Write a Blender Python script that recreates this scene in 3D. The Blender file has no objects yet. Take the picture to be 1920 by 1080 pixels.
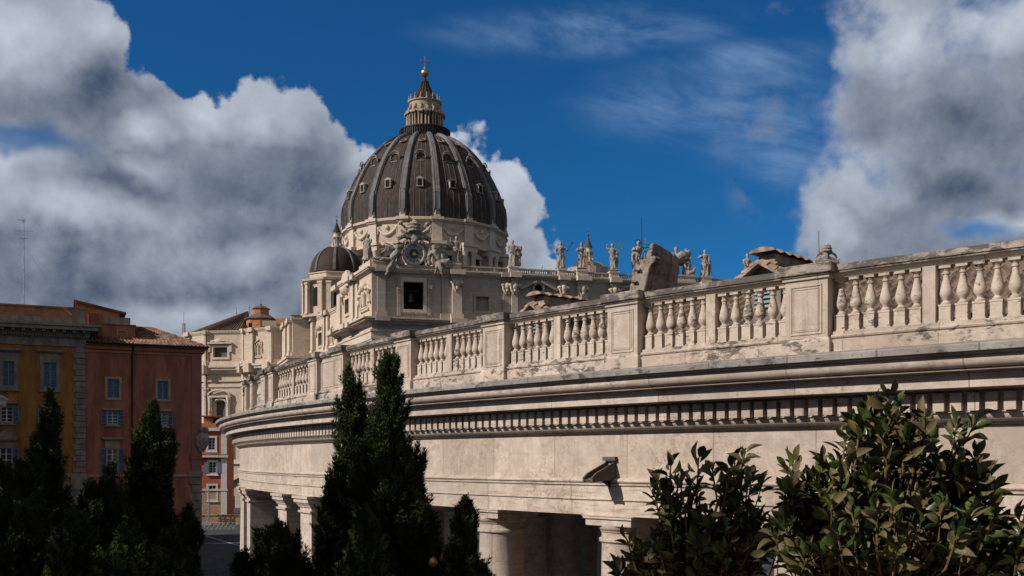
import bpy, bmesh, math, random
import numpy as np
from mathutils import Vector, Matrix, noise

R_ = math.radians
scene = bpy.context.scene
COL = scene.collection
EYE = 15.0            # eye height above the street
F = 1867.0            # focal length in photograph pixels
HOR = 863.6           # horizon row of the photograph

# ------------------------------------------------------------------ camera
cam_d = bpy.data.cameras.new('camera')
cam = bpy.data.objects.new('camera', cam_d)
COL.objects.link(cam)
cam.location = (0, 0, EYE)
cam.rotation_euler = (R_(90), 0, 0)
cam_d.sensor_width = 36.0
cam_d.lens = F / 1920 * 36
cam_d.shift_y = (HOR - 540) / 1920
cam_d.clip_start = 0.1
cam_d.clip_end = 6000
scene.camera = cam

# ------------------------------------------------------------------ sun, exposure
SUN_H = Vector((-0.915, -0.40)).normalized()
SUN_E = R_(33)
SUN = Vector((SUN_H.x * math.cos(SUN_E), SUN_H.y * math.cos(SUN_E), math.sin(SUN_E)))
sd = bpy.data.lights.new('sun', 'SUN')
sd.energy = 5.0
sd.angle = R_(0.5)
sd.color = (1.0, 0.935, 0.85)
so = bpy.data.objects.new('sun', sd)
COL.objects.link(so)
so.rotation_euler = SUN.to_track_quat('Z', 'Y').to_euler()
so.location = (-60, -40, 80)
scene.view_settings.view_transform = 'Standard'
scene.view_settings.look = 'None'
scene.view_settings.exposure = 0.0
scene.view_settings.gamma = 1.0
scene.render.engine = 'CYCLES'
scene.cycles.use_denoising = True
scene.cycles.max_bounces = 6
scene.cycles.diffuse_bounces = 3
scene.cycles.caustics_reflective = False
scene.cycles.caustics_refractive = False


class NT:
    """small helper to write node trees"""
    def __init__(s, tree):
        s.t = tree
    def n(s, typ, **kw):
        nd = s.t.nodes.new(typ)
        for k, v in kw.items():
            setattr(nd, k, v)
        return nd
    def link(s, a, b):
        s.t.links.new(a, b)
    def put(s, sock, v):
        if hasattr(v, 'is_linked') or hasattr(v, 'links'):
            s.link(v, sock)
        else:
            sock.default_value = v
    def math(s, op, a, b=None, c=None, clamp=False):
        nd = s.n('ShaderNodeMath', operation=op, use_clamp=clamp)
        s.put(nd.inputs[0], a)
        if b is not None: s.put(nd.inputs[1], b)
        if c is not None: s.put(nd.inputs[2], c)
        return nd.outputs[0]
    def vmath(s, op, a, b=None, c=None):
        nd = s.n('ShaderNodeVectorMath', operation=op)
        s.put(nd.inputs[0], a)
        if b is not None: s.put(nd.inputs[1], b)
        if c is not None: s.put(nd.inputs[2], c)
        return nd.outputs['Value'] if op in ('LENGTH', 'DOT_PRODUCT', 'DISTANCE') else nd.outputs[0]
    def noise(s, vec, scale, detail=4, rough=0.55, dist=0.0, lac=2.0, out='Fac'):
        nd = s.n('ShaderNodeTexNoise')
        s.put(nd.inputs['Vector'], vec)
        nd.inputs['Scale'].default_value = scale
        nd.inputs['Detail'].default_value = detail
        nd.inputs['Roughness'].default_value = rough
        nd.inputs['Lacunarity'].default_value = lac
        nd.inputs['Distortion'].default_value = dist
        return nd.outputs[out]
    def ramp(s, v, lo, hi, a=0.0, b=1.0, smooth=True):
        nd = s.n('ShaderNodeMapRange', interpolation_type='SMOOTHSTEP' if smooth else 'LINEAR')
        s.put(nd.inputs['Value'], v)
        nd.inputs['From Min'].default_value = lo
        nd.inputs['From Max'].default_value = hi
        nd.inputs['To Min'].default_value = a
        nd.inputs['To Max'].default_value = b
        return nd.outputs['Result']
    def mix(s, fac, a, b, mode='MIX'):
        nd = s.n('ShaderNodeMix', data_type='RGBA', blend_type=mode)
        s.put(nd.inputs[0], fac)
        for sock, v in ((nd.inputs[6], a), (nd.inputs[7], b)):
            if isinstance(v, tuple) and len(v) == 3: v = v + (1,)
            s.put(sock, v)
        return nd.outputs[2]
    def sep(s, v):
        nd = s.n('ShaderNodeSeparateXYZ'); s.put(nd.inputs[0], v)
        return nd.outputs
    def comb(s, x, y, z):
        nd = s.n('ShaderNodeCombineXYZ')
        s.put(nd.inputs[0], x); s.put(nd.inputs[1], y); s.put(nd.inputs[2], z)
        return nd.outputs[0]


# ------------------------------------------------------------------ sky with clouds
def azel(px, py):
    x, z = (px - 960) / F, (HOR - py) / F
    return math.atan2(x, 1.0), math.atan2(z, math.hypot(x, 1.0))

world = bpy.data.worlds.new('World')
scene.world = world
world.use_nodes = True
world.cycles.sampling_method = 'MANUAL'
world.cycles.sample_map_resolution = 512
W = NT(world.node_tree)
for nd in list(world.node_tree.nodes): world.node_tree.nodes.remove(nd)

# cloud mounds: centre px, radii px (of the sky directions they fill), kept as angles
BLOBS = [(-40, 30, 170, 150), (60, 60, 110, 130), (130, 150, 130, 120), (-60, 170, 200, 140), (120, 220, 200, 120), (255, 210, 110, 100),
         (370, 235, 120, 90), (320, 330, 250, 170), (490, 250, 110, 95), (560, 290, 100, 110), (450, 420, 240, 180), (610, 420, 110, 170),
         (120, 470, 300, 190), (300, 600, 560, 150), (-150, 500, 250, 250), (520, 560, 300, 170), (150, 300, 260, 160), (180, 400, 260, 160), (560, 480, 180, 160),
         (700, 320, 85, 75), (690, 390, 110, 120), (870, 290, 60, 60), (905, 340, 80, 90), (945, 400, 70, 90), (880, 430, 130, 130), (985, 490, 45, 50),
         (1730, 30, 150, 190), (1850, 130, 240, 230), (1690, 200, 140, 130), (1640, 110, 80, 120), (1950, 280, 220, 200), (1800, 320, 170, 110),
         (1590, 400, 80, 70), (1560, 450, 70, 70), (1690, 440, 170, 100), (1850, 430, 220, 140), (1600, 510, 120, 70)]
HOLES = [(50, 258, 120, 40), (1835, 425, 60, 24)]

grp = bpy.data.node_groups.new('cloud_detail', 'ShaderNodeTree')
grp.interface.new_socket('Dir', in_out='INPUT', socket_type='NodeSocketVector')
grp.interface.new_socket('Detail', in_out='OUTPUT', socket_type='NodeSocketFloat')
G = NT(grp)
gi, go = G.n('NodeGroupInput'), G.n('NodeGroupOutput')
g_dir = gi.outputs[0]
n1 = G.math('MULTIPLY_ADD', G.noise(g_dir, 9.0, 9, 0.66), 1.35, -0.675)
wdir = G.vmath('ADD', g_dir, G.vmath('MULTIPLY_ADD', G.noise(g_dir, 14.0, 3, 0.6, out='Color'), (0.045,) * 3, (-0.0225,) * 3))
def puff(scale, amp):
    vo = G.n('ShaderNodeTexVoronoi', feature='F1'); vo.inputs['Scale'].default_value = scale
    G.put(vo.inputs['Vector'], wdir)
    d = G.math('POWER', vo.outputs['Distance'], 1.6)
    return G.math('MULTIPLY_ADD', d, -amp, amp * 0.32)
pf = G.math('ADD', puff(11.0, 0.45), puff(27.0, 0.26))
G.link(G.math('ADD', n1, pf), go.inputs[0])

def detail_at(d):
    nd = W.n('ShaderNodeGroup'); nd.node_tree = grp
    W.put(nd.inputs[0], d)
    return nd.outputs[0]

def blob_field(g, vec, blobs, k=0.25):
    cur = None
    for (px, py, rx, ry) in blobs:
        az, el = azel(px, py)
        a = abs(azel(px + rx, py)[0] - az); e = abs(azel(px, py - ry)[1] - el)
        q = g.vmath('MULTIPLY_ADD', vec, (1 / a, 1 / e, 0), (-az / a, -el / e, 0))
        L = g.vmath('LENGTH', q)
        cur = L if cur is None else g.math('SMOOTH_MIN', cur, L, k)
    return g.math('SUBTRACT', 1.0, cur)

tc = W.n('ShaderNodeTexCoord')
dirv = tc.outputs['Generated']
dx, dy, dz = W.sep(dirv)
az_ = W.math('ARCTAN2', dx, dy)
el_ = W.math('ARCSINE', dz)
ae = W.comb(az_, el_, 0.0)
wv = W.vmath('MULTIPLY_ADD', W.noise(dirv, 8.0, 4, 0.6, out='Color'), (0.10, 0.10, 0), (-0.05, -0.05, 0))
aw = W.vmath('ADD', ae, wv)
shape = blob_field(W, aw, BLOBS)
hole = blob_field(W, aw, HOLES)
shape = W.math('MINIMUM', shape, 0.5)
t0_ = detail_at(dirv)
t1_ = detail_at(W.vmath('ADD', dirv, (-0.013, 0.0, 0.020)))
d0 = W.math('ADD', shape, t0_)
soft_ = W.ramp(az_, 0.18, 0.32)
al_ = W.math('ADD', W.math('MULTIPLY', W.ramp(d0, -0.04, 0.11), W.math('SUBTRACT', 1.0, soft_)), W.math('MULTIPLY', W.ramp(d0, -0.24, 0.36), soft_))
alpha = W.math('MULTIPLY', al_, W.ramp(W.math('ADD', hole, W.math('MULTIPLY', t0_, 0.8)), -0.5, 0.6, 1.0, 0.25))
relief = W.math('MULTIPLY', W.math('SUBTRACT', t0_, t1_), 0.85)
edge = W.ramp(d0, 0.02, 0.5, 0.26, 0.0)
# sun-facing bright cloud tops and the thick shadowed bellies
BRIGHT = [(40, 60, 120, 90), (170, 80, 60, 60), (30, 300, 110, 50), (150, 390, 200, 45), (285, 310, 45, 35), (700, 290, 90, 60), (680, 370, 45, 60),
          (880, 280, 70, 70), (960, 360, 60, 110), (1610, 360, 100, 55), (1560, 430, 50, 60), (1690, 50, 130, 90), (1860, 20, 160, 60), (1900, 405, 80, 35), (520, 215, 110, 45), (400, 215, 80, 40), (300, 240, 60, 30), (460, 480, 120, 40), (350, 580, 120, 40)]
DARK = [(590, 380, 130, 230), (450, 350, 240, 130), (60, 440, 160, 50), (520, 500, 220, 100), (30, 140, 90, 60), (1800, 200, 240, 90), (1800, 350, 260, 70),
        (1790, 490, 260, 70), (250, 540, 400, 50), (200, 170, 110, 70), (250, 330, 150, 60)]
br = W.math('MULTIPLY', W.math('MAXIMUM', W.math('ADD', blob_field(W, aw, BRIGHT, 0.4), 0.30), 0.0), 0.50)
dk = W.math('MULTIPLY', W.math('MAXIMUM', W.math('ADD', blob_field(W, aw, DARK, 0.5), 0.45), 0.0), 0.27)
mott = W.math('MULTIPLY_ADD', W.noise(dirv, 5.0, 7, 0.62, 0.8), 0.5, -0.25)
v_ = W.math('ADD', W.math('ADD', W.math('ADD', -0.07, relief), edge), W.math('ADD', W.math('SUBTRACT', br, dk), mott))
lit = W.ramp(v_, -0.62, 0.76, smooth=False)
c_cloud = W.mix(lit, (0.052, 0.082, 0.140), (0.58, 0.63, 0.72))

sky = W.n('ShaderNodeTexSky', sky_type='NISHITA')
sky.sun_disc = False
sky.sun_elevation = SUN_E
sky.sun_rotation = math.atan2(SUN_H.x, SUN_H.y)
sky.air_density = 1.0
sky.dust_density = 0.3
sky.ozone_density = 4.0
SKY_ST = 0.08
skyc = W.vmath('MULTIPLY', sky.outputs[0], (SKY_ST * 0.115, SKY_ST * 0.54, SKY_ST * 0.88))
# thin streaks of high cloud
cir_m = blob_field(W, ae, [(1330, 190, 230, 75), (1450, 240, 160, 70), (1100, 60, 260, 45), (1480, 290, 90, 60), (1380, 120, 160, 40)], 0.4)
rot = W.n('ShaderNodeVectorRotate', rotation_type='Z_AXIS')
W.put(rot.inputs['Vector'], ae); rot.inputs['Angle'].default_value = R_(14)
st = W.vmath('MULTIPLY', rot.outputs[0], (5.0, 17.0, 1.0))
cn = W.noise(st, 1.6, 7, 0.62, 0.4)
cir = W.math('MULTIPLY', W.ramp(cir_m, -0.5, 0.8), W.ramp(cn, 0.28, 0.90), clamp=True)
tex2 = W.noise(dirv, 22.0, 6, 0.6)
puffs = W.math('MULTIPLY', W.ramp(blob_field(W, ae, [(1440, 230, 140, 100), (1420, 340, 60, 90), (1465, 15, 40, 15), (1540, 20, 35, 14)], 0.3), -0.3, 0.8), W.ramp(tex2, 0.46, 0.72), clamp=True)
skyc = W.mix(W.math('MULTIPLY', cir, 0.78), skyc, (0.26, 0.40, 0.62))
skyc = W.mix(W.math('MULTIPLY', puffs, 0.45), skyc, (0.22, 0.26, 0.36))
final = W.mix(alpha, skyc, c_cloud)
# warm broken cloud added to the unseen sky behind and above, as fill light
fill_cloud = W.math('MULTIPLY', W.ramp(W.math('ADD', W.math('MULTIPLY', dy, -1.0), W.math('MULTIPLY', dz, 0.35)), 0.05, 0.45), W.ramp(W.noise(dirv, 2.2, 7, 0.6), 0.36, 0.56))
fill_cloud = W.math('MULTIPLY', fill_cloud, W.ramp(dz, 0.02, 0.22))
final = W.mix(fill_cloud, final, (0.47, 0.415, 0.37))
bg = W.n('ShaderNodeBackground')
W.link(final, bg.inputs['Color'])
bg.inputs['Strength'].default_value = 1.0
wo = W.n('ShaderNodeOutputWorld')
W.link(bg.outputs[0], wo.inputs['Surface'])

# ================================================================== materials
MATS = {}

def new_mat(name):
    m = bpy.data.materials.new(name); m.use_nodes = True
    t = m.node_tree
    for nd in list(t.nodes): t.nodes.remove(nd)
    g = NT(t)
    out = g.n('ShaderNodeOutputMaterial'); b = g.n('ShaderNodeBsdfPrincipled')
    g.link(b.outputs[0], out.inputs[0])
    MATS[name] = m
    return m, g, b

def geo_pos(g):
    return g.n('ShaderNodeNewGeometry').outputs['Position']

def bump(g, b, h, strength=0.3, dist=0.02):
    bp = g.n('ShaderNodeBump'); bp.inputs['Strength'].default_value = strength; bp.inputs['Distance'].default_value = dist
    g.link(h, bp.inputs['Height']); g.link(bp.outputs[0], b.inputs['Normal'])

CX, CY, RAD = 56.33, 75.33, 74.2

def travertine(name, base, light, brown, crust=0.0, bands=0.0, course=0.0, joints=0.0, scale=1.0, streak=0.0, grey=(0.06, 0.055, 0.05), jw=0.009):
    m, g, b = new_mat(name)
    p = geo_pos(g)
    ps = g.vmath('MULTIPLY', p, (scale, scale, scale))
    n_big = g.noise(ps, 0.55, 5, 0.6)
    n_mid = g.noise(ps, 2.6, 7, 0.65, 0.6)
    bed = g.noise(g.vmath('MULTIPLY', ps, (0.8, 0.8, 9.0)), 1.1, 7, 0.68, 0.3)
    c = g.mix(g.ramp(n_mid, 0.35, 0.68), base, light)
    c = g.mix(g.math('MULTIPLY', g.ramp(bed, 0.50, 0.72), bands), c, brown)
    n_b2 = g.noise(ps, 5.5, 8, 0.7, 0.8)
    blot = g.math('MULTIPLY', g.ramp(n_big, 0.42, 0.66), g.ramp(n_b2, 0.46, 0.62))
    c = g.mix(g.math('MULTIPLY', blot, 0.80), c, brown)
    if streak:
        sv = g.noise(g.vmath('MULTIPLY', ps, (5.5, 5.5, 0.4)), 1.0, 7, 0.68)
        c = g.mix(g.math('MULTIPLY', g.ramp(sv, 0.52, 0.75), streak), c, brown)
    if joints:
        x, y, z = g.sep(p)
        ang = g.math('MULTIPLY', g.math('ARCTAN2', g.math('SUBTRACT', y, CY), g.math('SUBTRACT', x, CX)), RAD / joints)
        cell = g.math('FLOOR', ang)
        wn_ = g.n('ShaderNodeTexWhiteNoise', noise_dimensions='1D'); g.put(wn_.inputs['W'], cell)
        c = g.mix(g.ramp(wn_.outputs[0], 0.0, 1.0, 0.0, 0.46, False), c, tuple(v * 0.62 for v in base))
        fr = g.math('SUBTRACT', ang, cell)
        jl = g.math('LESS_THAN', fr, jw)
        c = g.mix(g.math('MULTIPLY', jl, 0.65), c, tuple(v * 0.7 for v in brown))
    if course:
        x, y, z = g.sep(p)
        zz = g.math('DIVIDE', z, course)
        row = g.math('FLOOR', zz)
        al = g.math('ADD', g.math('MULTIPLY', g.math('SUBTRACT', x, g.math('MULTIPLY', y, 0.55)), 0.42), g.math('MULTIPLY', row, 0.37))
        cell = g.math('ADD', g.math('FLOOR', al), g.math('MULTIPLY', row, 17.3))
        wn_ = g.n('ShaderNodeTexWhiteNoise', noise_dimensions='1D'); g.put(wn_.inputs['W'], cell)
        c = g.mix(g.ramp(wn_.outputs[0], 0.0, 1.0, 0.0, 0.30, False), c, brown)
        jl = g.math('LESS_THAN', g.math('SUBTRACT', zz, row), 0.07)
        c = g.mix(g.math('MULTIPLY', jl, 0.45), c, brown)
    # pits
    pit = g.noise(g.vmath('MULTIPLY', ps, (14, 14, 22)), 1.0, 3, 0.6)
    pm = g.math('MULTIPLY', g.ramp(pit, 0.62, 0.70), g.ramp(n_mid, 0.40, 0.60))
    c = g.mix(g.math('MULTIPLY', pm, 0.5), c, tuple(v * 0.45 for v in brown))
    if crust:
        cr = g.noise(g.vmath('MULTIPLY', ps, (1.0, 1.0, 2.2)), 3.2, 8, 0.72, 0.4)
        cr2 = g.noise(ps, 0.9, 3, 0.5)
        f = g.ramp(g.math('ADD', cr, g.math('MULTIPLY', g.math('SUBTRACT', cr2, 0.5), 0.5)), 0.60 - 0.25 * crust, 0.68 - 0.2 * crust)
        c = g.mix(g.math('MULTIPLY', f, 0.85), c, grey)
    g.link(c, b.inputs['Base Color'])
    b.inputs['Roughness'].default_value = 0.85
    b.inputs['Specular IOR Level'].default_value = 0.25
    h = g.math('SUBTRACT', g.math('MULTIPLY', n_mid, 0.5), g.math('MULTIPLY', pm, 0.9))
    bump(g, b, h, 0.45, 0.03 / scale)
    return m

T_BASE, T_LIGHT, T_BROWN = (0.42, 0.335, 0.275), (0.55, 0.458, 0.382), (0.23, 0.158, 0.112)
travertine('travertine', T_BASE, T_LIGHT, T_BROWN, bands=0.25, joints=2.45, streak=0.6)
travertine('travertine_bedded', T_BASE, T_LIGHT, T_BROWN, bands=0.75, joints=3.3)
travertine('travertine_baluster', (0.43, 0.35, 0.285), (0.50, 0.42, 0.345), T_BROWN, bands=0.4, crust=0.14, scale=1.6)
travertine('travertine_plinth', T_BASE, T_LIGHT, T_BROWN, bands=0.4, crust=0.42, joints=1.9)
travertine('travertine_crusted', (0.26, 0.21, 0.175), (0.39, 0.325, 0.275), (0.12, 0.09, 0.07), bands=0.3, crust=0.80, joints=1.6)
travertine('travertine_black', (0.12, 0.105, 0.09), (0.22, 0.19, 0.16), (0.06, 0.05, 0.04), bands=0.3, crust=0.7)
travertine('spout_stone', (0.085, 0.07, 0.055), (0.13, 0.11, 0.088), (0.05, 0.04, 0.03), crust=0.1)
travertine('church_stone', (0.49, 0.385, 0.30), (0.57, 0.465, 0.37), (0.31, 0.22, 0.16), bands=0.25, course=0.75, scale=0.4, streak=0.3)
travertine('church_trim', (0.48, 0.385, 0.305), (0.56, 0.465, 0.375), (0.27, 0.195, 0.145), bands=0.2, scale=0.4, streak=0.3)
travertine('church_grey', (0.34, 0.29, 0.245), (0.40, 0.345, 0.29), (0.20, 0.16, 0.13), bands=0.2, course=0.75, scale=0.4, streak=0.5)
travertine('statue_stone', (0.255, 0.21, 0.172), (0.36, 0.305, 0.255), (0.10, 0.078, 0.06), crust=0.26, scale=1.2, streak=0.6)
travertine('ruddy_stone', (0.21, 0.16, 0.127), (0.30, 0.235, 0.19), (0.09, 0.066, 0.05), crust=0.34, scale=0.8, streak=0.5)
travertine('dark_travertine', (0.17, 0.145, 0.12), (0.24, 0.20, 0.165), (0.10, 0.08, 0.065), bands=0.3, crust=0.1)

def simple(name, col, rough=0.7, metal=0.0, var=0.25, scale=3.0, stretch=(1, 1, 1), dark=None, spec=0.3, bmp=0.0):
    m, g, b = new_mat(name)
    p = g.vmath('MULTIPLY', geo_pos(g), stretch)
    n = g.noise(p, scale, 6, 0.62, 0.3)
    d = dark or tuple(v * (1 - 2 * var) for v in col)
    c = g.mix(g.ramp(n, 0.32, 0.68), d, tuple(min(1, v * (1 + var * 0.4)) for v in col))
    g.link(c, b.inputs['Base Color'])
    b.inputs['Roughness'].default_value = rough
    b.inputs['Metallic'].default_value = metal
    b.inputs['Specular IOR Level'].default_value = spec
    if bmp: bump(g, b, n, bmp, 0.05)
    return m

travertine('lead_slab', (0.25, 0.225, 0.20), (0.34, 0.31, 0.28), (0.10, 0.088, 0.078), crust=0.18, joints=1.75, jw=0.02, streak=0.3)
simple('gold', (0.50, 0.33, 0.10), 0.38, 0.9, var=0.15)
simple('bronze_dark', (0.035, 0.033, 0.03), 0.6, 0.2)
simple('verdigris', (0.10, 0.24, 0.20), 0.7, 0.1)
simple('bell_bronze', (0.045, 0.06, 0.055), 0.5, 0.6)
simple('ochre_plaster', (0.285, 0.130, 0.036), 0.9, var=0.22, scale=0.9, stretch=(1, 1, 0.22))
simple('red_plaster', (0.32, 0.122, 0.078), 0.9, var=0.20, scale=0.9, stretch=(1, 1, 0.22))
simple('red_plaster_pale', (0.28, 0.125, 0.098), 0.9, var=0.12, scale=0.6)
simple('orange_plaster', (0.42, 0.17, 0.075), 0.9, var=0.15, scale=0.6)
simple('ochre_brick', (0.34, 0.16, 0.075), 0.9, var=0.18, scale=1.2)
simple('vermilion_plaster', (0.40, 0.10, 0.045), 0.9, var=0.12, scale=0.6)
simple('peach_plaster', (0.42, 0.25, 0.13), 0.9, var=0.12, scale=0.6)
simple('grey_trim', (0.235, 0.197, 0.167), 0.85, var=0.2, scale=1.5, stretch=(1, 1, 0.5), bmp=0.2)
simple('buff_trim', (0.36, 0.25, 0.16), 0.85, var=0.15, scale=1.5)
simple('white_trim', (0.58, 0.55, 0.52), 0.8, var=0.1)
simple('shutter_paint', (0.125, 0.165, 0.245), 0.6, var=0.12)
simple('blue_frame', (0.14, 0.20, 0.30), 0.6, var=0.12)
simple('louvre_paint', (0.20, 0.27, 0.27), 0.6, var=0.2)
simple('iron', (0.02, 0.02, 0.022), 0.55, 0.3)
simple('galvanised', (0.42, 0.42, 0.42), 0.45, 0.5)
simple('void', (0.010, 0.009, 0.009), 0.95, var=0.1)
simple('wood_dark', (0.05, 0.032, 0.02), 0.8)
simple('terracotta', (0.36, 0.15, 0.075), 0.85, var=0.3, scale=1.5, dark=(0.16, 0.09, 0.06))
simple('tile_weathered', (0.20, 0.135, 0.095), 0.9, var=0.3, scale=2.3, dark=(0.075, 0.058, 0.046))
simple('tile_dormer', (0.34, 0.225, 0.155), 0.9, var=0.3, scale=4, dark=(0.15, 0.105, 0.075))
simple('tile_church', (0.15, 0.105, 0.07), 0.9, var=0.3, scale=1.2, dark=(0.075, 0.055, 0.038))
simple('tile_red_roof', (0.22, 0.115, 0.075), 0.9, var=0.35, scale=1.1, dark=(0.06, 0.048, 0.036))
simple('asphalt', (0.052, 0.052, 0.056), 0.9, var=0.25, scale=0.8, bmp=0.1)
simple('paving', (0.12, 0.105, 0.09), 0.9, var=0.25, scale=0.5)
simple('road_paint', (0.6, 0.6, 0.58), 0.8)
simple('plant_soil', (0.03, 0.022, 0.016), 0.95)
simple('bark', (0.07, 0.052, 0.038), 0.9, var=0.3, scale=20)
simple('twig', (0.16, 0.105, 0.055), 0.8, var=0.3, scale=20)
simple('bird_white', (0.8, 0.8, 0.8), 0.7)
simple('dry_cone', (0.30, 0.15, 0.07), 0.8, var=0.35, scale=40)
simple('concrete', (0.30, 0.28, 0.26), 0.9)

# old lead sheets of the dome: dark, with pale vertical runs and rows of sheets
def lead(name, base, run, rust, zc):
    m, g, b = new_mat(name)
    p = geo_pos(g)
    x, y, z = g.sep(p)
    ang = g.math('ARCTAN2', g.math('SUBTRACT', y, zc[1]), g.math('SUBTRACT', x, zc[0]))
    v = g.comb(g.math('MULTIPLY', ang, 46.0), 0.0, g.math('MULTIPLY', z, 0.10))
    st = g.noise(v, 1.0, 6, 0.7)
    n2 = g.noise(p, 0.22, 6, 0.65, 0.5)
    n3 = g.noise(p, 1.3, 5, 0.6)
    row = g.math('FLOOR', g.math('MULTIPLY', z, 0.85))
    cel = g.math('FLOOR', g.math('MULTIPLY', ang, 30.0))
    wn_ = g.n('ShaderNodeTexWhiteNoise', noise_dimensions='2D')
    g.put(wn_.inputs['Vector'], g.comb(row, cel, 0.0))
    c = g.mix(g.ramp(n2, 0.35, 0.65), base, rust)
    c = g.mix(g.math('MULTIPLY', wn_.outputs[0], 0.55), c, tuple(q * 0.45 for q in base))
    c = g.mix(g.math('MULTIPLY', g.ramp(st, 0.52, 0.74), 0.7), c, run)
    c = g.mix(g.math('MULTIPLY', g.ramp(n3, 0.5, 0.75), 0.35), c, tuple(q * 0.4 for q in base))
    g.link(c, b.inputs['Base Color'])
    b.inputs['Roughness'].default_value = 0.7
    b.inputs['Specular IOR Level'].default_value = 0.12
    bump(g, b, g.math('ADD', wn_.outputs[0], n3), 0.25, 0.12)
    return m

# sprays and leaves
def foliage(name, a, b_, c_, scale=6.0, rough=0.6):
    m, g, b = new_mat(name)
    p = geo_pos(g)
    n = g.noise(p, scale, 3, 0.6)
    n2 = g.noise(p, scale * 7, 2, 0.5)
    c = g.mix(g.ramp(n, 0.38, 0.62), a, b_)
    c = g.mix(g.ramp(n2, 0.60, 0.75), c, c_)
    g.link(c, b.inputs['Base Color'])
    b.inputs['Roughness'].default_value = rough
    b.inputs['Specular IOR Level'].default_value = 0.25
    return m

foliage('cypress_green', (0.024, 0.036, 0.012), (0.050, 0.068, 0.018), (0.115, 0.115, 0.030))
foliage('cypress_sunlit', (0.09, 0.12, 0.025), (0.15, 0.18, 0.035), (0.22, 0.23, 0.06))  # light spray green, brightened so the tips look sunlit
foliage('hedge_green', (0.03, 0.05, 0.02), (0.05, 0.07, 0.025), (0.06, 0.08, 0.03))

def magnolia():
    m, g, b = new_mat('magnolia_leaf')
    gn = g.n('ShaderNodeNewGeometry')
    p = gn.outputs['Position']
    n = g.noise(p, 7.0, 3, 0.6)
    n2 = g.noise(p, 26.0, 2, 0.5)
    top = g.mix(g.ramp(n, 0.36, 0.64), (0.026, 0.046, 0.012), (0.070, 0.100, 0.020))
    top = g.mix(g.ramp(n2, 0.58, 0.74), top, (0.10, 0.13, 0.03))
    under = g.mix(g.ramp(n, 0.36, 0.64), (0.075, 0.052, 0.018), (0.11, 0.086, 0.027))
    under = g.mix(g.ramp(n2, 0.55, 0.75), under, (0.14, 0.125, 0.045))
    bf = gn.outputs['Backfacing']
    g.link(g.mix(bf, top, under), b.inputs['Base Color'])
    g.link(g.math('MULTIPLY_ADD', bf, 0.4, 0.34), b.inputs['Roughness'])
    b.inputs['Specular IOR Level'].default_value = 0.5
magnolia()

def glass(name, col, rough):
    m, g, b = new_mat(name)
    b.inputs['Base Color'].default_value = col + (1,)
    b.inputs['Roughness'].default_value = rough
    b.inputs['Specular IOR Level'].default_value = 0.8
glass('window_glass', (0.03, 0.035, 0.045), 0.06)
glass('lamp_glass', (0.3, 0.3, 0.3), 0.1)

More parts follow.
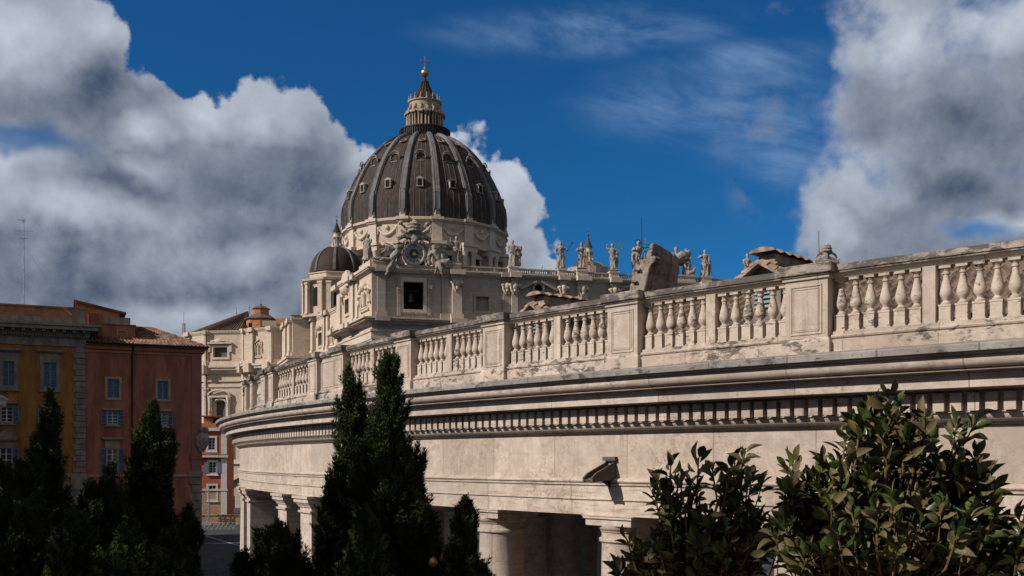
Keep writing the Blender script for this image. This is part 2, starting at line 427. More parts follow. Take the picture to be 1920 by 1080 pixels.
# ================================================================== mesh helpers
class MB:
    def __init__(s):
        s.v, s.f = [], []
    def add(s, verts, faces):
        o = len(s.v)
        s.v.extend([tuple(p) for p in verts])
        s.f.extend([tuple(o + i for i in f) for f in faces])
        return s
    def box(s, c, size, ax=None):
        """box with centre c, size along the axes ax (three unit vectors)"""
        ax = ax or (Vector((1, 0, 0)), Vector((0, 1, 0)), Vector((0, 0, 1)))
        c = Vector(c); h = [a * (d / 2) for a, d in zip(ax, size)]
        vs = [c + h[0] * i + h[1] * j + h[2] * k for i in (-1, 1) for j in (-1, 1) for k in (-1, 1)]
        fs = [(0, 1, 3, 2), (4, 6, 7, 5), (0, 4, 5, 1), (2, 3, 7, 6), (0, 2, 6, 4), (1, 5, 7, 3)]
        return s.add(vs, fs)
    def hexa(s, b, t):
        """solid between bottom quad b and top quad t"""
        return s.add(list(b) + list(t), [(3, 2, 1, 0), (4, 5, 6, 7), (0, 1, 5, 4), (1, 2, 6, 5), (2, 3, 7, 6), (3, 0, 4, 7)])
    def prism(s, pts, ext):
        """planar polygon pts extruded by vector ext"""
        n = len(pts); e = Vector(ext)
        a = [Vector(p) for p in pts]; b = [p + e for p in a]
        fs = [tuple(range(n - 1, -1, -1)), tuple(range(n, 2 * n))]
        fs += [(i, (i + 1) % n, n + (i + 1) % n, n + i) for i in range(n)]
        return s.add(a + b, fs)
    def lathe(s, c, prof, segs=24, phase=0.0, a0=0.0, a1=2 * math.pi, cap=True, sq=1.0, rot=0.0):
        """profile list of (radius, z) turned around the vertical axis through c"""
        full = abs(a1 - a0) > 6.28
        m = segs if full else segs + 1
        vs = []
        for (r, z) in prof:
            for k in range(m):
                a = a0 + (a1 - a0) * k / segs + phase
                x, y = r * math.cos(a), r * math.sin(a) * sq
                vs.append((c[0] + x * math.cos(rot) - y * math.sin(rot), c[1] + x * math.sin(rot) + y * math.cos(rot), c[2] + z))
        fs = []
        for i in range(len(prof) - 1):
            for k in range(segs if full else segs):
                k2 = (k + 1) % m
                fs.append((i * m + k, i * m + k2, (i + 1) * m + k2, (i + 1) * m + k))
        if cap and full:
            fs.append(tuple(range(m - 1, -1, -1)))
            o = (len(prof) - 1) * m
            fs.append(tuple(range(o, o + m)))
        return s.add(vs, fs)
    def tube(s, pts, r, segs=8):
        pts = [Vector(p) for p in pts]
        rs = r if isinstance(r, (list, tuple)) else [r] * len(pts)
        vs = []
        for i, p in enumerate(pts):
            d = (pts[min(i + 1, len(pts) - 1)] - pts[max(i - 1, 0)]).normalized()
            u = d.cross(Vector((0, 0, 1)) if abs(d.z) < 0.95 else Vector((1, 0, 0))).normalized()
            w = d.cross(u)
            for k in range(segs):
                a = 2 * math.pi * k / segs
                vs.append(p + u * (rs[i] * math.cos(a)) + w * (rs[i] * math.sin(a)))
        fs = [(i * segs + k, i * segs + (k + 1) % segs, (i + 1) * segs + (k + 1) % segs, (i + 1) * segs + k)
              for i in range(len(pts) - 1) for k in range(segs)]
        fs.append(tuple(range(segs - 1, -1, -1)))
        o = (len(pts) - 1) * segs
        fs.append(tuple(range(o, o + segs)))
        return s.add(vs, fs)
    def ball(s, c, r, segs=12, rings=8):
        r = r if isinstance(r, (list, tuple)) else (r, r, r)
        vs = [(c[0], c[1], c[2] - r[2])]
        for i in range(1, rings):
            a = -math.pi / 2 + math.pi * i / rings
            for k in range(segs):
                b = 2 * math.pi * k / segs
                vs.append((c[0] + r[0] * math.cos(a) * math.cos(b), c[1] + r[1] * math.cos(a) * math.sin(b), c[2] + r[2] * math.sin(a)))
        vs.append((c[0], c[1], c[2] + r[2]))
        fs = [(0, 1 + (k + 1) % segs, 1 + k) for k in range(segs)]
        for i in range(rings - 2):
            for k in range(segs):
                fs.append((1 + i * segs + k, 1 + i * segs + (k + 1) % segs, 1 + (i + 1) * segs + (k + 1) % segs, 1 + (i + 1) * segs + k))
        o = 1 + (rings - 2) * segs; t = len(vs) - 1
        fs += [(o + k, o + (k + 1) % segs, t) for k in range(segs)]
        return s.add(vs, fs)
    def sweep(s, path, prof, closed=False, cap=True):
        """plan path [(x,y)] left to right seen from outside; profile [(offset outwards, z)] from top to bottom"""
        n = len(path); P = [Vector(p) for p in path]
        vs = []
        for i in range(n):
            a = P[i] - P[i - 1] if (i or closed) else P[1] - P[0]
            b = P[(i + 1) % n] - P[i] if (i < n - 1 or closed) else P[-1] - P[-2]
            a.normalize(); b.normalize()
            na, nb = Vector((a.y, -a.x)), Vector((b.y, -b.x))
            mt = (na + nb)
            mt = mt / max(mt.dot(mt) / 2, 0.35) if mt.length > 1e-6 else na
            for (o, z) in prof:
                vs.append((P[i].x + mt.x * o, P[i].y + mt.y * o, z))
        m = len(prof); fs = []
        for i in range(n if closed else n - 1):
            j = (i + 1) % n
            for k in range(m - 1):
                fs.append((i * m + k, i * m + k + 1, j * m + k + 1, j * m + k))
        if cap and not closed:
            fs.append(tuple(range(m - 1, -1, -1))); fs.append(tuple((n - 1) * m + k for k in range(m)))
        return s.add(vs, fs)
    def build(s, name, mat, parent=None, smooth=None, bevel=0.0, local=True):
        me = bpy.data.meshes.new(name)
        vs = s.v
        if parent is not None and local:
            o = world_loc(parent)
            vs = [(x - o[0], y - o[1], z - o[2]) for (x, y, z) in vs]
        me.from_pydata(vs, [], s.f)
        me.validate(); me.update()
        bm = bmesh.new(); bm.from_mesh(me); bmesh.ops.recalc_face_normals(bm, faces=bm.faces); bm.to_mesh(me); bm.free()
        me.materials.append(MATS[mat] if isinstance(mat, str) else mat)
        if smooth:
            me.shade_smooth(); me.set_sharp_from_angle(angle=R_(smooth))
        ob = bpy.data.objects.new(name, me); COL.objects.link(ob)
        if parent is not None: ob.parent = parent
        if bevel:
            md = ob.modifiers.new('bevel', 'BEVEL'); md.width = bevel; md.segments = 1; md.limit_method = 'ANGLE'; md.angle_limit = R_(40)
        return ob

LOC = {}
def world_loc(ob):
    l = [0, 0, 0]
    while ob is not None:
        for i in range(3): l[i] += ob.location[i]
        ob = ob.parent
    return l

def tag(o, label=None, cat=None, group=None, kind=None):
    if label: o['label'] = label
    if cat: o['category'] = cat
    if group: o['group'] = group
    if kind: o['kind'] = kind
    return o

def empty(name, loc, label, cat, group=None):
    o = bpy.data.objects.new(name, None); COL.objects.link(o)
    o.location = loc; o.empty_display_size = 0.5
    return tag(o, label, cat, group)

UP = Vector((0, 0, 1))
def PX(px, D):
    """plan point at depth D seen at photograph column px"""
    return Vector(((px - 960) / F * D, D))
def ZY(py, D):
    return EYE + (HOR - py) / F * D

class Wall:
    """vertical wall plane: origin o (plan), direction u (plan, to the right seen from outside)"""
    def __init__(s, o, u):
        s.o = Vector(o); s.u = Vector(u).normalized(); s.n = Vector((s.u.y, -s.u.x))
        s.u3 = Vector((s.u.x, s.u.y, 0)); s.n3 = Vector((s.n.x, s.n.y, 0))
    def t(s, px):
        k = (px - 960) / F
        return (k * s.o.y - s.o.x) / (s.u.x - k * s.u.y)
    def p(s, t, d=0.0, z=0.0):
        q = s.o + s.u * t + s.n * d
        return Vector((q.x, q.y, z))
    def D(s, t): return s.o.y + s.u.y * t
    def z(s, px, py): return ZY(py, s.D(s.t(px)))
    def rect(s, x0, y0, x1, y1):
        xm = (x0 + x1) / 2
        return s.t(x0), s.t(x1), s.z(xm, y1), s.z(xm, y0)
    def box(s, mb, t0, t1, z0, z1, d0, d1):
        return mb.box(s.p((t0 + t1) / 2, (d0 + d1) / 2, (z0 + z1) / 2), (t1 - t0, d1 - d0, z1 - z0), (s.u3, s.n3, UP))
    def pbox(s, mb, x0, y0, x1, y1, d0, d1):
        t0, t1, z0, z1 = s.rect(x0, y0, x1, y1)
        return s.box(mb, t0, t1, z0, z1, d0, d1)
    def panel(s, mb, t0, t1, z0, z1, holes=(), depth=0.4, back=False):
        """wall face with rectangular openings and their reveals"""
        ts = sorted({t0, t1, *[h[0] for h in holes], *[h[1] for h in holes]})
        zs = sorted({z0, z1, *[h[2] for h in holes], *[h[3] for h in holes]})
        for a, b in zip(ts, ts[1:]):
            for c, d in zip(zs, zs[1:]):
                tm, zm = (a + b) / 2, (c + d) / 2
                if any(h[0] < tm < h[1] and h[2] < zm < h[3] for h in holes): continue
                mb.add([s.p(a, 0, c), s.p(b, 0, c), s.p(b, 0, d), s.p(a, 0, d)], [(0, 1, 2, 3)])
        for (a, b, c, d) in holes:
            f = [s.p(a, 0, c), s.p(b, 0, c), s.p(b, 0, d), s.p(a, 0, d)]
            k = [s.p(a, -depth, c), s.p(b, -depth, c), s.p(b, -depth, d), s.p(a, -depth, d)]
            mb.add(f + k, [(0, 1, 5, 4), (1, 2, 6, 5), (2, 3, 7, 6), (3, 0, 4, 7)] + ([(4, 5, 6, 7)] if back else []))
        return mb
    def frame(s, mb, t0, t1, z0, z1, w, d0, d1):
        """four bars around an opening"""
        s.box(mb, t0 - w, t0, z0 - w, z1 + w, d0, d1); s.box(mb, t1, t1 + w, z0 - w, z1 + w, d0, d1)
        s.box(mb, t0, t1, z1, z1 + w, d0, d1); s.box(mb, t0, t1, z0 - w, z0, d0, d1)
        return mb

def ridged(mb, A, B, C_, D_, pitch, amp, rows, overlap=0.04, jitter=0.0, seed=1):
    """tiled slope: A-B eave left to right, D_-C_ ridge; pantile waves across, steps up the slope"""
    rnd = random.Random(seed)
    A, B, C_, D_ = map(Vector, (A, B, C_, D_))
    w = max((B - A).length, (C_ - D_).length)
    nc = max(2, int(w / pitch)); sub = 6
    nrm = (B - A).cross(D_ - A).normalized()
    if nrm.z < 0: nrm = -nrm
    vs = []; cols = nc * sub + 1
    for r in range(rows):
        for e in (0, 1):
            v = (r + e) / rows
            lift = overlap * (1 - e)
            for i in range(cols):
                u = i / (cols - 1)
                ph = (i % sub) / sub
                hgt = amp * (math.sin(math.pi * ph * 2 - 0.6) if ph < 0.5 else 0.45 * math.sin(math.pi * ph * 2 - 0.6))
                jj = jitter * (noise.noise(Vector((i // sub * 3.1, r * 2.7, seed))))
                p = (A.lerp(B, u)).lerp(D_.lerp(C_, u), v) + nrm * (hgt + lift + jj)
                vs.append(p)
    fs = []
    for r in range(rows * 2 - 1):
        for i in range(cols - 1):
            fs.append((r * cols + i, r * cols + i + 1, (r + 1) * cols + i + 1, (r + 1) * cols + i))
    return mb.add(vs, fs)

# ================================================================== ground
def sheet(name, pts, z, mat):
    mb = MB(); mb.add([(x, y, z) for x, y in pts], [tuple(range(len(pts)))])
    return tag(mb.build(name, mat), kind='structure')

def gz(x, y):
    """the street climbs gently towards the church"""
    d = min(max((y - 45) / 50, 0), 1)
    return 5.3 * d * d * (3 - 2 * d)
mb = MB()
ys = [-400, -60, 0, 30] + [45 + 5 * i for i in range(11)] + [120, 160, 260, 340, 600, 2500]
xs_ = [-2500, -400, -150, -90, -60, -40, -20, 0, 40, 120, 400, 2500]
vs = [(x, y, gz(x, y)) for y in ys for x in xs_]
nx = len(xs_)
mb.add(vs, [(j * nx + i, j * nx + i + 1, (j + 1) * nx + i + 1, (j + 1) * nx + i) for j in range(len(ys) - 1) for i in range(nx - 1)])
tag(mb.build('street', 'asphalt'), kind='structure')

# ================================================================== colonnade
CC = Vector((CX, CY))
def cp(r, s, z=0.0):
    a = s / RAD
    return Vector((CX + r * math.cos(a), CY + r * math.sin(a), z))
def cax(s):
    a = s / RAD
    n = Vector((math.cos(a), math.sin(a), 0)); t = Vector((-math.sin(a), math.cos(a), 0))
    return t, n, UP
def arc(r, s0, s1, step=0.8):
    k = max(1, int(abs(s1 - s0) / step))
    return [tuple(cp(r, s0 + (s1 - s0) * i / k)[:2]) for i in range(k + 1)]
def s_at(px, r):
    """arc position where the sight line of column px meets radius r"""
    k = (px - 960) / F
    A = k * k + 1; B = -2 * (k * CX + CY); c = CX * CX + CY * CY - r * r
    dd = max(B * B - 4 * A * c, 0.0)
    y = (-B - math.sqrt(dd)) / (2 * A)
    return (math.atan2(y - CY, k * y - CX) % (2 * math.pi)) * RAD
def cbox(mb, s, r, z, size):
    return mb.box(cp(r, s, z), size, cax(s))

S0, S1 = 236.0, 321.0
colon = empty('colonnade', cp(RAD - 8, 285, 0), 'long curved travertine colonnade with a balustrade along its roof edge', 'colonnade')
E_ = EYE
def ring(name, prof, mat, s0=S0, s1=S1, smooth=30, parent=None, r=RAD, closed_prof=True):
    mb = MB(); pr = [(o, E_ + z) for o, z in prof]
    if closed_prof: pr = pr + [pr[0]]
    mb.sweep(arc(r, s0, s1), pr, cap=False)
    return mb.build(name, mat, parent or colon, smooth=smooth)

def curve(pts, n=5):
    """points of a rounded moulding between consecutive (o,z) with a bulge"""
    return pts
# cornice: lead-grey top slabs, fillet, ovolo, fillets, fascia
ring('cornice_slab', [(-0.2, 2.25), (1.29, 2.05), (1.30, 2.03), (1.29, 1.92), (1.20, 1.915), (-0.2, 1.915)], 'lead_slab')
ov = [(1.10, 1.862)] + [(1.13 - 0.15 * (1 - math.cos(a)), 1.795 - 0.15 * math.sin(a)) for a in [R_(x) for x in range(-70, 91, 16)]]
ring('cornice', [(0.0, 1.914), (1.20, 1.914), (1.20, 1.875), (1.10, 1.87)] + ov + [(0.95, 1.64), (0.99, 1.635), (0.99, 1.61), (0.81, 1.60), (0.79, 1.57), (0.81, 1.565), (0.81, 1.545), (0.76, 1.54), (0.76, 1.32), (0.72, 1.31), (0.67, 1.345), (0.47, 1.355), (0.43, 1.30), (0.27, 1.285), (0.0, 1.28)], 'travertine_bedded')
ring('bed_moulding', [(0.0, 1.279), (0.25, 1.279), (0.25, 0.905), (0.30, 0.90), (0.30, 0.89), (0.26, 0.885)] + [(0.09 + 0.17 * math.cos(a), 0.89 - 0.17 * math.sin(a)) for a in [R_(x) for x in range(0, 91, 18)]] + [(0.075, 0.705), (0.075, 0.675), (0.0, 0.67)], 'travertine_bedded')
mb = MB(); k = 0
s = 243.0
while s < 303:
    cbox(mb, s, RAD + 0.325, E_ + 1.08, (0.20, 0.16, 0.33)); s += 0.305
mb.build('dentil_course', 'travertine_bedded', colon)
ring('frieze', [(0.0, 0.669), (0.0, -0.42), (-0.5, -0.42), (-0.5, 0.669)], 'travertine')
tor = [(0.05 + 0.075 * math.cos(a), -0.50 - 0.055 * math.sin(a)) for a in [R_(x) for x in range(-80, 81, 20)]]
ring('architrave', [(-0.5, -0.421), (0.03, -0.421), (0.05, -0.44)] + tor + [(0.10, -0.565), (0.10, -0.60), (0.055, -0.615), (0.055, -0.93), (0.075, -0.94), (0.075, -0.965), (0.03, -0.985), (0.03, -1.35), (-1.3, -1.35), (-1.3, -0.421)], 'travertine_bedded')
# ceiling of the walk and the entablature on the far, square side
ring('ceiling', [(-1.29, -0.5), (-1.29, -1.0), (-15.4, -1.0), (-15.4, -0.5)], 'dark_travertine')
ring('inner_entablature', [(-15.41, 2.1), (-15.41, -1.35), (-16.7, -1.35), (-16.7, 1.2), (-17.8, 1.5), (-17.8, 2.1)], 'travertine_bedded')

# ---- columns: one column, copied along the four rows plus an added one
def column_mesh():
    mb = MB()
    prof = [(0.86, 0.0), (0.86, 0.25), (0.90, 0.30), (0.90, 0.42), (0.80, 0.48), (0.755, 0.55)]
    for i in range(9):
        v = i / 8
        prof.append((0.755 - 0.125 * v ** 1.6, 0.6 + v * 12.35))
    prof += [(0.64, 12.97), (0.69, 13.0), (0.70, 13.04), (0.69, 13.08), (0.635, 13.10), (0.63, 13.24), (0.665, 13.245), (0.665, 13.275), (0.68, 13.28), (0.72, 13.33), (0.735, 13.385), (0.735, 13.40)]
    mb.lathe((0, 0, 0), prof, 40)
    return mb
colm = column_mesh().build('column', 'travertine_bedded', colon, smooth=35, local=False)
abm = MB().box((0, 0, 13.485), (1.46, 1.46, 0.17)).box((0, 0, 13.60), (1.56, 1.56, 0.06)).box((0, 0, 13.6395), (1.60, 1.60, 0.019))
abac = abm.build('abacus', 'travertine_bedded', colm, local=False)
pl = MB().box((0, 0, 0.0), (1.9, 1.9, 0.3)).build('column_base', 'travertine_bedded', colm, local=False)
CW = Vector(world_loc(colon))
def put_copy(src, parent, loc, rz):
    c = src.copy(); COL.objects.link(c); c.parent = parent
    c.location = Vector(loc) - Vector(world_loc(parent)); c.rotation_euler = (0, 0, rz)
    for ch in src.children:
        d = ch.copy(); COL.objects.link(d); d.parent = c
    return c
PED_R = [304.7, 299.83, 294.93, 290.06, 285.24, 280.49]      # right-hand edges of the pedestals along the arc
cols = [(RAD - 0.66, s - 0.79) for s in PED_R] + [(RAD - 0.66, 256.2), (RAD - 0.66, 251.0), (RAD - 0.66, 309.0)]
for q_, rr in enumerate((RAD - 5.2, RAD - 10.2, RAD - 12.9, RAD - 15.9)):
    for i in range(9):
        cols.append((rr, 309.0 - 0.1 - i * 4.85 - (2.4 if q_ == 2 else 0)))  # the half-bay offset row is added to block bright views through the walk
for i, (r, s) in enumerate(cols):
    a = s / RAD
    if i == 0:
        colm.location = cp(r, s, 0) - CW; colm.rotation_euler = (0, 0, a)
    else:
        put_copy(colm, colon, cp(r, s, 0), a)

# ---- square piers of the end pavilion
def pier(s, r, w=1.3):
    mb = MB()
    cbox(mb, s, r, 6.5, (w, w, 13.0))
    cbox(mb, s, r, 13.05, (w + 0.16, w + 0.16, 0.08))
    cbox(mb, s, r, 13.16, (w + 0.02, w + 0.02, 0.14))
    cbox(mb, s, r, 13.255, (w + 0.14, w + 0.14, 0.05))
    t, n, u = cax(s)
    def q(z, k): 
        c = cp(r, s, z)
        return [c + t * a * k + n * b * k for a, b in ((-1, -1), (1, -1), (1, 1), (-1, 1))]
    mb.hexa(q(13.28, w / 2 + 0.09), q(13.40, w / 2 + 0.19))
    cbox(mb, s, r, 13.475, (w + 0.42, w + 0.42, 0.15))
    cbox(mb, s, r, 13.60, (w + 0.54, w + 0.54, 0.099))
    return mb.build('pier', 'travertine_bedded', colon)
for sr in (272.75, 269.55, 261.6, 258.7):
    pier(sr - 0.65, RAD - 0.62)
for sr in (272.75, 269.55, 261.6):
    pier(sr - 0.65, RAD - 5.6)

# ---- balustrade
bal = MB()
bal.sweep(arc(RAD - 0.42, 252, 306), [(-0.30, E_ + 2.47), (0.28, E_ + 2.47), (0.28, E_ + 2.20), (-0.30, E_ + 2.20), (-0.30, E_ + 2.47)], cap=False)
balustrade = bal.build('balustrade', 'travertine_plinth', colon, smooth=30)
def bring(name, prof, mat):
    mb = MB(); pr = [(o, E_ + z) for o, z in prof]; pr.append(pr[0])
    mb.sweep(arc(RAD - 0.42, 252, 306), pr, cap=False)
    return mb.build(name, mat, balustrade, smooth=30)
bring('plinth_moulding', [(-0.2, 2.66), (0.19, 2.66), (0.19, 2.60), (0.235, 2.585), (0.245, 2.555), (0.23, 2.525), (0.20, 2.51), (0.20, 2.4705), (-0.2, 2.4705)], 'travertine_plinth')
bring('rail', [(-0.2, 3.86), (0.20, 3.86), (0.185, 3.83), (0.15, 3.81), (0.12, 3.77), (-0.15, 3.77), (-0.2, 3.81)], 'travertine_bedded')
bring('rail_top', [(-0.26, 4.02), (-0.1, 4.05), (0.20, 4.045), (0.265, 4.015), (0.27, 3.905), (0.24, 3.89), (0.24, 3.8605), (-0.24, 3.8605)], 'travertine_crusted')

PW = 0.95
def pedestal(sr):
    s = sr - PW / 2; r = RAD - 0.42
    mb = MB()
    cbox(mb, s, r + 0.02, E_ + 3.12, (PW, 0.60, 1.31))
    zf = E_ + 3.14
    f = r + 0.32
    t, n, u = cax(s)
    for (a, b, w, h) in ((0, 0.50, 0.70, 0.035), (0, -0.50, 0.70, 0.035), (-0.335, 0, 0.035, 0.965), (0.335, 0, 0.035, 0.965)):
        mb.box(cp(f + 0.006, s, zf + b) + t * a, (w, 0.03, h), (t, n, u))
    for (a, b, w, h) in ((0, 0.44, 0.58, 0.02), (0, -0.44, 0.58, 0.02), (-0.28, 0, 0.02, 0.86), (0.28, 0, 0.02, 0.86)):
        mb.box(cp(f + 0.004, s, zf + b) + t * a, (w, 0.02, h), (t, n, u))
    mb.box(cp(f + 0.002, s, zf), (0.54, 0.014, 0.84), (t, n, u))
    cbox(mb, s, r + 0.02, E_ + 3.80, (PW + 0.09, 0.69, 0.06))
    p = mb.build('pedestal', 'travertine', balustrade, bevel=0.012)
    mb = MB()
    cbox(mb, s, r + 0.02, E_ + 2.34, (PW + 0.13, 0.73, 0.275))
    def q(z, e):
        c = cp(r + 0.02, s, z)
        return [c + t * x * (PW / 2 + e) + n * y * (0.30 + e) for x, y in ((-1, -1), (1, -1), (1, 1), (-1, 1))]
    mb.hexa(q(E_ + 2.477, 0.062), q(E_ + 2.56, 0.004))
    mb.build('pedestal_base', 'travertine_plinth', p, bevel=0.01)
    mb = MB()
    cbox(mb, s, r + 0.02, E_ + 3.85, (PW + 0.16, 0.76, 0.045))
    cbox(mb, s, r + 0.02, E_ + 3.975, (PW + 0.26, 0.86, 0.205))
    mb.hexa(q(E_ + 4.077, 0.12), q(E_ + 4.10, 0.02))
    mb.build('pedestal_cap', 'travertine_crusted', p, bevel=0.015)
    return p
ALLP = PED_R + [275.53, 272.95, 266.66, 264.94, 261.33, 258.6]
for sr in ALLP: pedestal(sr)

bm_ = MB()
bm_.box((0, 0, 0.155), (0.215, 0.215, 0.31)).box((0, 0, 0.0), (0.245, 0.245, 0.08)).box((0, 0, 0.33), (0.235, 0.235, 0.04))
bm_.lathe((0, 0, 0), [(0.088, 0.345), (0.098, 0.36), (0.098, 0.385), (0.074, 0.40), (0.058, 0.425), (0.064, 0.45), (0.092, 0.485), (0.113, 0.53), (0.119, 0.575), (0.113, 0.63), (0.097, 0.70),
                      (0.077, 0.78), (0.061, 0.85), (0.053, 0.91), (0.053, 0.93), (0.072, 0.94), (0.072, 0.965), (0.056, 0.975), (0.056, 1.0), (0.082, 1.03), (0.092, 1.05)], 18)
bm_.box((0, 0, 1.079), (0.215, 0.215, 0.06))
baluster = bm_.build('baluster', 'travertine_baluster', balustrade, smooth=40, local=False)
bused = False
def put_baluster(s, r=RAD - 0.42):
    global bused
    a = s / RAD
    loc = cp(r, s, E_ + 2.66)
    if not bused:
        bused = True
        baluster.location = loc - Vector(world_loc(balustrade)); baluster.rotation_euler = (0, 0, a)
    else:
        c = baluster.copy(); COL.objects.link(c); c.parent = balustrade
        c.location = loc - Vector(world_loc(balustrade)); c.rotation_euler = (0, 0, a)
def bay(sl, sr, post=True, per=6):
    if post:
        m = (sl + sr) / 2
        mb = MB(); cbox(mb, m, RAD - 0.42, E_ + 3.215, (0.25, 0.30, 1.12)); mb.build('post', 'travertine', balustrade, bevel=0.01)
        halves = [(sl, m - 0.125), (m + 0.125, sr)]
    else:
        halves = [(sl, sr)]
    for a, b in halves:
        p = (b - a) / per
        for k in range(per): put_baluster(a + (k + 0.5) * p)
def solid(sl, sr):
    mb = MB(); m = (sl + sr) / 2; w = sr - sl - 0.002
    cbox(mb, m, RAD - 0.44, E_ + 3.215, (w, 0.36, 1.11))
    if w > 1:
        t, n, u = cax(m); f = RAD - 0.26
        for (a, b, ww, h) in ((0, 0.46, w - 0.3, 0.035), (0, -0.46, w - 0.3, 0.035), (-w / 2 + 0.15, 0, 0.035, 0.955), (w / 2 - 0.15, 0, 0.035, 0.955)):
            mb.box(cp(f + 0.006, m, E_ + 3.2 + b) + t * a, (ww, 0.03, h), (t, n, u))
    mb.build('parapet_panel', 'travertine', balustrade)
for a, b in zip(PED_R[1:], PED_R): bay(a, b - PW)
bay(275.53, 280.49 - PW)
solid(272.95, 275.53 - PW)
bay(266.66, 272.95 - PW)
solid(264.94, 266.66 - PW)
bay(261.33, 264.94 - PW, post=False, per=8)
bay(258.6, 261.33 - PW, post=False, per=5)

# ---- water spout on the frieze
ss = s_at(1146, RAD)
t, n, u = cax(ss)
def sp(a, d, z): return cp(RAD + d, ss, E_ + z) + t * a
mb = MB()
for a in (-0.16, 0.16):      # two cheeks
    pts = [sp(a, 0.0, -0.02), sp(a, 0.10, -0.06), sp(a, 0.72, -0.30), sp(a, 0.86, -0.40), sp(a, 0.86, -0.50), sp(a, 0.80, -0.52), sp(a, 0.52, -0.50), sp(a, 0.0, -0.43)]
    mb.prism(pts, t * (0.05 if a < 0 else -0.05))
pts = [sp(-0.112, 0.0, -0.20), sp(-0.112, 0.70, -0.42), sp(-0.112, 0.855, -0.46), sp(-0.112, 0.82, -0.515), sp(-0.112, 0.52, -0.495), sp(-0.112, 0.0, -0.425)]
mb.prism(pts, t * 0.224)
mb.box(sp(0, 0.05, 0.045), (0.40, 0.10, 0.10), (t, n, u))
mb.build('water_spout', 'spout_stone', colon)
mb = MB(); mb.tube([sp(0.0, 0.0, -0.62), sp(0.0, 0.35, -0.46)], 0.05, 8); mb.build('spout_bracket', 'iron', colon)

# ---- tiled roof behind the balustrade
def polar_tiles(s0, s1, r0, z0, r1, z1, pitch, amp, rows, seed=3):
    mb = MB(); nc = int((s1 - s0) / pitch); sub = 6; cols_ = nc * sub + 1
    vs = []
    for rr in range(rows):
        for e in (0, 1):
            v = (rr + e) / rows
            for i in range(cols_):
                s = s0 + (s1 - s0) * i / (cols_ - 1); ph = (i % sub) / sub; ti = i // sub
                jit = noise.noise(Vector((ti * 1.7, rr * 2.3, seed)))
                h = amp * (math.sin(2 * math.pi * ph) if ph < 0.5 else 0.4 * math.sin(2 * math.pi * ph)) + 0.055 * (1 - e) + 0.03 * jit
                vs.append(cp(r0 + (r1 - r0) * v + 0.04 * jit * (1 - e), s + 0.03 * jit, E_ + z0 + (z1 - z0) * v + h))
    fs = [(a * cols_ + i, a * cols_ + i + 1, (a + 1) * cols_ + i + 1, (a + 1) * cols_ + i) for a in range(rows * 2 - 1) for i in range(cols_ - 1)]
    mb.add(vs, fs)
    return mb
polar_tiles(252, 312, RAD - 1.05, 2.35, RAD - 5.1, 4.72, 0.26, 0.075, 13).build('tile_roof', 'tile_weathered', colon, smooth=40)
ring('inner_roof', [(-5.05, 4.84), (-5.3, 4.84), (-17.5, 2.2), (-17.5, 2.1), (-5.05, 4.6)], 'tile_weathered', 236, 321)
ring('roof_gutter', [(-0.72, 2.3), (-1.3, 2.36), (-1.3, 1.95), (-0.72, 1.95)], 'lead_slab')

# ---- little tiled dormers on the roof
def dormer(pxl, dback, zeave, zapex, half, length):
    r0 = RAD - dback; s = s_at(pxl, r0)
    t, n, u = cax(s)
    def P(a, d, z): return cp(r0, s, E_ + z) + t * a - n * d
    mb = MB()
    zb = 2.3
    mb.prism([P(-half, 0, zb), P(half, 0, zb), P(half, 0, zeave), P(0, 0, zapex - 0.08), P(-half, 0, zeave)], -n * length)
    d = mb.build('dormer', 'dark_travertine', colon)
    lv = MB()
    for k in range(7):
        z = zeave - 0.12 - k * 0.11
        lv.box(P(0, -0.03, z), (half * 1.1, 0.05, 0.075), (t, (n + u * 0.6).normalized(), (u - n * 0.6).normalized()))
    lv.build('louvre', 'louvre_paint', d)
    rf = MB()
    for sg in (-1, 1):
        e = half + 0.22
        slope = (zapex - zeave) / half
        A, B = P(sg * e, -0.30, zeave - slope * 0.22 + 0.03), P(sg * e, length, zeave - slope * 0.22 + 0.03)
        C2, D2 = P(0, length, zapex + 0.03), P(0, -0.30, zapex + 0.03)
        ridged(rf, A, B, C2, D2, 0.30, 0.07, 3, 0.06, 0.03, seed=int(pxl) + sg)
        rf.prism([A, B, C2, D2], -u * 0.07)
    rf.build('dormer_roof', 'tile_dormer', d, smooth=40)
    cpm = MB()
    cpm.box(P(0, length * 0.52, zapex + 0.11), (0.44, length * 0.92, 0.26), (t, n, u))
    cap = cpm.build('ridge_vent', 'ruddy_stone', d)
    tm = MB(); k = 0
    nn = int(length * 0.98 / 0.42)
    for k in range(nn + 1):
        dd = 0.02 + k * 0.42
        pr = [(0.36 * math.cos(a), 0.12 * math.sin(a)) for a in [R_(x) for x in range(0, 181, 30)]]
        for a0 in (0.0,):
            vs = [];  
            for (dd2, sc) in ((dd - 0.14, 1.0), (dd + 0.20, 0.86)):
                vs += [P(x * sc, dd2, zapex + 0.25 + z * sc + 0.02 * (dd2 < dd)) for x, z in pr]
            m = len(pr)
            tm.add(vs, [(i, i + 1, m + i + 1, m + i) for i in range(m - 1)] + [tuple(range(m)), tuple(range(2 * m - 1, m - 1, -1))])
    tm.build('ridge_tiles', 'tile_dormer', d, smooth=50)
dormer(1433, 2.6, 4.52, 4.80, 0.44, 1.9)
dormer(1006, 2.6, 4.46, 4.74, 0.44, 1.9)

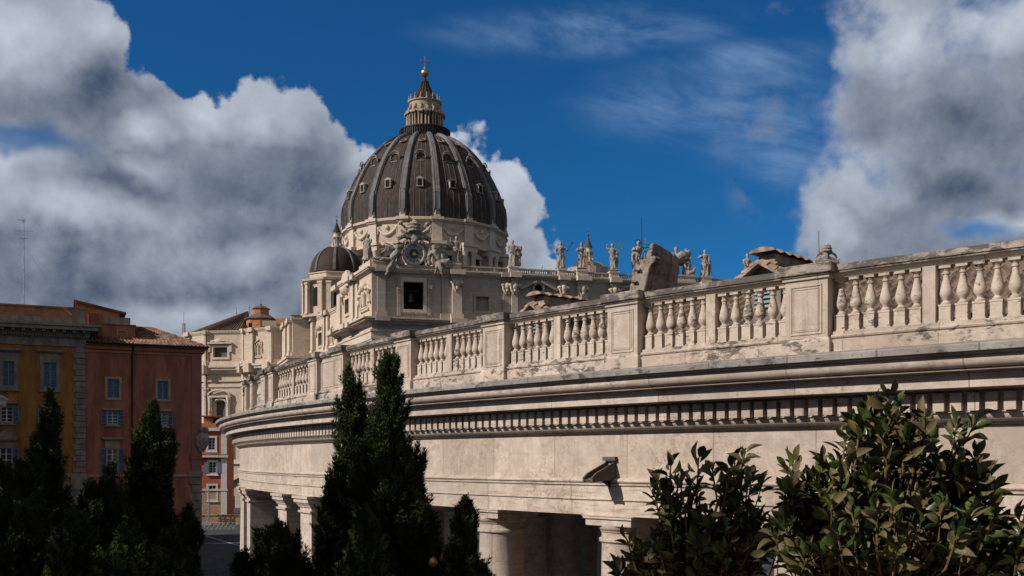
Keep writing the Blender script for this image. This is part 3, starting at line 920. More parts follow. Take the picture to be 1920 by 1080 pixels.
# ================================================================== basilica
DC = PX(796.5, 314.0); DM = 314.0 / F
bas = empty('basilica', (DC.x, DC.y, 5.0), 'huge domed pale stone church with a clock tower bay rising behind the colonnade', 'church')
lead('dome_lead', (0.046, 0.036, 0.031), (0.18, 0.16, 0.148), (0.066, 0.044, 0.032), DC)
lead('rib_lead', (0.17, 0.165, 0.166), (0.31, 0.305, 0.308), (0.12, 0.105, 0.095), DC)
SD1 = PX(631.5, 262.0); SD2 = PX(1103, 290.0)
lead('small_dome_lead', (0.048, 0.036, 0.030), (0.12, 0.105, 0.10), (0.055, 0.036, 0.027), SD1)
lead('far_dome_lead', (0.085, 0.068, 0.056), (0.17, 0.155, 0.14), (0.10, 0.075, 0.055), SD2)

def zd(y): return EYE + (HOR - y) * DM
DPROF = [(153.4, 446), (153.6, 430), (153.2, 414), (151.6, 400), (148.2, 392), (143.0, 378), (136.8, 363), (129.3, 347), (120.7, 332), (110.5, 316), (103.3, 306.6), (93.3, 295), (82.3, 284), (69.0, 275), (57.0, 269), (45.0, 265)]
DP = [(r * DM - 0.4, zd(y)) for r, y in DPROF]
def dome_r(z):
    for (r0, z0), (r1, z1) in zip(DP, DP[1:]):
        if z0 <= z <= z1: return r0 + (r1 - r0) * (z - z0) / (z1 - z0)
    return DP[-1][0]
mb = MB(); mb.lathe((DC.x, DC.y, 0), DP, 128, cap=False)
dome = mb.build('dome', 'dome_lead', bas, smooth=60)
def zw(y, rpx): return EYE + (HOR - y) / F * (314.0 - rpx * DM)      # height of a point seen on the near side of a ring
PHI0 = R_(8 + 5)
def dphi(phi):
    """outward, tangential axes for a bearing measured from the camera side"""
    n = Vector((math.sin(phi), -math.cos(phi), 0)); t = Vector((math.cos(phi), math.sin(phi), 0))
    return n, t
def dpt(c, phi, r, z, tt=0.0):
    n, t = dphi(phi)
    return Vector((c.x, c.y, 0)) + n * r + t * tt + UP * z
# ribs
for k in range(16):
    ph = PHI0 + k * R_(22.5); n, t = dphi(ph)
    mb = MB()
    for (w0, w1, h0, h1) in ((1.15, 0.52, -0.3, 0.45), (0.55, 0.28, 0.45, 0.75)):
        vs = []; m = len(DP)
        for i, (r, z) in enumerate(DP):
            a, b = DP[max(i - 1, 0)], DP[min(i + 1, m - 1)]
            d = Vector((b[0] - a[0], b[1] - a[1])).normalized(); nr = Vector((d.y, -d.x))
            f = r / DP[0][0]; w = w1 + (w0 - w1) * f
            for tt, h in ((-w, h0), (-w * 0.93, h1), (w * 0.93, h1), (w, h0)):
                rr, zz = r + nr.x * h, z + nr.y * h
                vs.append(dpt(DC, ph, rr, zz, tt))
        fs = [(i * 4 + j, i * 4 + j + 1, i * 4 + j + 5, i * 4 + j + 4) for i in range(m - 1) for j in range(3)]
        fs += [(0, 1, 2, 3), tuple((m - 1) * 4 + j for j in range(4))]
        mb.add(vs, fs)
    for sg in (-1, 1):
        mb.tube([dpt(DC, ph, r + 0.62, z + 0.1, sg * (0.24 + 0.46 * r / DP[0][0])) for r, z in DP[1:]], [0.12 + 0.12 * r / DP[0][0] for r, z in DP[1:]], 6)
    mb.build('rib', 'rib_lead', dome)
# standing seams between the ribs
for k in range(16):
    mb = MB()
    for f in (-0.27, 0.0, 0.27):
        ph = PHI0 + R_(11.25) + k * R_(22.5) + f * R_(15)
        mb.tube([dpt(DC, ph, r + 0.02, z) for r, z in DP[:-1]], 0.085, 5)
    mb.build('seam', 'rib_lead', dome)
# three tiers of roof windows on the camera side
for k in range(-5, 6):
    ph = PHI0 - R_(11.25) + k * R_(22.5); n, t = dphi(ph); ax = (t, n, UP)
    z = zw(348, 128); r = dome_r(z)
    mb = MB()
    mb.box(dpt(DC, ph, r + 0.2, z + 0.1, -0.78), (0.24, 1.5, 2.1), ax).box(dpt(DC, ph, r + 0.2, z + 0.1, 0.78), (0.24, 1.5, 2.1), ax)
    mb.box(dpt(DC, ph, r + 0.25, z - 1.0), (2.0, 1.5, 0.2), ax).box(dpt(DC, ph, r + 0.1, z + 1.25), (2.3, 1.8, 0.2), ax)
    mb.prism([dpt(DC, ph, r + 1.0, z + 1.36, -1.2), dpt(DC, ph, r + 1.0, z + 1.36, 1.2), dpt(DC, ph, r + 1.0, z + 1.95, 0)], -n * 2.4)
    w = mb.build('roof_window', 'church_grey', dome)
    MB().box(dpt(DC, ph, r + 0.1, z + 0.1), (1.34, 1.5, 2.0), ax).build('opening', 'void', w)
    z = zw(300, 98); r = dome_r(z)
    mb = MB()
    pts = [dpt(DC, ph, r + 0.55, z + 1.25 * math.sin(a), 1.45 * math.cos(a)) for a in [R_(x) for x in range(-30, 211, 20)]]
    mb.tube(pts, 0.22, 6)
    pts = [dpt(DC, ph, r + 0.9, z + 0.4 + 1.4 * math.sin(a), 1.6 * math.cos(a)) for a in [R_(x) for x in range(15, 166, 15)]]
    mb.tube(pts, 0.2, 6)
    mb.box(dpt(DC, ph, r + 0.7, z - 1.3), (2.0, 0.7, 0.3), ax)
    w = mb.build('roof_window', 'ruddy_stone', dome, smooth=50)
    mb = MB(); mb.prism([dpt(DC, ph, r + 0.4, z + 1.2 * math.sin(a), 1.4 * math.cos(a)) for a in [R_(x) for x in range(0, 360, 30)]], -n * 1.8)
    mb.build('opening', 'dome_lead', w)
    z = zw(271, 64); r = dome_r(z); nn = (n * 0.55 + UP * 0.85).normalized(); up2 = (UP * 0.55 - n * 0.85).normalized()
    c = dpt(DC, ph, r, z) + nn * 0.25
    mb = MB(); pts = [c + t * (1.0 * math.cos(a)) + up2 * (1.15 * math.sin(a)) for a in [R_(x) for x in range(0, 361, 24)]]
    mb.tube(pts, 0.22, 6)
    w = mb.build('roof_window', 'ruddy_stone', dome, smooth=50)
    mb = MB(); mb.prism([c + t * (0.85 * math.cos(a)) + up2 * (0.95 * math.sin(a)) for a in [R_(x) for x in range(0, 360, 30)]], -nn * 0.4)
    mb.build('opening', 'dome_lead', w)

# ---- drum
def zd(y): return zw(y, 152)
def L(c, lst, dm): return [(r * dm, zd(y)) for r, y in lst]
mb = MB()
mb.lathe((DC.x, DC.y, 0), L(DC, [(136, 560), (136, 462), (141, 460), (151, 457.5), (151, 453), (148, 450.5), (148.5, 449), (148.5, 415.5), (151, 413.5), (154.5, 411), (154.5, 407), (152, 405.5), (146, 405)], DM)[::1], 128, cap=False)
drum = mb.build('drum', 'church_stone', bas, smooth=30)
rA = 149 * DM
for k in range(16):
    ph = PHI0 + k * R_(22.5); n, t = dphi(ph); ax = (t, n, UP)
    if math.cos(ph) < -0.35: continue
    mb = MB()
    def B(r0, r1, y0, y1, w): 
        mb.box(dpt(DC, ph, (r0 + r1) / 2 * DM, (zd(y0) + zd(y1)) / 2), (w, (r1 - r0) * DM, abs(zd(y0) - zd(y1))), ax)
    B(146, 152.5, 414, 449.5, 3.0)                      # attic pilaster
    B(146, 157.5, 405.5, 410.8, 3.8); B(146, 155, 411, 413.9, 3.4)   # broken-out cornice
    B(136, 160, 451.3, 457, 5.4); B(136, 157.5, 457.1, 466, 4.9)      # entablature block over the columns
    B(134, 148, 466.2, 560, 2.7)                              # spur wall
    B(134, 160, 528, 560, 5.4)
    mb.build('buttress', 'church_trim', drum)
    for sg in (-1, 1):
        c = dpt(DC, ph, 152.5 * DM, 0, sg * 1.45)
        m2 = MB(); m2.lathe((c.x, c.y, 0), [(0.95, zd(529)), (0.95, zd(527)), (0.80, zd(525)), (0.70, zd(480)), (0.72, zd(476)), (0.80, zd(474)), (1.0, zd(469)), (1.1, zd(467.5)), (1.1, zd(466.2))], 14)
        m2.build('drum_column', 'church_trim', drum, smooth=50)
    # finial figures at the foot of each rib
    m2 = MB(); c = dpt(DC, ph, 153 * DM, 0)
    m2.box(dpt(DC, ph, 153 * DM, zd(403.6)), (1.7, 1.2, 0.6), ax)
    for sg in (-0.45, 0.45):
        q = dpt(DC, ph, 153 * DM, 0, sg)
        m2.lathe((q.x, q.y, 0), [(0.35, zd(402)), (0.42, zd(399)), (0.2, zd(396.5)), (0.3, zd(395.5)), (0.1, zd(393))], 8)
    m2.build('finial', 'church_trim', drum, smooth=50)
for k in range(16):
    ph = PHI0 - R_(11.25) + k * R_(22.5); n, t = dphi(ph); ax = (t, n, UP)
    if math.cos(ph) < -0.3: continue
    # garland in each attic panel: hanging swag, ribbon knots and a mask
    r = rA + 0.12; zt = zd(424)
    mb = MB()
    pts = [dpt(DC, ph + x * 2.9 / rA, r, zt - 2.4 * (1 - x * x) * 0.85) for x in [i / 8 for i in range(-8, 9)]]
    mb.tube(pts, [0.26 + 0.32 * (1 - abs(i / 8)) for i in range(-8, 9)], 7)
    for sg in (-1, 1):
        q = dpt(DC, ph + sg * 2.95 / rA, r, zt)
        mb.ball(q, (0.5, 0.4, 0.5), 8, 6); mb.tube([q, q - UP * 1.8 + t * sg * 0.15], [0.3, 0.14], 6)
    mb.ball(dpt(DC, ph, r, zt + 0.1), (0.7, 0.45, 0.7), 8, 6)
    mb.build('garland', 'church_trim', drum, smooth=60)
    rw = 136 * DM
    mb = MB()
    mb.box(dpt(DC, ph, rw + 0.1, zd(498), -1.55), (0.7, 0.8, 8.2), ax).box(dpt(DC, ph, rw + 0.1, zd(498), 1.55), (0.7, 0.8, 8.2), ax)
    mb.box(dpt(DC, ph, rw + 0.2, zd(472.3)), (4.4, 1.1, 0.5), ax)
    mb.prism([dpt(DC, ph, rw + 0.75, zd(470.7), -2.3), dpt(DC, ph, rw + 0.75, zd(470.7), 2.3), dpt(DC, ph, rw + 0.75, zd(463.5), 0)], -n * 1.1)
    w = mb.build('drum_window', 'church_trim', drum)
    MB().box(dpt(DC, ph, rw - 0.1, zd(498.5)), (2.38, 0.7, 8.0), ax).build('dark_recess', 'void', w)

# ---- lantern
def zd(y): return zw(y + 2.5, 12)
mb = MB()
mb.lathe((DC.x, DC.y, 0), L(DC, [(47, 266), (47.5, 262), (46, 261.5), (46.2, 243.5), (48, 243), (48, 241), (36, 240.8)], DM), 64)
plat = mb.build('lantern_platform', 'bronze_dark', bas, smooth=30)
mb = MB()
for k in range(64):
    ph = k * 2 * math.pi / 64; n, t = dphi(ph)
    mb.box(dpt(DC, ph, 46.9 * DM, zd(252)), (0.16, 0.3, 3.0), (t, n, UP))
mb.lathe((DC.x, DC.y, 0), [(47.4 * DM, zd(259.5)), (47.4 * DM, zd(258))], 64, cap=False)
mb.build('platform_railing', 'dome_lead', plat)
travertine('lantern_stone', (0.33, 0.245, 0.18), (0.42, 0.325, 0.245), (0.17, 0.115, 0.08), crust=0.15, scale=0.5, streak=0.5)
simple('lantern_core', (0.30, 0.13, 0.06), 0.9, var=0.2, scale=0.6)
lan = MB()
lan.lathe((DC.x, DC.y, 0), L(DC, [(26, 241), (26, 213.5), (31, 213), (36.5, 211.5), (36.5, 208.5), (33, 207.6), (29, 207.4), (29, 190), (31.5, 188.5), (31.5, 186.5), (28, 186.3), (20, 186)], DM), 48)
lantern = lan.build('lantern', 'lantern_stone', bas, smooth=30)
MB().lathe((DC.x, DC.y, 0), [(26.25 * DM, zd(240)), (26.25 * DM, zd(214))], 32, cap=False).build('inner_wall', 'lantern_core', lantern, smooth=30)
tw = MB(); ob = MB()
for k in range(16):
    ph = PHI0 + k * R_(22.5); n, t = dphi(ph); ax = (t, n, UP)
    for sg in (-1, 1):
        c = dpt(DC, ph, 33.2 * DM, 0, sg * 0.48)
        m2 = MB(); m2.lathe((c.x, c.y, 0), [(0.38, zd(240.7)), (0.30, zd(239)), (0.27, zd(217)), (0.38, zd(214.8)), (0.38, zd(213.4))], 10)
        m2.build('lantern_column', 'lantern_stone', lantern, smooth=50)
    tw.box(dpt(DC, ph, 34 * DM, zd(211.4)), (1.75, 1.4, 0.74), ax)
    tw.prism([dpt(DC, ph, 28 * DM, zd(207.3), -0.3), dpt(DC, ph, 35.5 * DM, zd(207.3), -0.3), dpt(DC, ph, 35 * DM, zd(204), -0.3), dpt(DC, ph, 31 * DM, zd(200), -0.3), dpt(DC, ph, 31.5 * DM, zd(196), -0.3), dpt(DC, ph, 28 * DM, zd(195), -0.3)], t * 0.6)
    c = dpt(DC, ph, 29.3 * DM, 0)
    m2 = MB(); m2.lathe((c.x, c.y, 0), [(0.45, zd(186.4)), (0.45, zd(184.5)), (0.18, zd(183.5)), (0.32, zd(181.5)), (0.16, zd(179)), (0.22, zd(178)), (0.32, zd(177)), (0.12, zd(175.8))], 8)
    m2.build('candelabrum', 'lantern_stone', lantern, smooth=50)
    ph2 = ph + R_(11.25); n, t = dphi(ph2)
    ob.box(dpt(DC, ph2, 26.2 * DM, zd(228.5)), (0.95, 0.3, 3.6), (t, n, UP))
tw.build('scroll_bracket', 'lantern_stone', lantern)
ob.build('lantern_window', 'orange_plaster' if False else 'void', lantern)
def zd(y): return zw(y + 1, 4)
sp_ = MB(); sp_.lathe((DC.x, DC.y, 0), L(DC, [(23, 186), (19.5, 180), (15.2, 174), (12, 168), (9.4, 162), (7.2, 156), (6, 153), (7.2, 152.6), (7.2, 150.8), (4.4, 150.2), (3.4, 146), (2.6, 143), (2.6, 141)], DM), 32)
for k in range(16):
    ph = PHI0 + k * R_(22.5)
    sp_.tube([dpt(DC, ph, r * DM, zd(y)) for r, y in [(23.5, 185.5), (19.9, 180), (15.6, 174), (12.4, 168), (9.8, 162), (7.6, 156), (6.4, 153)]], 0.16, 5)
spire = sp_.build('spire', 'dome_lead', bas, smooth=50)
MB().ball((DC.x, DC.y, zd(134.7)), 7.6 * DM, 24, 16).build('orb', 'gold', spire, smooth=80)
def cross(mb, x, y, z0, z1, za, arm, w, ax_t=Vector((0.966, 0.259, 0))):
    n = Vector((ax_t.y, -ax_t.x, 0)); ax = (ax_t, n, UP)
    mb.box((x, y, (z0 + z1) / 2), (w, w, z1 - z0), ax)
    mb.box((x, y, za), (arm * 2, w * 0.98, w), ax)
    for d in (-arm, arm):
        mb.ball(Vector((x, y, za)) + ax_t * d, w * 0.85, 6, 5)
    mb.ball((x, y, z1), w * 0.85, 6, 5)
    return mb
cr = MB(); cross(cr, DC.x, DC.y, zd(128), zd(105), zd(111.5), 1.15, 0.26)
cr.lathe((DC.x, DC.y, 0), [(0.5, zd(127.4)), (0.3, zd(125)), (0.25, zd(123.5))], 8)
cr.build('cross', 'statue_stone', spire)

# ---- façade and its left end bay
FB = Wall(PX(850, 188.0), (0.966, 0.259))
FB0 = FB.p(FB.t(697)).xy
FF = Wall(PX(632, 207.0), FB0 - PX(632, 207.0))
def zf(y): return ZY(y, 188.0)
ZT, ZB, ZC0, ZC1, ZM0, ZM1 = zf(497), zf(508.2), zf(508.4), zf(517), zf(600.5), zf(613)
tL, tR = FB.t(697), FB.t(1500)
mb = MB()
bell_h = FB.rect(756, 528.7, 794, 580.5)
win_h = FB.rect(892, 556, 916.6, 583)
FB.panel(mb, tL, tR, ZM0 - 0.5, ZC0, [bell_h, win_h], depth=0.9)
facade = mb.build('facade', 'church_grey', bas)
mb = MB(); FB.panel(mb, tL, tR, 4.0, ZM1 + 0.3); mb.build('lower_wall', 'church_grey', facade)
tF = (FF.o - FB0).length
mb = MB(); fwin = FF.rect(649, 561, 656.5, 588)
FF.panel(mb, 0, tF, ZM0 - 0.5, ZC0, [fwin], depth=0.7, back=True)
flank = mb.build('flank_wall', 'church_stone', bas)
simple('recess_shade', (0.10, 0.088, 0.072), 0.6, var=0.15)  # dark sheet colour stands in for the unlit depth of the recess
m2 = MB(); m2.add([FF.p(fwin[0], -0.66, fwin[2]), FF.p(fwin[1], -0.66, fwin[2]), FF.p(fwin[1], -0.66, fwin[3]), FF.p(fwin[0], -0.66, fwin[3])], [(0, 1, 2, 3)]); m2.build('dark_recess', 'recess_shade', flank)
mb = MB(); FF.panel(mb, 0, tF, 4.0, ZM1 + 0.3); mb.build('lower_wall', 'church_stone', flank)
# closing the block behind
path = [tuple(FF.o), tuple(FB0), tuple(FB.p(tR).xy)]
mb = MB(); back = [FF.o + FB.u * 20 + Vector((0, 6)), FF.o]
mb.add([(FF.o.x, FF.o.y, 4), (FF.o.x + 30, FF.o.y + 10, 4), (FF.o.x + 30, FF.o.y + 10, ZC0), (FF.o.x, FF.o.y, ZC0)], [(0, 1, 2, 3)])
q = FB.p(tR, -25); q0 = FB.p(tL, 0)
mb.add([(FF.o.x, FF.o.y, ZC0 - 0.2), (q0.x, q0.y, ZC0 - 0.2), (FB.p(tR).x, FB.p(tR).y, ZC0 - 0.2), (q.x, q.y, ZC0 - 0.2), (FF.o.x + 30, FF.o.y + 10, ZC0 - 0.2)], [(0, 1, 2, 3, 4)])
mb.build('roof_deck', 'church_grey', bas)
# cornices run round the corner
def cornice(name, zt, zb, out, mat='church_trim', pth=path, parent=bas, ext=0.0):
    h = zt - zb
    pr = [(-0.3, zt), (out, zt - 0.05 * h), (out, zt - 0.28 * h), (out * 0.82, zt - 0.34 * h), (out * 0.80, zt - 0.55 * h), (out * 0.45, zt - 0.62 * h), (out * 0.40, zt - 0.78 * h), (out * 0.15, zb), (-0.3, zb), (-0.3, zt)]
    mb = MB(); mb.sweep(pth, pr)
    return mb.build(name, mat, parent)
cornice('attic_cornice', ZC0, ZC1, 1.1)
cornice('main_cornice', ZM0, ZM1, 2.1)
mb = MB(); mb.sweep(path, [(-0.3, zf(622)), (0.35, zf(622)), (0.35, zf(626)), (0.15, zf(628)), (0.15, zf(640)), (-0.3, zf(640))]); mb.build('entablature', 'church_trim', bas)
# breaks of the cornices over the pilasters, and the pilasters
PIL = [(707.5, 722.5, 0.35, 0), (828, 845, 0.22, 0), (846.5, 864.5, 0.85, 1), (942.5, 957, 0.4, 1), (957.5, 969, 0.8, 1), (1049, 1061, 0.6, 1), (1082, 1099, 0.9, 1), (1144.5, 1156.5, 0.7, 1), (1245, 1257, 0.8, 1), (1312, 1326, 0.8, 1), (1400, 1414, 0.8, 1)]
for (x0, x1, d, mask) in PIL:
    t0, t1 = FB.t(x0), FB.t(x1)
    mb = MB()
    FB.box(mb, t0, t1, ZM0, ZC1 - 0.02, 0.0, d)
    FB.box(mb, t0 - 0.3, t1 + 0.3, ZM0, ZM0 + 1.1, 0.0, d + 0.3)
    FB.box(mb, t0 - 0.25, t1 + 0.25, ZC1 - 0.5, ZC1 - 0.021, 0.0, d + 0.2)
    if d > 0.3:
        FB.box(mb, t0 - 0.5, t1 + 0.5, ZC1, ZC0 + 0.03, 0.0, d + 1.15)
        FB.box(mb, t0 - 0.6, t1 + 0.6, ZM1 + 0.4, ZM0 + 0.03, 0.0, d + 2.15)
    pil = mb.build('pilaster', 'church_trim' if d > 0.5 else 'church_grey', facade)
    if mask:
        m2 = MB(); c = FB.p((t0 + t1) / 2, d + 0.1, ZC1 - 1.6)
        m2.ball(c, (0.6, 0.5, 0.75), 10, 8); m2.ball(c - UP * 0.8, (0.4, 0.4, 0.5), 8, 6)
        for sg in (-1, 1):
            w = c + FB.u3 * sg * 0.85
            m2.ball(w + UP * 0.2, (0.5, 0.3, 0.35), 8, 6); m2.tube([w + UP * 0.3, w - UP * 0.7 - FB.u3 * sg * 0.15, w - UP * 1.5 - FB.u3 * sg * 0.6], [0.3, 0.25, 0.15], 6)
        m2.build('cherub_mask', 'church_trim', pil, smooth=60)
# bell opening: moulded frame and side brackets; smaller blind window; both with sills
mb = MB(); FB.frame(mb, *bell_h, 0.62, -0.3, 0.28); FB.frame(mb, bell_h[0] - 0.64, bell_h[1] + 0.64, bell_h[2] - 0.64, bell_h[3] + 0.64, 0.18, -0.1, 0.16)
bw = mb.build('bell_opening', 'church_trim', facade)
mb = MB()
t0, t1, z0, z1 = bell_h
zt = z0 + 0.0
for k in range(11):
    tt = t0 + (k + 0.5) * (t1 - t0) / 11; mb.tube([FB.p(tt, -0.7, zt), FB.p(tt, -0.7, zt + 1.0)], 0.04, 5)
mb.box(FB.p((t0 + t1) / 2, -0.7, zt + 1.0), (t1 - t0, 0.08, 0.08), (FB.u3, FB.n3, UP))
mb.build('railing', 'iron', bw)
mb = MB()
c0, c1 = FB.p(t0 - 1, -7, z0 - 1), FB.p(t1 + 1, -7, z1 + 1)
mb.add([FB.p(t0 - 1.5, -7, z0 - 1), FB.p(t1 + 1.5, -7, z0 - 1), FB.p(t1 + 1.5, -7, z1 + 1), FB.p(t0 - 1.5, -7, z1 + 1),
        FB.p(t0 - 1.5, -0.91, z0 - 1), FB.p(t1 + 1.5, -0.91, z0 - 1), FB.p(t1 + 1.5, -0.91, z1 + 1), FB.p(t0 - 1.5, -0.91, z1 + 1)],
       [(0, 1, 2, 3), (0, 1, 5, 4), (1, 2, 6, 5), (2, 3, 7, 6), (3, 0, 4, 7)])
mb.build('bell_chamber', 'void', bw)
for (x0, x1) in ((744.5, 750.5), (801.5, 808)):
    mb = MB(); FB.pbox(mb, x0, 522, x1, 592, 0, 0.35); FB.pbox(mb, x0 - 1, 535, x1 + 1, 544, 0.3, 0.75); FB.pbox(mb, x0 - 0.5, 544, x1 + 0.5, 549, 0.3, 0.55)
    mb.build('bracket', 'church_grey', facade)
mb = MB(); FB.frame(mb, *win_h, 0.42, -0.1, 0.2)
bw2 = mb.build('attic_window', 'church_grey', facade)
mb = MB(); t0, t1, z0, z1 = win_h
mb.add([FB.p(t0, -0.88, z0), FB.p(t1, -0.88, z0), FB.p(t1, -0.88, z1), FB.p(t0, -0.88, z1)], [(0, 1, 2, 3)]); mb.build('blind_panel', 'church_grey', bw2)
# the bell and its yoke
bc = FB.p((bell_h[0] + bell_h[1]) / 2 - 0.2, -2.2, 0); zb = bell_h[2] + 1.55
mb = MB(); mb.lathe((bc.x, bc.y, 0), [(1.15, zb), (1.12, zb + 0.12), (0.92, zb + 0.5), (0.78, zb + 1.1), (0.70, zb + 1.6), (0.52, zb + 1.85), (0.2, zb + 1.95), (0.15, zb + 2.2)], 28)
bell = tag(mb.build('bell', 'bell_bronze', smooth=40), 'dark bronze bell hanging in the big square opening below the clock', 'bell')
mb = MB(); mb.box(Vector((bc.x, bc.y, zb + 2.3)), (3.2, 0.3, 0.35), (FB.u3, FB.n3, UP)); mb.box(Vector((bc.x, bc.y, zb + 2.3)) + FB.u3 * 1.5, (0.25, 0.3, 1.6), (FB.u3, FB.n3, UP))
mb.build('yoke', 'wood_dark', bell)
# pediment with round window
def oculus(cx_, cy_, hw, yb, yt):
    c = FB.p(FB.t(cx_), 0, 0); D = FB.D(FB.t(cx_)); zb_, zt_ = ZY(yb, D), ZY(yt, D); tc_ = FB.t(cx_); w = hw * D / F
    mb = MB()
    for sg in (-1, 1):
        a, b = FB.p(tc_ + sg * w, 0, zb_), FB.p(tc_ + sg * w * 0.12, 0, zt_)
        mb.prism([a, a + UP * 0.45, b + UP * 0.45, b], FB.n3 * 0.9)
    rr = 10.5 * D / F; cz = ZY(cy_, D)
    for r, tb, d in ((rr, 0.22, 0.5), (rr * 0.82, 0.16, 0.35)):
        mb.tube([FB.p(tc_ + r * math.cos(a), d, cz + r * math.sin(a)) for a in [R_(x) for x in range(0, 361, 15)]], tb, 6)
    mb.box(FB.p(tc_, 0.15, zb_ - 1.2), (w * 1.5, 0.3, 0.3), (FB.u3, FB.n3, UP))
    pe = mb.build('window_pediment', 'church_grey', facade)
    m2 = MB(); m2.prism([FB.p(tc_ + rr * 0.8 * math.cos(a), 0.2, cz + rr * 0.8 * math.sin(a)) for a in [R_(x) for x in range(0, 360, 20)]], FB.n3 * -0.2)
    m2.build('round_window', 'void', pe)
oculus(1008.5, 541, 36, 546, 531)
oculus(1196, 541, 38, 548, 533)
# ---- parapets, balustrades and statue pedestals along the top
PEDS = [(845.5, 863), (952.6, 969.5), (1044.6, 1060), (1080, 1099.5), (1141.5, 1157.6), (1187, 1204), (1260, 1280), (1281, 1300), (1313, 1331), (1394, 1411)]
zpt = ZT + 0.25
for x0, x1 in PEDS:
    mb = MB(); t0, t1 = FB.t(x0), FB.t(x1)
    FB.box(mb, t0, t1, ZC0 + 0.035, zpt, -1.1, 0.85)
    FB.box(mb, t0 - 0.12, t1 + 0.12, zpt - 0.3, zpt + 0.02, -1.2, 0.97); FB.box(mb, t0 - 0.1, t1 + 0.1, ZC0 + 0.04, ZC0 + 0.4, -1.2, 0.95)
    mb.build('statue_pedestal', 'church_trim', facade)
segs = [(863, 952.6), (969.5, 1044.6), (1060, 1080), (1099.5, 1141.5), (1157.6, 1187), (1204, 1260), (1300, 1313), (1331, 1394), (1411, 1495)]
for x0, x1 in segs:
    mb = MB(); t0, t1 = FB.t(x0), FB.t(x1)
    FB.box(mb, t0, t1, ZT - 0.3, ZT, -0.5, 0.25); FB.box(mb, t0, t1, ZC0 + 0.03, ZC0 + 0.3, -0.5, 0.25)
    n_ = max(3, int((t1 - t0) / 0.42))
    for k in range(n_):
        tt = t0 + (k + 0.5) * (t1 - t0) / n_; c = FB.p(tt, -0.12, 0); h0 = ZC0 + 0.3; hh = ZT - 0.3 - h0
        if k % 8 == 7: FB.box(mb, tt - 0.22, tt + 0.22, h0, ZT - 0.3, -0.4, 0.2)
        else: mb.lathe((c.x, c.y, h0), [(0.09, 0), (0.07, 0.1 * hh), (0.13, 0.35 * hh), (0.07, 0.75 * hh), (0.1, hh)], 6)
    mb.build('parapet', 'church_grey', facade)
# solid parapet of the clock bay and the flank
mb = MB(); FB.box(mb, FB.t(699), FB.t(722), ZC0 + 0.03, ZT + 0.15, -0.5, 0.3); FB.box(mb, FB.t(724), FB.t(745), ZC0 + 0.03, ZT - 0.1, -0.5, 0.1)
FB.box(mb, FB.t(806), FB.t(846), ZC0 + 0.03, ZT - 0.4, -0.5, 0.1); FB.box(mb, FB.t(697.6), FB.t(723), ZT - 0.15, ZT + 0.25, -0.6, 0.45)
mb.build('parapet', 'church_trim', facade)
mb = MB()
for (a, b, h, d) in ((0.3, 0.30, 0, 0.1), (0.31, 0.44, 0.2, 0.3), (0.45, 0.68, -0.2, 0.05), (0.70, 0.99, 0.2, 0.3)):
    FF.box(mb, a * tF if a != 0.3 else 0.3, b * tF, ZC0 + 0.03, ZT + h, -0.5, d)
mb.build('parapet', 'church_trim', flank)
# flank relief, window and pilasters
for (x0, x1, d) in ((634.5, 641, 0.4), (660.5, 667, 0.6), (668, 672.5, 0.3)):
    mb = MB(); t0, t1 = FF.t(x0), FF.t(x1)
    FF.box(mb, t0, t1, ZM0, ZC1 - 0.02, 0, d); FF.box(mb, t0 - 0.35, t1 + 0.35, ZM0, ZM0 + 1.1, 0, d + 0.3)
    FF.box(mb, t0 - 0.5, t1 + 0.5, ZC1, ZC0 + 0.03, 0, d + 1.15); FF.box(mb, t0 - 0.6, t1 + 0.6, ZM1 + 0.4, ZM0 + 0.03, 0, d + 2.1)
    mb.build('pilaster', 'church_trim', flank)
def shield_relief(Wl, cx_, y0, y1, hw, parent, mat='church_trim'):
    """carved niche: scrolled frame with a crowned shield"""
    t = Wl.t(cx_); D = Wl.D(t); z1, z0 = ZY(y0, D), ZY(y1, D); w = abs(Wl.t(cx_ + hw) - t); h = z1 - z0
    mb = MB(); P = lambda a, b, d=0.15: Wl.p(t + a * w, d, z0 + b * h)
    mb.tube([P(-0.55, 0.12), P(-0.55, 0.6), P(-0.35, 0.74), P(0, 0.79), P(0.35, 0.74), P(0.55, 0.6), P(0.55, 0.12), P(-0.55, 0.12)], 0.09 * w, 6)
    for sg in (-1, 1):
        mb.tube([P(sg * 0.95, 0.28), P(sg * 0.9, 0.5), P(sg * 0.75, 0.62), P(sg * 0.95, 0.75), P(sg * 0.8, 0.86), P(sg * 0.45, 0.84), P(sg * 0.4, 0.9)], 0.14 * w, 6)
    mb.ball(P(0, 0.94, 0.2), 0.26 * w, 8, 6); mb.tube([P(0, 0.2), P(0, 0.62)], [0.12 * w, 0.2 * w], 6); mb.ball(P(0, 0.66, 0.2), 0.17 * w, 8, 6)
    Wl.box(mb, t - 0.75 * w, t + 0.75 * w, z0 + 0.02 * h, z0 + 0.09 * h, 0, 0.35)
    return mb.build('shield_relief', mat, parent, smooth=60)
shield_relief(FF, 684.7, 536, 585, 10.5, flank)
mb = MB(); FF.frame(mb, *fwin, 0.5, -0.1, 0.3)
t0, t1, z0, z1 = fwin; tm, w = (t0 + t1) / 2, (t1 - t0)
mb.prism([FF.p(tm - w * 1.5, 0.0, z1 + 2.4), FF.p(tm + w * 1.5, 0.0, z1 + 2.4), FF.p(tm + w * 0.3, 0.0, z1 + 5.6), FF.p(tm - w * 0.6, 0, z1 + 5.2)], FF.n3 * 0.7)
mb.ball(FF.p(tm, 0.6, z1 + 1.6), (1.1, 0.6, 0.9), 10, 8)
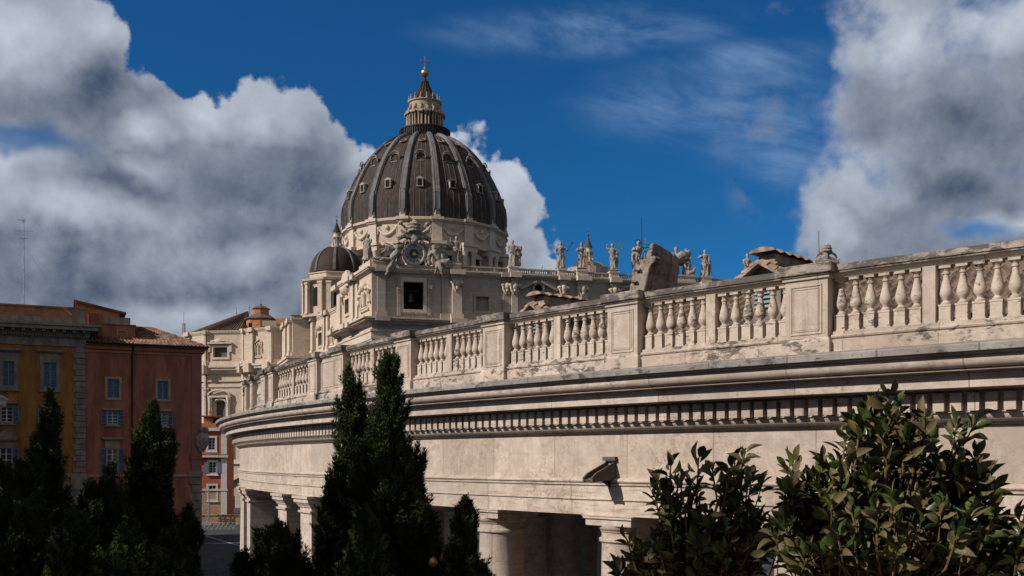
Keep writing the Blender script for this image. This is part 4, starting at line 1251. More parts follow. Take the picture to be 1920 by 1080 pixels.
for sg in (-1, 1): mb.tube([FF.p(tm + sg * w * 1.2, 0.4, z1 + 2.2), FF.p(tm + sg * w * 0.9, 0.5, z1 + 0.8), FF.p(tm + sg * w * 1.1, 0.3, z1 - 0.6)], 0.35, 6)
mb.build('flank_window', 'church_trim', flank)

# ---- clock
ct = FB.t(775.5); cD = FB.D(ct); cz = ZY(476.8, cD); pxm = cD / F
def ck(a, r, d=0.0): return FB.p(ct + r * math.sin(a), 0.55 + d, cz + r * math.cos(a))
mb = MB()
mb.prism([ck(R_(x), 21.2 * pxm, -1.4) for x in range(0, 360, 10)], FB.n3 * 1.3)
for r, tb, d in ((20.0, 0.20, 0.0), (18.6, 0.14, 0.06), (21.2, 0.12, -0.1)):
    mb.tube([ck(R_(x), r * pxm, d) for x in range(0, 361, 10)], tb, 6)
FB.pbox(mb, 746, 498, 805, 508, -0.6, 0.5)
clock = mb.build('clock', 'church_trim', facade, smooth=40)
mb = MB(); mb.prism([ck(R_(x), 18.1 * pxm, -0.098) for x in range(0, 360, 10)], FB.n3 * 0.02)
simple('clock_enamel', (0.30, 0.29, 0.285), 0.5, var=0.08)
simple('clock_dark', (0.02, 0.02, 0.022), 0.5)
mb.build('clock_face', 'clock_enamel', clock)
mb = MB(); mb.prism([ck(R_(x), 9.2 * pxm, -0.075) for x in range(0, 360, 12)], FB.n3 * 0.02); mb.build('dial_centre', 'clock_dark', clock)
mb = MB()
for k in range(16):
    a = k * math.pi / 8
    mb.add([ck(a - 0.19, 2.0 * pxm, -0.045), ck(a + 0.19, 2.0 * pxm, -0.045), ck(a, 5.6 * pxm, -0.045)], [(0, 1, 2)])
mb.prism([ck(R_(x), 2.3 * pxm, -0.052) for x in range(0, 360, 30)], FB.n3 * 0.02)
mb.build('dial_sun', 'gold', clock)
ROM = {1: 'I', 2: 'II', 3: 'III', 4: 'IIII', 5: 'V', 6: 'VI', 7: 'VII', 8: 'VIII', 9: 'IX', 10: 'X', 11: 'XI', 12: 'XII'}
mb = MB()
def stroke(h, x0, r0, x1, r1, w):
    a = h * math.pi / 6
    er = FB.u3 * math.sin(a) + UP * math.cos(a); et = FB.u3 * math.cos(a) - UP * math.sin(a)
    c = FB.p(ct, 0.55 - 0.07, cz)
    p, q = c + et * x0 + er * r0, c + et * x1 + er * r1
    s_ = et * (w / 2)
    mb.prism([p - s_, p + s_, q + s_, q - s_], FB.n3 * 0.015)
for h, txt in ROM.items():
    W_ = {'I': 0.11, 'V': 0.26, 'X': 0.26}
    tot = sum(W_[ch] for ch in txt) ; x = -tot / 2; ri, ro = 10.2 * pxm, 17.3 * pxm
    for ch in txt:
        w = W_[ch]
        if ch == 'I': stroke(h, x + w / 2, ri, x + w / 2, ro, 0.055)
        elif ch == 'V': stroke(h, x + 0.04, ro, x + w / 2, ri, 0.06); stroke(h, x + w - 0.04, ro, x + w / 2, ri, 0.04)
        else: stroke(h, x + 0.04, ro, x + w - 0.04, ri, 0.06); stroke(h, x + w - 0.04, ro, x + 0.04, ri, 0.04)
        x += w
mb.build('numerals', 'clock_dark', clock)
mb = MB(); a = R_(100); e1 = FB.u3 * math.sin(a) + UP * math.cos(a); e2 = FB.u3 * math.cos(a) - UP * math.sin(a)
c = FB.p(ct, 0.53, cz)
mb.prism([c - e2 * 0.05, c + e2 * 0.05, c + e1 * 1.45 + e2 * 0.02, c + e1 * 1.45 - e2 * 0.02], FB.n3 * 0.02); mb.build('clock_hand', 'gold', clock)

# ---- nave flank, transept and the round apse to the left
v1 = Vector((0.966, 0.259))
def along(p, px):
    """point where the sight line px meets the line p + k v1"""
    k = (px - 960) / F; s_ = (k * p.y - p.x) / (v1.x - k * v1.y); return p + v1 * s_
pA = PX(513, 275.5); pB = along(pA, 531.5); pC = PX(549, 258.5); pD = along(pC, 584.5); pE = PX(634, 240)
BODY = [PX(325, 312), PX(338, 300), PX(357, 289), PX(384, 285), PX(452, 283.5), PX(452.3, 281.2), pA, pB, pC, pD, pE]
ZA = EYE + 37.0; zcor1, zcor0 = ZY(682, 279), ZY(699, 279)
bpath = [tuple(p) for p in BODY]
walls = {}
mb = MB()
for i in range(len(BODY) - 1):
    Wl = Wall(BODY[i], BODY[i + 1] - BODY[i]); Wl.len = (BODY[i + 1] - BODY[i]).length; walls[i] = Wl
apse_win = walls[3].rect(400.5, 651, 427, 670)
apse_arch = walls[3].rect(404, 752, 423, 800)
nave_win = walls[9].rect(598.5, 624, 605.5, 648)
for i, Wl in walls.items():
    Wl.panel(mb, 0, Wl.len, 4.0, ZA, {3: [apse_win, apse_arch], 9: [nave_win]}.get(i, []), depth=0.9, back=True)
body = mb.build('nave_wall', 'church_stone', bas)
simple('recess_shade_nave', (0.10, 0.088, 0.072), 0.6, var=0.15)  # window and niche recesses get their inner shade from this colour
for i, h in ((3, apse_win), (9, nave_win), (3, apse_arch)):
    m2 = MB(); m2.add([walls[i].p(h[0], -0.86, h[2]), walls[i].p(h[1], -0.86, h[2]), walls[i].p(h[1], -0.86, h[3]), walls[i].p(h[0], -0.86, h[3])], [(0, 1, 2, 3)]); m2.build('dark_recess', 'recess_shade_nave', body)
cornice('attic_cornice', ZA + 0.1, ZA - 1.0, 0.55, pth=bpath, parent=body)
cornice('main_cornice', zcor1, zcor0, 1.9, pth=bpath, parent=body)
mb = MB()
for (ya, yb_, d) in ((711, 713.5, 0.45), (718, 724, 0.3)):
    mb.sweep(bpath, [(-0.2, ZY(ya, 280)), (d, ZY(ya, 280)), (d, ZY(yb_, 280)), (-0.2, ZY(yb_, 280)), (-0.2, ZY(ya, 280))])
mb.sweep(bpath, [(-0.2, ZY(675.5, 279)), (0.4, ZY(675.5, 279)), (0.4, zcor1 - 0.01), (-0.2, zcor1 - 0.01), (-0.2, ZY(675.5, 279))])
mb.build('entablature', 'church_trim', body)
for (i, x0, x1, d) in ((2, 350, 353, 0.5), (2, 354.5, 357, 0.5), (3, 384, 387.5, 0.7), (3, 388.6, 391, 0.35), (5, 455, 457, 0.2), (5, 468.5, 472.5, 0.5), (5, 473.5, 477, 0.8), (5, 503.5, 506, 0.5), (5, 507.5, 512, 0.8), (7, 532.5, 535, 0.5), (7, 537, 540, 0.8), (7, 541.5, 544, 0.5), (7, 545.5, 548, 0.8), (9, 586, 588.5, 0.6), (9, 589.5, 592, 0.9), (9, 611.5, 614, 0.9), (9, 615, 618.5, 0.6)):
    Wl = walls[i]; mb = MB(); t0, t1 = Wl.t(x0), Wl.t(x1)
    Wl.box(mb, t0, t1, zcor1, ZA - 1.02, 0, d); Wl.box(mb, t0 - 0.15, t1 + 0.15, zcor1, zcor1 + 1.3, 0, d + 0.2); Wl.box(mb, t0 - 0.2, t1 + 0.2, ZA - 1.0, ZA + 0.14, 0, d + 0.6)
    if i < 6:
        Wl.box(mb, t0, t1, 6, zcor0, 0, d); Wl.box(mb, t0 - 0.3, t1 + 0.3, zcor0 + 0.05, zcor1 + 0.03, 0, d + 1.9)
        zc_ = ZY(729, 280); Wl.box(mb, t0 - 0.25, t1 + 0.25, zc_, zc_ + 0.5, 0, d + 0.35); Wl.box(mb, t0 - 0.12, t1 + 0.12, zc_ - 1.7, zc_, 0, d + 0.2)
    mb.build('pilaster', 'church_trim', body)
shield_relief(walls[5], 485, 636, 671.5, 7.5, body)
W3 = walls[3]
mb = MB(); W3.frame(mb, *apse_win, 0.62, -0.15, 0.35)
W3.pbox(mb, 391, 642.5, 436, 645.2, 0, 1.0); W3.pbox(mb, 392.5, 645.3, 395.8, 660, 0, 0.6); W3.pbox(mb, 431.5, 645.3, 435.5, 660, 0, 0.6)
c = W3.p(W3.t(413), 0.4, ZY(640, 284)); mb.ball(c, (1.5, 0.6, 0.8), 10, 8)
for sg in (-1, 1): mb.tube([c + W3.u3 * sg * 0.6, c + W3.u3 * sg * 1.6 + UP * 0.2, c + W3.u3 * sg * 2.6 - UP * 0.2], [0.4, 0.35, 0.2], 6)
mb.build('apse_window', 'church_trim', body, smooth=40)
# arched niche with segmental hood and half columns
mb = MB(); t0, t1 = W3.t(392), W3.t(433); tm = (t0 + t1) / 2; zz = ZY(742, 284)
hw = (t1 - t0) / 2
mb.tube([W3.p(tm + hw * math.cos(a) * 1.0, 0.7, zz + 1.55 * math.sin(a)) for a in [R_(x) for x in range(0, 181, 15)]], 0.3, 6)
W3.box(mb, t0 - 0.2, t1 + 0.2, zz - 0.5, zz, 0, 0.8)
for x in (395.5, 430):
    q = W3.p(W3.t(x), 0.55, 0); mb.lathe((q.x, q.y, 0), [(0.55, 8), (0.5, zz - 2), (0.75, zz - 0.6), (0.75, zz - 0.5)], 10)
a0, a1, az0, az1 = apse_arch
mb.tube([W3.p((a0 + a1) / 2 + (a1 - a0) * 0.58 * math.cos(a), 0.2, az1 - 0.4 + 0.9 * math.sin(a)) for a in [R_(x) for x in range(0, 181, 20)]], 0.28, 6)
mb.build('arched_niche', 'church_trim', body, smooth=50)
W9 = walls[9]; mb = MB(); W9.frame(mb, *nave_win, 0.5, -0.1, 0.3); t0, t1, z0, z1 = nave_win; tm, w = (t0 + t1) / 2, t1 - t0
for sg in (-1, 1): mb.tube([W9.p(tm + sg * w * 0.9, 0.4, z1 - 1.0), W9.p(tm + sg * w * 0.85, 0.5, z1 + 1.2), W9.p(tm, 0.6, z1 + 2.3)], 0.32, 6)
mb.ball(W9.p(tm, 0.5, z1 + 1.3), (0.9, 0.5, 0.8), 8, 6)
mb.build('nave_window', 'church_trim', body, smooth=50)
shield_relief(W9, 623.5, 612, 648, 4, body)
# roofs behind the attic
apex = PX(466, 303); za = ZY(583.4, 303)
mb = MB()
ring_ = [BODY[0], BODY[1], BODY[2], BODY[3], BODY[4]]
vs = [(p.x, p.y + 0.2, ZA + 0.05) for p in ring_] + [(PX(470, 291).x, 291, ZA + 1.2), (apex.x, apex.y, za), (PX(330, 330).x, 330, ZA)]
mb.add(vs, [(0, 1, 6), (1, 2, 6), (2, 3, 6), (3, 4, 6), (4, 5, 6), (0, 6, 7)])
roof = mb.build('apse_roof', 'tile_church', bas)
mb = MB()
for a, b in zip(ring_, ring_[1:]):
    n_ = max(2, int((b - a).length / 0.9))
    for k in range(n_):
        q = a.lerp(b, (k + 0.5) / n_); p0 = Vector((q.x, q.y + 0.2, ZA + 0.15)); p1 = Vector((apex.x, apex.y, za + 0.1))
        mb.tube([p0, p0.lerp(p1, 0.55), p0.lerp(p1, 0.97)], [0.16, 0.13, 0.06], 4)
mb.build('tile_rows', 'tile_church', roof)
mb = MB()
mb.add([(BODY[5].x, BODY[5].y, ZA - 0.1), (pA.x, pA.y, ZA - 0.1), (pB.x, pB.y, ZA - 0.1), (pC.x, pC.y, ZA - 0.1), (pD.x, pD.y, ZA - 0.1), (pE.x, pE.y, ZA - 0.1), (pE.x + 30, pE.y + 60, ZA - 0.1), (BODY[5].x, BODY[5].y + 60, ZA - 0.1)], [tuple(range(8))])
mb.build('roof_deck', 'church_grey', body)
oc = PX(489, 292); k_ = 292 / F
mb = MB(); mb.lathe((oc.x, oc.y, 0), [(r * k_, ZY(y, 292)) for r, y in [(26, 618), (26, 600.5)]], 8, phase=R_(12))
house = mb.build('roof_lantern_house', 'orange_plaster', bas)
mb = MB(); mb.lathe((oc.x, oc.y, 0), [(r * k_, ZY(y, 292)) for r, y in [(29.5, 599.8), (29.5, 598.8), (14, 589)]], 8, phase=R_(12)); mb.build('house_roof', 'tile_church', house)
mb = MB(); mb.lathe((oc.x, oc.y, 0), [(r * k_, ZY(y, 292)) for r, y in [(15, 591), (15, 580.5)]], 8, phase=R_(12)); mb.build('upper_storey', 'orange_plaster', house)
mb = MB(); mb.lathe((oc.x, oc.y, 0), [(r * k_, ZY(y, 292)) for r, y in [(17.2, 580.2), (17.2, 579), (9, 574.5), (3, 573.4), (2.2, 571), (2.2, 570.5), (0.4, 570), (0.3, 560)]], 8, phase=R_(12)); mb.build('cap_roof', 'tile_church', house)
q = PX(469.3, 286); MB().box((q.x, q.y, ZY(609.5, 286)), (0.9, 0.5, 1.2)).build('house_window', 'void', house)
tw_ = Wall(PX(518, 285), (1, 0.1)); mb = MB(); tw_.pbox(mb, 518, 596.5, 541, 613, -3, 0); mb.build('terrace_wall', 'peach_plaster', bas)
mb = MB(); tw_.pbox(mb, 492, 601.5, 519, 612, 0.4, 0.5); mb.build('terrace_screen', 'church_grey', bas)
q = PX(344.5, 296); mb = MB(); mb.box((q.x, q.y, ZY(615.5, 296)), (0.75, 0.75, 3.0)); ch_ = mb.build('chimney', 'church_grey', bas)
mb = MB(); mb.tube([(q.x, q.y, ZY(606, 296)), (q.x, q.y, ZY(584, 296))], 0.05, 5); mb.build('chimney_rod', 'iron', ch_)
q = PX(566, 263); mb = MB(); mb.box((q.x, q.y, ZY(594.5, 263)), (4.4, 3, 1.2)); hut = mb.build('roof_hut', 'church_grey', bas)
mb = MB(); mb.hexa([(q.x - 2.6, q.y - 2, ZY(593, 263)), (q.x + 2.6, q.y - 2, ZY(593, 263)), (q.x + 2.6, q.y + 2, ZY(593, 263)), (q.x - 2.6, q.y + 2, ZY(593, 263))], [(q.x - 0.8, q.y - 0.5, ZY(588.5, 263)), (q.x + 1.6, q.y - 0.5, ZY(588.5, 263)), (q.x + 1.6, q.y + 0.5, ZY(588.5, 263)), (q.x - 0.8, q.y + 0.5, ZY(588.5, 263))]); mb.build('hut_roof', 'tile_church', hut)
for (px, y0, y1, D) in ((468, 590, 571, 300), (443, 590, 576, 303)):
    q = PX(px, D); MB().tube([(q.x, q.y, ZY(y0, D)), (q.x, q.y, ZY(y1, D))], 0.07, 5).build('roof_rod', 'iron', bas)
mb = MB(); q = FB.p(FB.t(1116.5), -6, 0); D = q.y; mb.box((q.x, q.y, (ZY(478, D) + ZY(512, D)) / 2), (0.85, 0.85, ZY(478, D) - ZY(512, D))); mb.build('chimney', 'orange_plaster', bas)

# ---- the two small domes
def small_dome(c, D, R0, yb, yt, mat, phase, base=True, ls=1.0):
    k = D / F
    H = ZY(yt, D - 2) - ZY(yb, D - R0)
    mb = MB(); prof = [(R0 * math.cos(a) ** 0.85 if a < 1.5 else 0.2, ZY(yb, D - R0) + H * math.sin(a)) for a in [R_(x) for x in range(0, 82, 6)]]
    mb.lathe((c.x, c.y, 0), prof, 64)
    sdm = mb.build('small_dome', mat, bas, smooth=60)
    for j in range(8):
        ph = phase + j * R_(45); m2 = MB()
        vs = []
        for (r, z) in prof:
            for tt, h in ((-0.42, 0.0), (-0.34, 0.25), (0.34, 0.25), (0.42, 0.0)):
                vs.append(dpt(c, ph, r + h, z + h * 0.3, tt * (0.4 + 0.6 * r / R0)))
        m = len(prof)
        m2.add(vs, [(i * 4 + q, i * 4 + q + 1, i * 4 + q + 5, i * 4 + q + 4) for i in range(m - 1) for q in range(3)])
        m2.build('rib', 'rib_lead', sdm)
    # lantern
    zt = ZY(yt, D - 2); s = R0 / 6.9 * ls
    m2 = MB()
    m2.lathe((c.x, c.y, 0), [(2.2 * s, zt - 0.5 * s), (2.2 * s, zt + 0.2 * s), (1.0 * s, zt + 0.25 * s), (1.0 * s, zt + 3.4 * s), (1.75 * s, zt + 3.5 * s), (1.8 * s, zt + 3.8 * s), (1.3 * s, zt + 4.0 * s), (1.25 * s, zt + 5.2 * s), (1.55 * s, zt + 5.3 * s), (1.5 * s, zt + 5.5 * s)], 24)
    for j in range(8):
        ph = phase + j * R_(45); q = dpt(c, ph, 1.5 * s, 0)
        m2.lathe((q.x, q.y, 0), [(0.26 * s, zt + 0.2 * s), (0.2 * s, zt + 0.5 * s), (0.2 * s, zt + 3.1 * s), (0.3 * s, zt + 3.5 * s)], 8)
        q = dpt(c, ph, 1.9 * s, 0); m2.lathe((q.x, q.y, 0), [(0.3 * s, zt + 0.2 * s), (0.3 * s, zt + 1.0 * s), (0.1 * s, zt + 1.4 * s)], 6)
    ln = m2.build('small_lantern', 'church_trim', sdm, smooth=40)
    m2 = MB(); m2.lathe((c.x, c.y, 0), [(1.6 * s, zt + 5.4 * s), (1.45 * s, zt + 6.0 * s), (1.0 * s, zt + 7.0 * s), (0.55 * s, zt + 8.2 * s), (0.22 * s, zt + 9.3 * s), (0.16 * s, zt + 9.6 * s)], 16)
    m2.ball((c.x, c.y, zt + 10.1 * s), 0.38 * s, 10, 8); m2.build('lantern_roof', mat, sdm, smooth=50)
    m2 = MB(); cross(m2, c.x, c.y, zt + 10.3 * s, zt + 12.2 * s, zt + 11.6 * s, 0.5 * s, 0.13 * s); m2.build('cross', 'verdigris', sdm)
    if base:
        m2 = MB(); z = lambda y: ZY(y, D - 8)
        m2.lathe((c.x, c.y, 0), [(9.6, z(592)), (9.6, z(587)), (8.3, z(586.5)), (8.3, z(527)), (9.0, z(526)), (9.6, z(524)), (9.7, z(520.5)), (7.9, z(519.5)), (7.6, z(518.5)), (7.6, z(510.5)), (7.9, z(509)), (7.9, z(507)), (7.0, z(506))], 8, phase=R_(22.5 + 12))
        dr = m2.build('small_drum', 'church_stone', sdm)
        for j in range(8):
            ph = R_(22.5 + 12 + 90) + j * R_(45)
            for dd in (-1, 1):
                q = dpt(c, ph + dd * R_(7.5), 8.75, 0)
                m3 = MB(); n, t = dphi(ph + dd * R_(7.5))
                m3.box(Vector((q.x, q.y, (z(586.5) + z(531)) / 2)), (1.15, 0.9, z(531) - z(586.5)), (t, n, UP))
                m3.box(Vector((q.x, q.y, z(529.2))), (1.45, 1.2, 0.55), (t, n, UP)); m3.box(Vector((q.x, q.y, z(585.6))), (1.45, 1.2, 0.35), (t, n, UP))
                m3.build('drum_pilaster', 'church_trim', sdm)
            n, t = dphi(ph + R_(22.5)); rr = 8.3 * math.cos(R_(22.5))
            m3 = MB()
            pts = [dpt(c, ph + R_(22.5), rr - 0.1, z(572), -1.0), dpt(c, ph + R_(22.5), rr - 0.1, z(572), 1.0)] + [dpt(c, ph + R_(22.5), rr - 0.1, z(543) + math.sin(a) * 1.0, math.cos(a) * 1.0) for a in [R_(x) for x in range(0, 181, 30)]]
            m3.prism(pts, n * 0.15); m3.build('arched_opening', 'void', sdm)
    return sdm
small_dome(SD1, 262.0, 6.85, 506, 461, 'small_dome_lead', R_(5), ls=0.71)
sd2 = small_dome(SD2, 290.0, 6.2, 514, 489, 'far_dome_lead', R_(10), base=False, ls=0.86)
m2 = MB(); m2.lathe((SD2.x, SD2.y, 0), [(6.6, EYE + 35), (6.6, ZY(506, 290))], 24); m2.build('far_drum', 'church_grey', sd2)

# ================================================================== sculpture
DT = bpy.data.textures.new('drapery', 'CLOUDS'); DT.noise_scale = 0.38; DT.noise_depth = 3

def sculpt(name, mb, mat, voxel, disp=0.0, parent=None, scale_tex=None, local=True):
    """weld overlapping solids into one carved mass"""
    o = mb.build(name, mat, parent, local=local)
    r = o.modifiers.new('carve', 'REMESH'); r.mode = 'VOXEL'; r.voxel_size = voxel; r.use_smooth_shade = True
    s = o.modifiers.new('soften', 'SMOOTH'); s.iterations = 2; s.factor = 0.5
    if disp:
        d = o.modifiers.new('drapery', 'DISPLACE'); d.texture = DT; d.strength = disp; d.mid_level = 0.5; d.texture_coords = 'GLOBAL'
    return o

def figure(px, yfeet, D, yhead, yaw=0.0, right=(0.32, 0.0, 0.95), left=(-0.32, 0.05, 0.95), lean=0.0, wide=1.0, cloak=0, bare=False, seed=0, head_turn=0.0, hat=0.0, beard=True):
    """robed stone figure. right/left: hand positions (x, forward, z) in a 1.8 m body seen from the front; returns mesh builder and transform"""
    z0, z1 = ZY(yfeet, D), ZY(yhead, D)
    k = (z1 - z0) / 1.83
    o = PX(px, D)
    th = yaw
    def T(x, f, z):
        # x to the right in the picture, f towards the camera
        X = x * math.cos(th) + f * math.sin(th); Fv = -x * math.sin(th) + f * math.cos(th)
        return Vector((o.x + X * k, o.y - Fv * k, z0 + z * k))
    mb = MB(); rnd = random.Random(seed)
    def sway(z): return lean * math.sin(min(z, 1.5) / 1.5 * math.pi) + 0.02 * math.sin(z * 4 + seed)
    # robe with deep folds
    prof = [(0.0, .27), (0.05, .285), (0.2, .25), (0.45, .225), (0.7, .215), (0.9, .215), (1.02, .185), (1.12, .18), (1.28, .215), (1.40, .225), (1.47, .18), (1.52, .085), (1.58, .065)]
    if bare: prof = [(0.0, .12), (0.4, .13), (0.62, .19), (0.75, .225), (0.9, .215), (1.02, .165), (1.12, .165), (1.28, .20), (1.40, .215), (1.47, .17), (1.52, .08), (1.58, .062)]
    N = 26; vs = []
    p1, p2 = rnd.random() * 6, rnd.random() * 6
    for (z, r) in prof:
        for i in range(N):
            a = 2 * math.pi * i / N
            fold = 1 + (0.11 * math.sin(5 * a + p1 + 2.6 * z) + 0.07 * math.sin(9 * a + p2 - 3 * z)) * max(0.0, min(1, (1.35 - z) * 2))
            rr = r * fold * wide
            vs.append(T(sway(z) + rr * math.cos(a), rr * 0.74 * math.sin(a), z))
    m = len(prof)
    fs = [(j * N + i, j * N + (i + 1) % N, (j + 1) * N + (i + 1) % N, (j + 1) * N + i) for j in range(m - 1) for i in range(N)]
    fs += [tuple(range(N - 1, -1, -1)), tuple((m - 1) * N + i for i in range(N))]
    mb.add(vs, fs)
    if bare:
        for sg in (-1, 1):
            mb.tube([T(sg * .10, 0.04 * sg, .78), T(sg * .11, .05 + 0.05 * sg, .45), T(sg * .12, .0, .06), T(sg * .13, .14, .03)], [.10 * k, .075 * k, .05 * k, .045 * k], 8)
    hx = sway(1.5) + head_turn * 0.02
    mb.ball(T(hx, .015, 1.68), (.10 * k, .11 * k, .135 * k), 12, 10)
    mb.ball(T(hx, -.03, 1.71), (.115 * k, .115 * k, .115 * k), 10, 8)          # hair
    mb.ball(T(hx + head_turn * .06, .115, 1.665), (.028 * k, .03 * k, .035 * k), 6, 5)  # nose
    if beard: mb.ball(T(hx + head_turn * .03, .075, 1.575), (.065 * k, .05 * k, .085 * k), 8, 6)
    if hat: mb.ball(T(hx, -.01, 1.80), (.12 * k, .12 * k, hat * k), 10, 8)
    for sg, h in ((1, right), (-1, left)):
        sh = Vector((sway(1.4) + sg * .215 * wide, 0, 1.42)); hd = Vector(h)
        mid = (sh + hd) / 2; d = hd - sh; dl = max(0.05, 0.58 - d.length)
        el = mid + Vector((sg * 0.6, -0.35, -0.5)).normalized() * dl * 0.5
        mb.tube([T(*sh), T(*sh.lerp(el, .55)), T(*el), T(*el.lerp(hd, .6)), T(*hd)], [.095 * k, .085 * k, .075 * k, .058 * k, .042 * k], 8)
        mb.ball(T(*hd), (.052 * k, .052 * k, .065 * k), 8, 6)
    for c in range(abs(cloak)):
        sg = 1 if cloak > 0 else -1
        x = sg * (.20 + .06 * c)
        mb.tube([T(x * .8, -.05, 1.42), T(x * 1.15, -.06 + .05 * c, 1.0), T(x * 1.25, -.02, .55), T(x * 1.05, .02, .12)], [.09 * k, .11 * k, .10 * k, .06 * k], 7)
    # drapery swag across the body
    mb.tube([T(-.24, .05, 1.25 - .1 * (seed % 3)), T(-.05, .20, 1.0), T(.2, .16, .82), T(.28, -.02, .75)], [.05 * k, .065 * k, .07 * k, .06 * k], 7)
    mb.tube([T(.2, .10, .85), T(.12, .20, .5), T(.16, .20, .1)], [.06 * k, .055 * k, .05 * k], 7)
    t = T
    mb.box(T(0, 0, -0.005), (.66 * k, .52 * k, .05 * k))
    return mb, T, k

GRP = 'stone saints standing along the façade parapet'
def saint(px, yf, yh, label, D=None, props=(), mat='statue_stone', **kw):
    D = D or (FB.D(FB.t(px)) + 0.2)
    mb, T, k = figure(px, yf, D, yh, **kw)
    o = sculpt('saint_statue', mb, mat, 0.019 * k, 0.035 * k)
    tag(o, label, 'statue', GRP)
    for nm, pts, r, m in props:
        p = MB().tube([T(*q) for q in pts], r * k, 6)
        p.build(nm, m, o)
    return o, T, k
saint(690, 488.2, 438.5, 'robed bearded stone saint on the corner pedestal left of the clock', yaw=-0.5, wide=1.15, cloak=-2, seed=1, left=(-.30, .12, 1.15), right=(.22, .22, 1.12), D=187)
saint(855.5, 495.2, 442.5, 'stone saint right of the clock raising one hand beside his head', seed=2, left=(-.33, .05, 1.70), right=(.30, .16, .98), cloak=2, lean=-.05, wide=1.05)
o, T, k = saint(960.5, 501.0, 449.5, 'stone saint with a bulky scroll block at his side, right of the tower bay', seed=3, right=(.20, .24, 1.1), left=(-.26, .2, 1.05), lean=.04, cloak=1, wide=1.05)
mb = MB(); mb.box(T(.40, -.10, .62), (.36 * k, .3 * k, 1.1 * k)).box(T(.45, -.10, 1.28), (.42 * k, .34 * k, .26 * k)).ball(T(.42, -.08, .85), (.27 * k, .2 * k, .2 * k), 10, 8)
sculpt('scroll_block', mb, 'statue_stone', 0.05 * k, 0.05 * k, parent=o)
saint(1051, 504.6, 453.0, 'stone saint holding a dark tipped staff slanting up to the right', seed=4, right=(.42, .16, 1.28), left=(-.36, .14, 1.02), lean=.03, wide=1.15, yaw=.15,
      props=[('staff', [(.30, .18, .98), (.78, .14, 1.74)], .018, 'iron'), ('staff_tip', [(.74, .14, 1.68), (.80, .14, 1.78)], .05, 'iron')])
saint(1091, 502.6, 454.5, 'stone saint with a thin upright lance, in front of the small far dome', seed=5, left=(-.28, .15, 1.28), right=(.2, .24, 1.06), lean=-.04,
      props=[('lance', [(-.20, .16, .9), (-.44, .12, 1.82)], .016, 'iron')])
o, T, k = saint(1148.5, 507.2, 456.0, 'half draped stone prophet raising an arm and carrying a green pennant', seed=6, bare=True, left=(-.34, .06, 1.72), right=(.26, .16, 1.12), cloak=2, beard=True, lean=.03,
      props=[('pennant_staff', [(.36, .1, .8), (.48, .1, 1.75)], .014, 'verdigris')])
mb = MB(); mb.prism([T(.38, .1, 1.86), T(.52, .1, 1.92), T(.60, .1, 1.55), T(.66, .1, 1.30), T(.50, .1, 1.40), T(.40, .1, 1.58)], (0, .03 * k, 0)); mb.build('pennant', 'verdigris', o)
o, T, k = saint(1197, 510.8, 451.5, 'central stone redeemer with a metal halo holding a green metal cross', seed=7, bare=True, right=(.30, .18, 1.2), left=(-.22, .22, 1.32), cloak=-2, lean=-.05, wide=.95)
mb = MB(); mb.tube([T(.34, .14, .35), T(.40, .14, 1.98)], .035 * k, 6); mb.tube([T(.14, .14, 1.66), T(.68, .14, 1.60)], .035 * k, 6); mb.build('cross', 'verdigris', o)
mb = MB(); mb.tube([T(-.02 + .17 * math.cos(a), -.06, 1.74 + .17 * math.sin(a)) for a in [R_(x) for x in range(0, 361, 30)]], .018 * k, 5); mb.build('halo', 'iron', o)
saint(1267, 519, 464.7, 'stone saint in a flat cap half hidden behind the coat of arms block', seed=8, hat=.09, right=(.2, .2, 1.1))
o, T, k = saint(1286.5, 518, 467, 'stone saint with a crouching lion at his feet', seed=9, hat=.05, right=(.25, .16, 1.15), left=(-.25, .2, 1.0), cloak=1)
mb = MB(); mb.tube([T(.18, .2, .2), T(.42, .2, .24), T(.52, .2, .34)], [.13 * k, .14 * k, .10 * k], 8).ball(T(.55, .2, .46), (.1 * k, .1 * k, .12 * k), 8, 6).tube([T(.52, .2, .3), T(.54, .22, .02)], .05 * k, 6)
sculpt('lion', mb, 'statue_stone', .03 * k, .02, parent=o)
saint(1322, 519.4, 467.6, 'cloaked stone saint holding up a short rod in his left hand', seed=10, left=(-.28, .12, 1.36), right=(.22, .22, .98), cloak=2, wide=1.1,
      props=[('rod', [(-.27, .12, 1.2), (-.36, .12, 1.72)], .016, 'iron')])
saint(1402, 527, 475.3, 'last stone saint of the row holding a palm blade, beside the tiled dormer', seed=11, right=(.28, .16, 1.2), left=(-.2, .22, 1.02), lean=-.03,
      props=[('blade', [(.27, .16, 1.1), (.36, .14, 1.66)], .02, 'verdigris')])

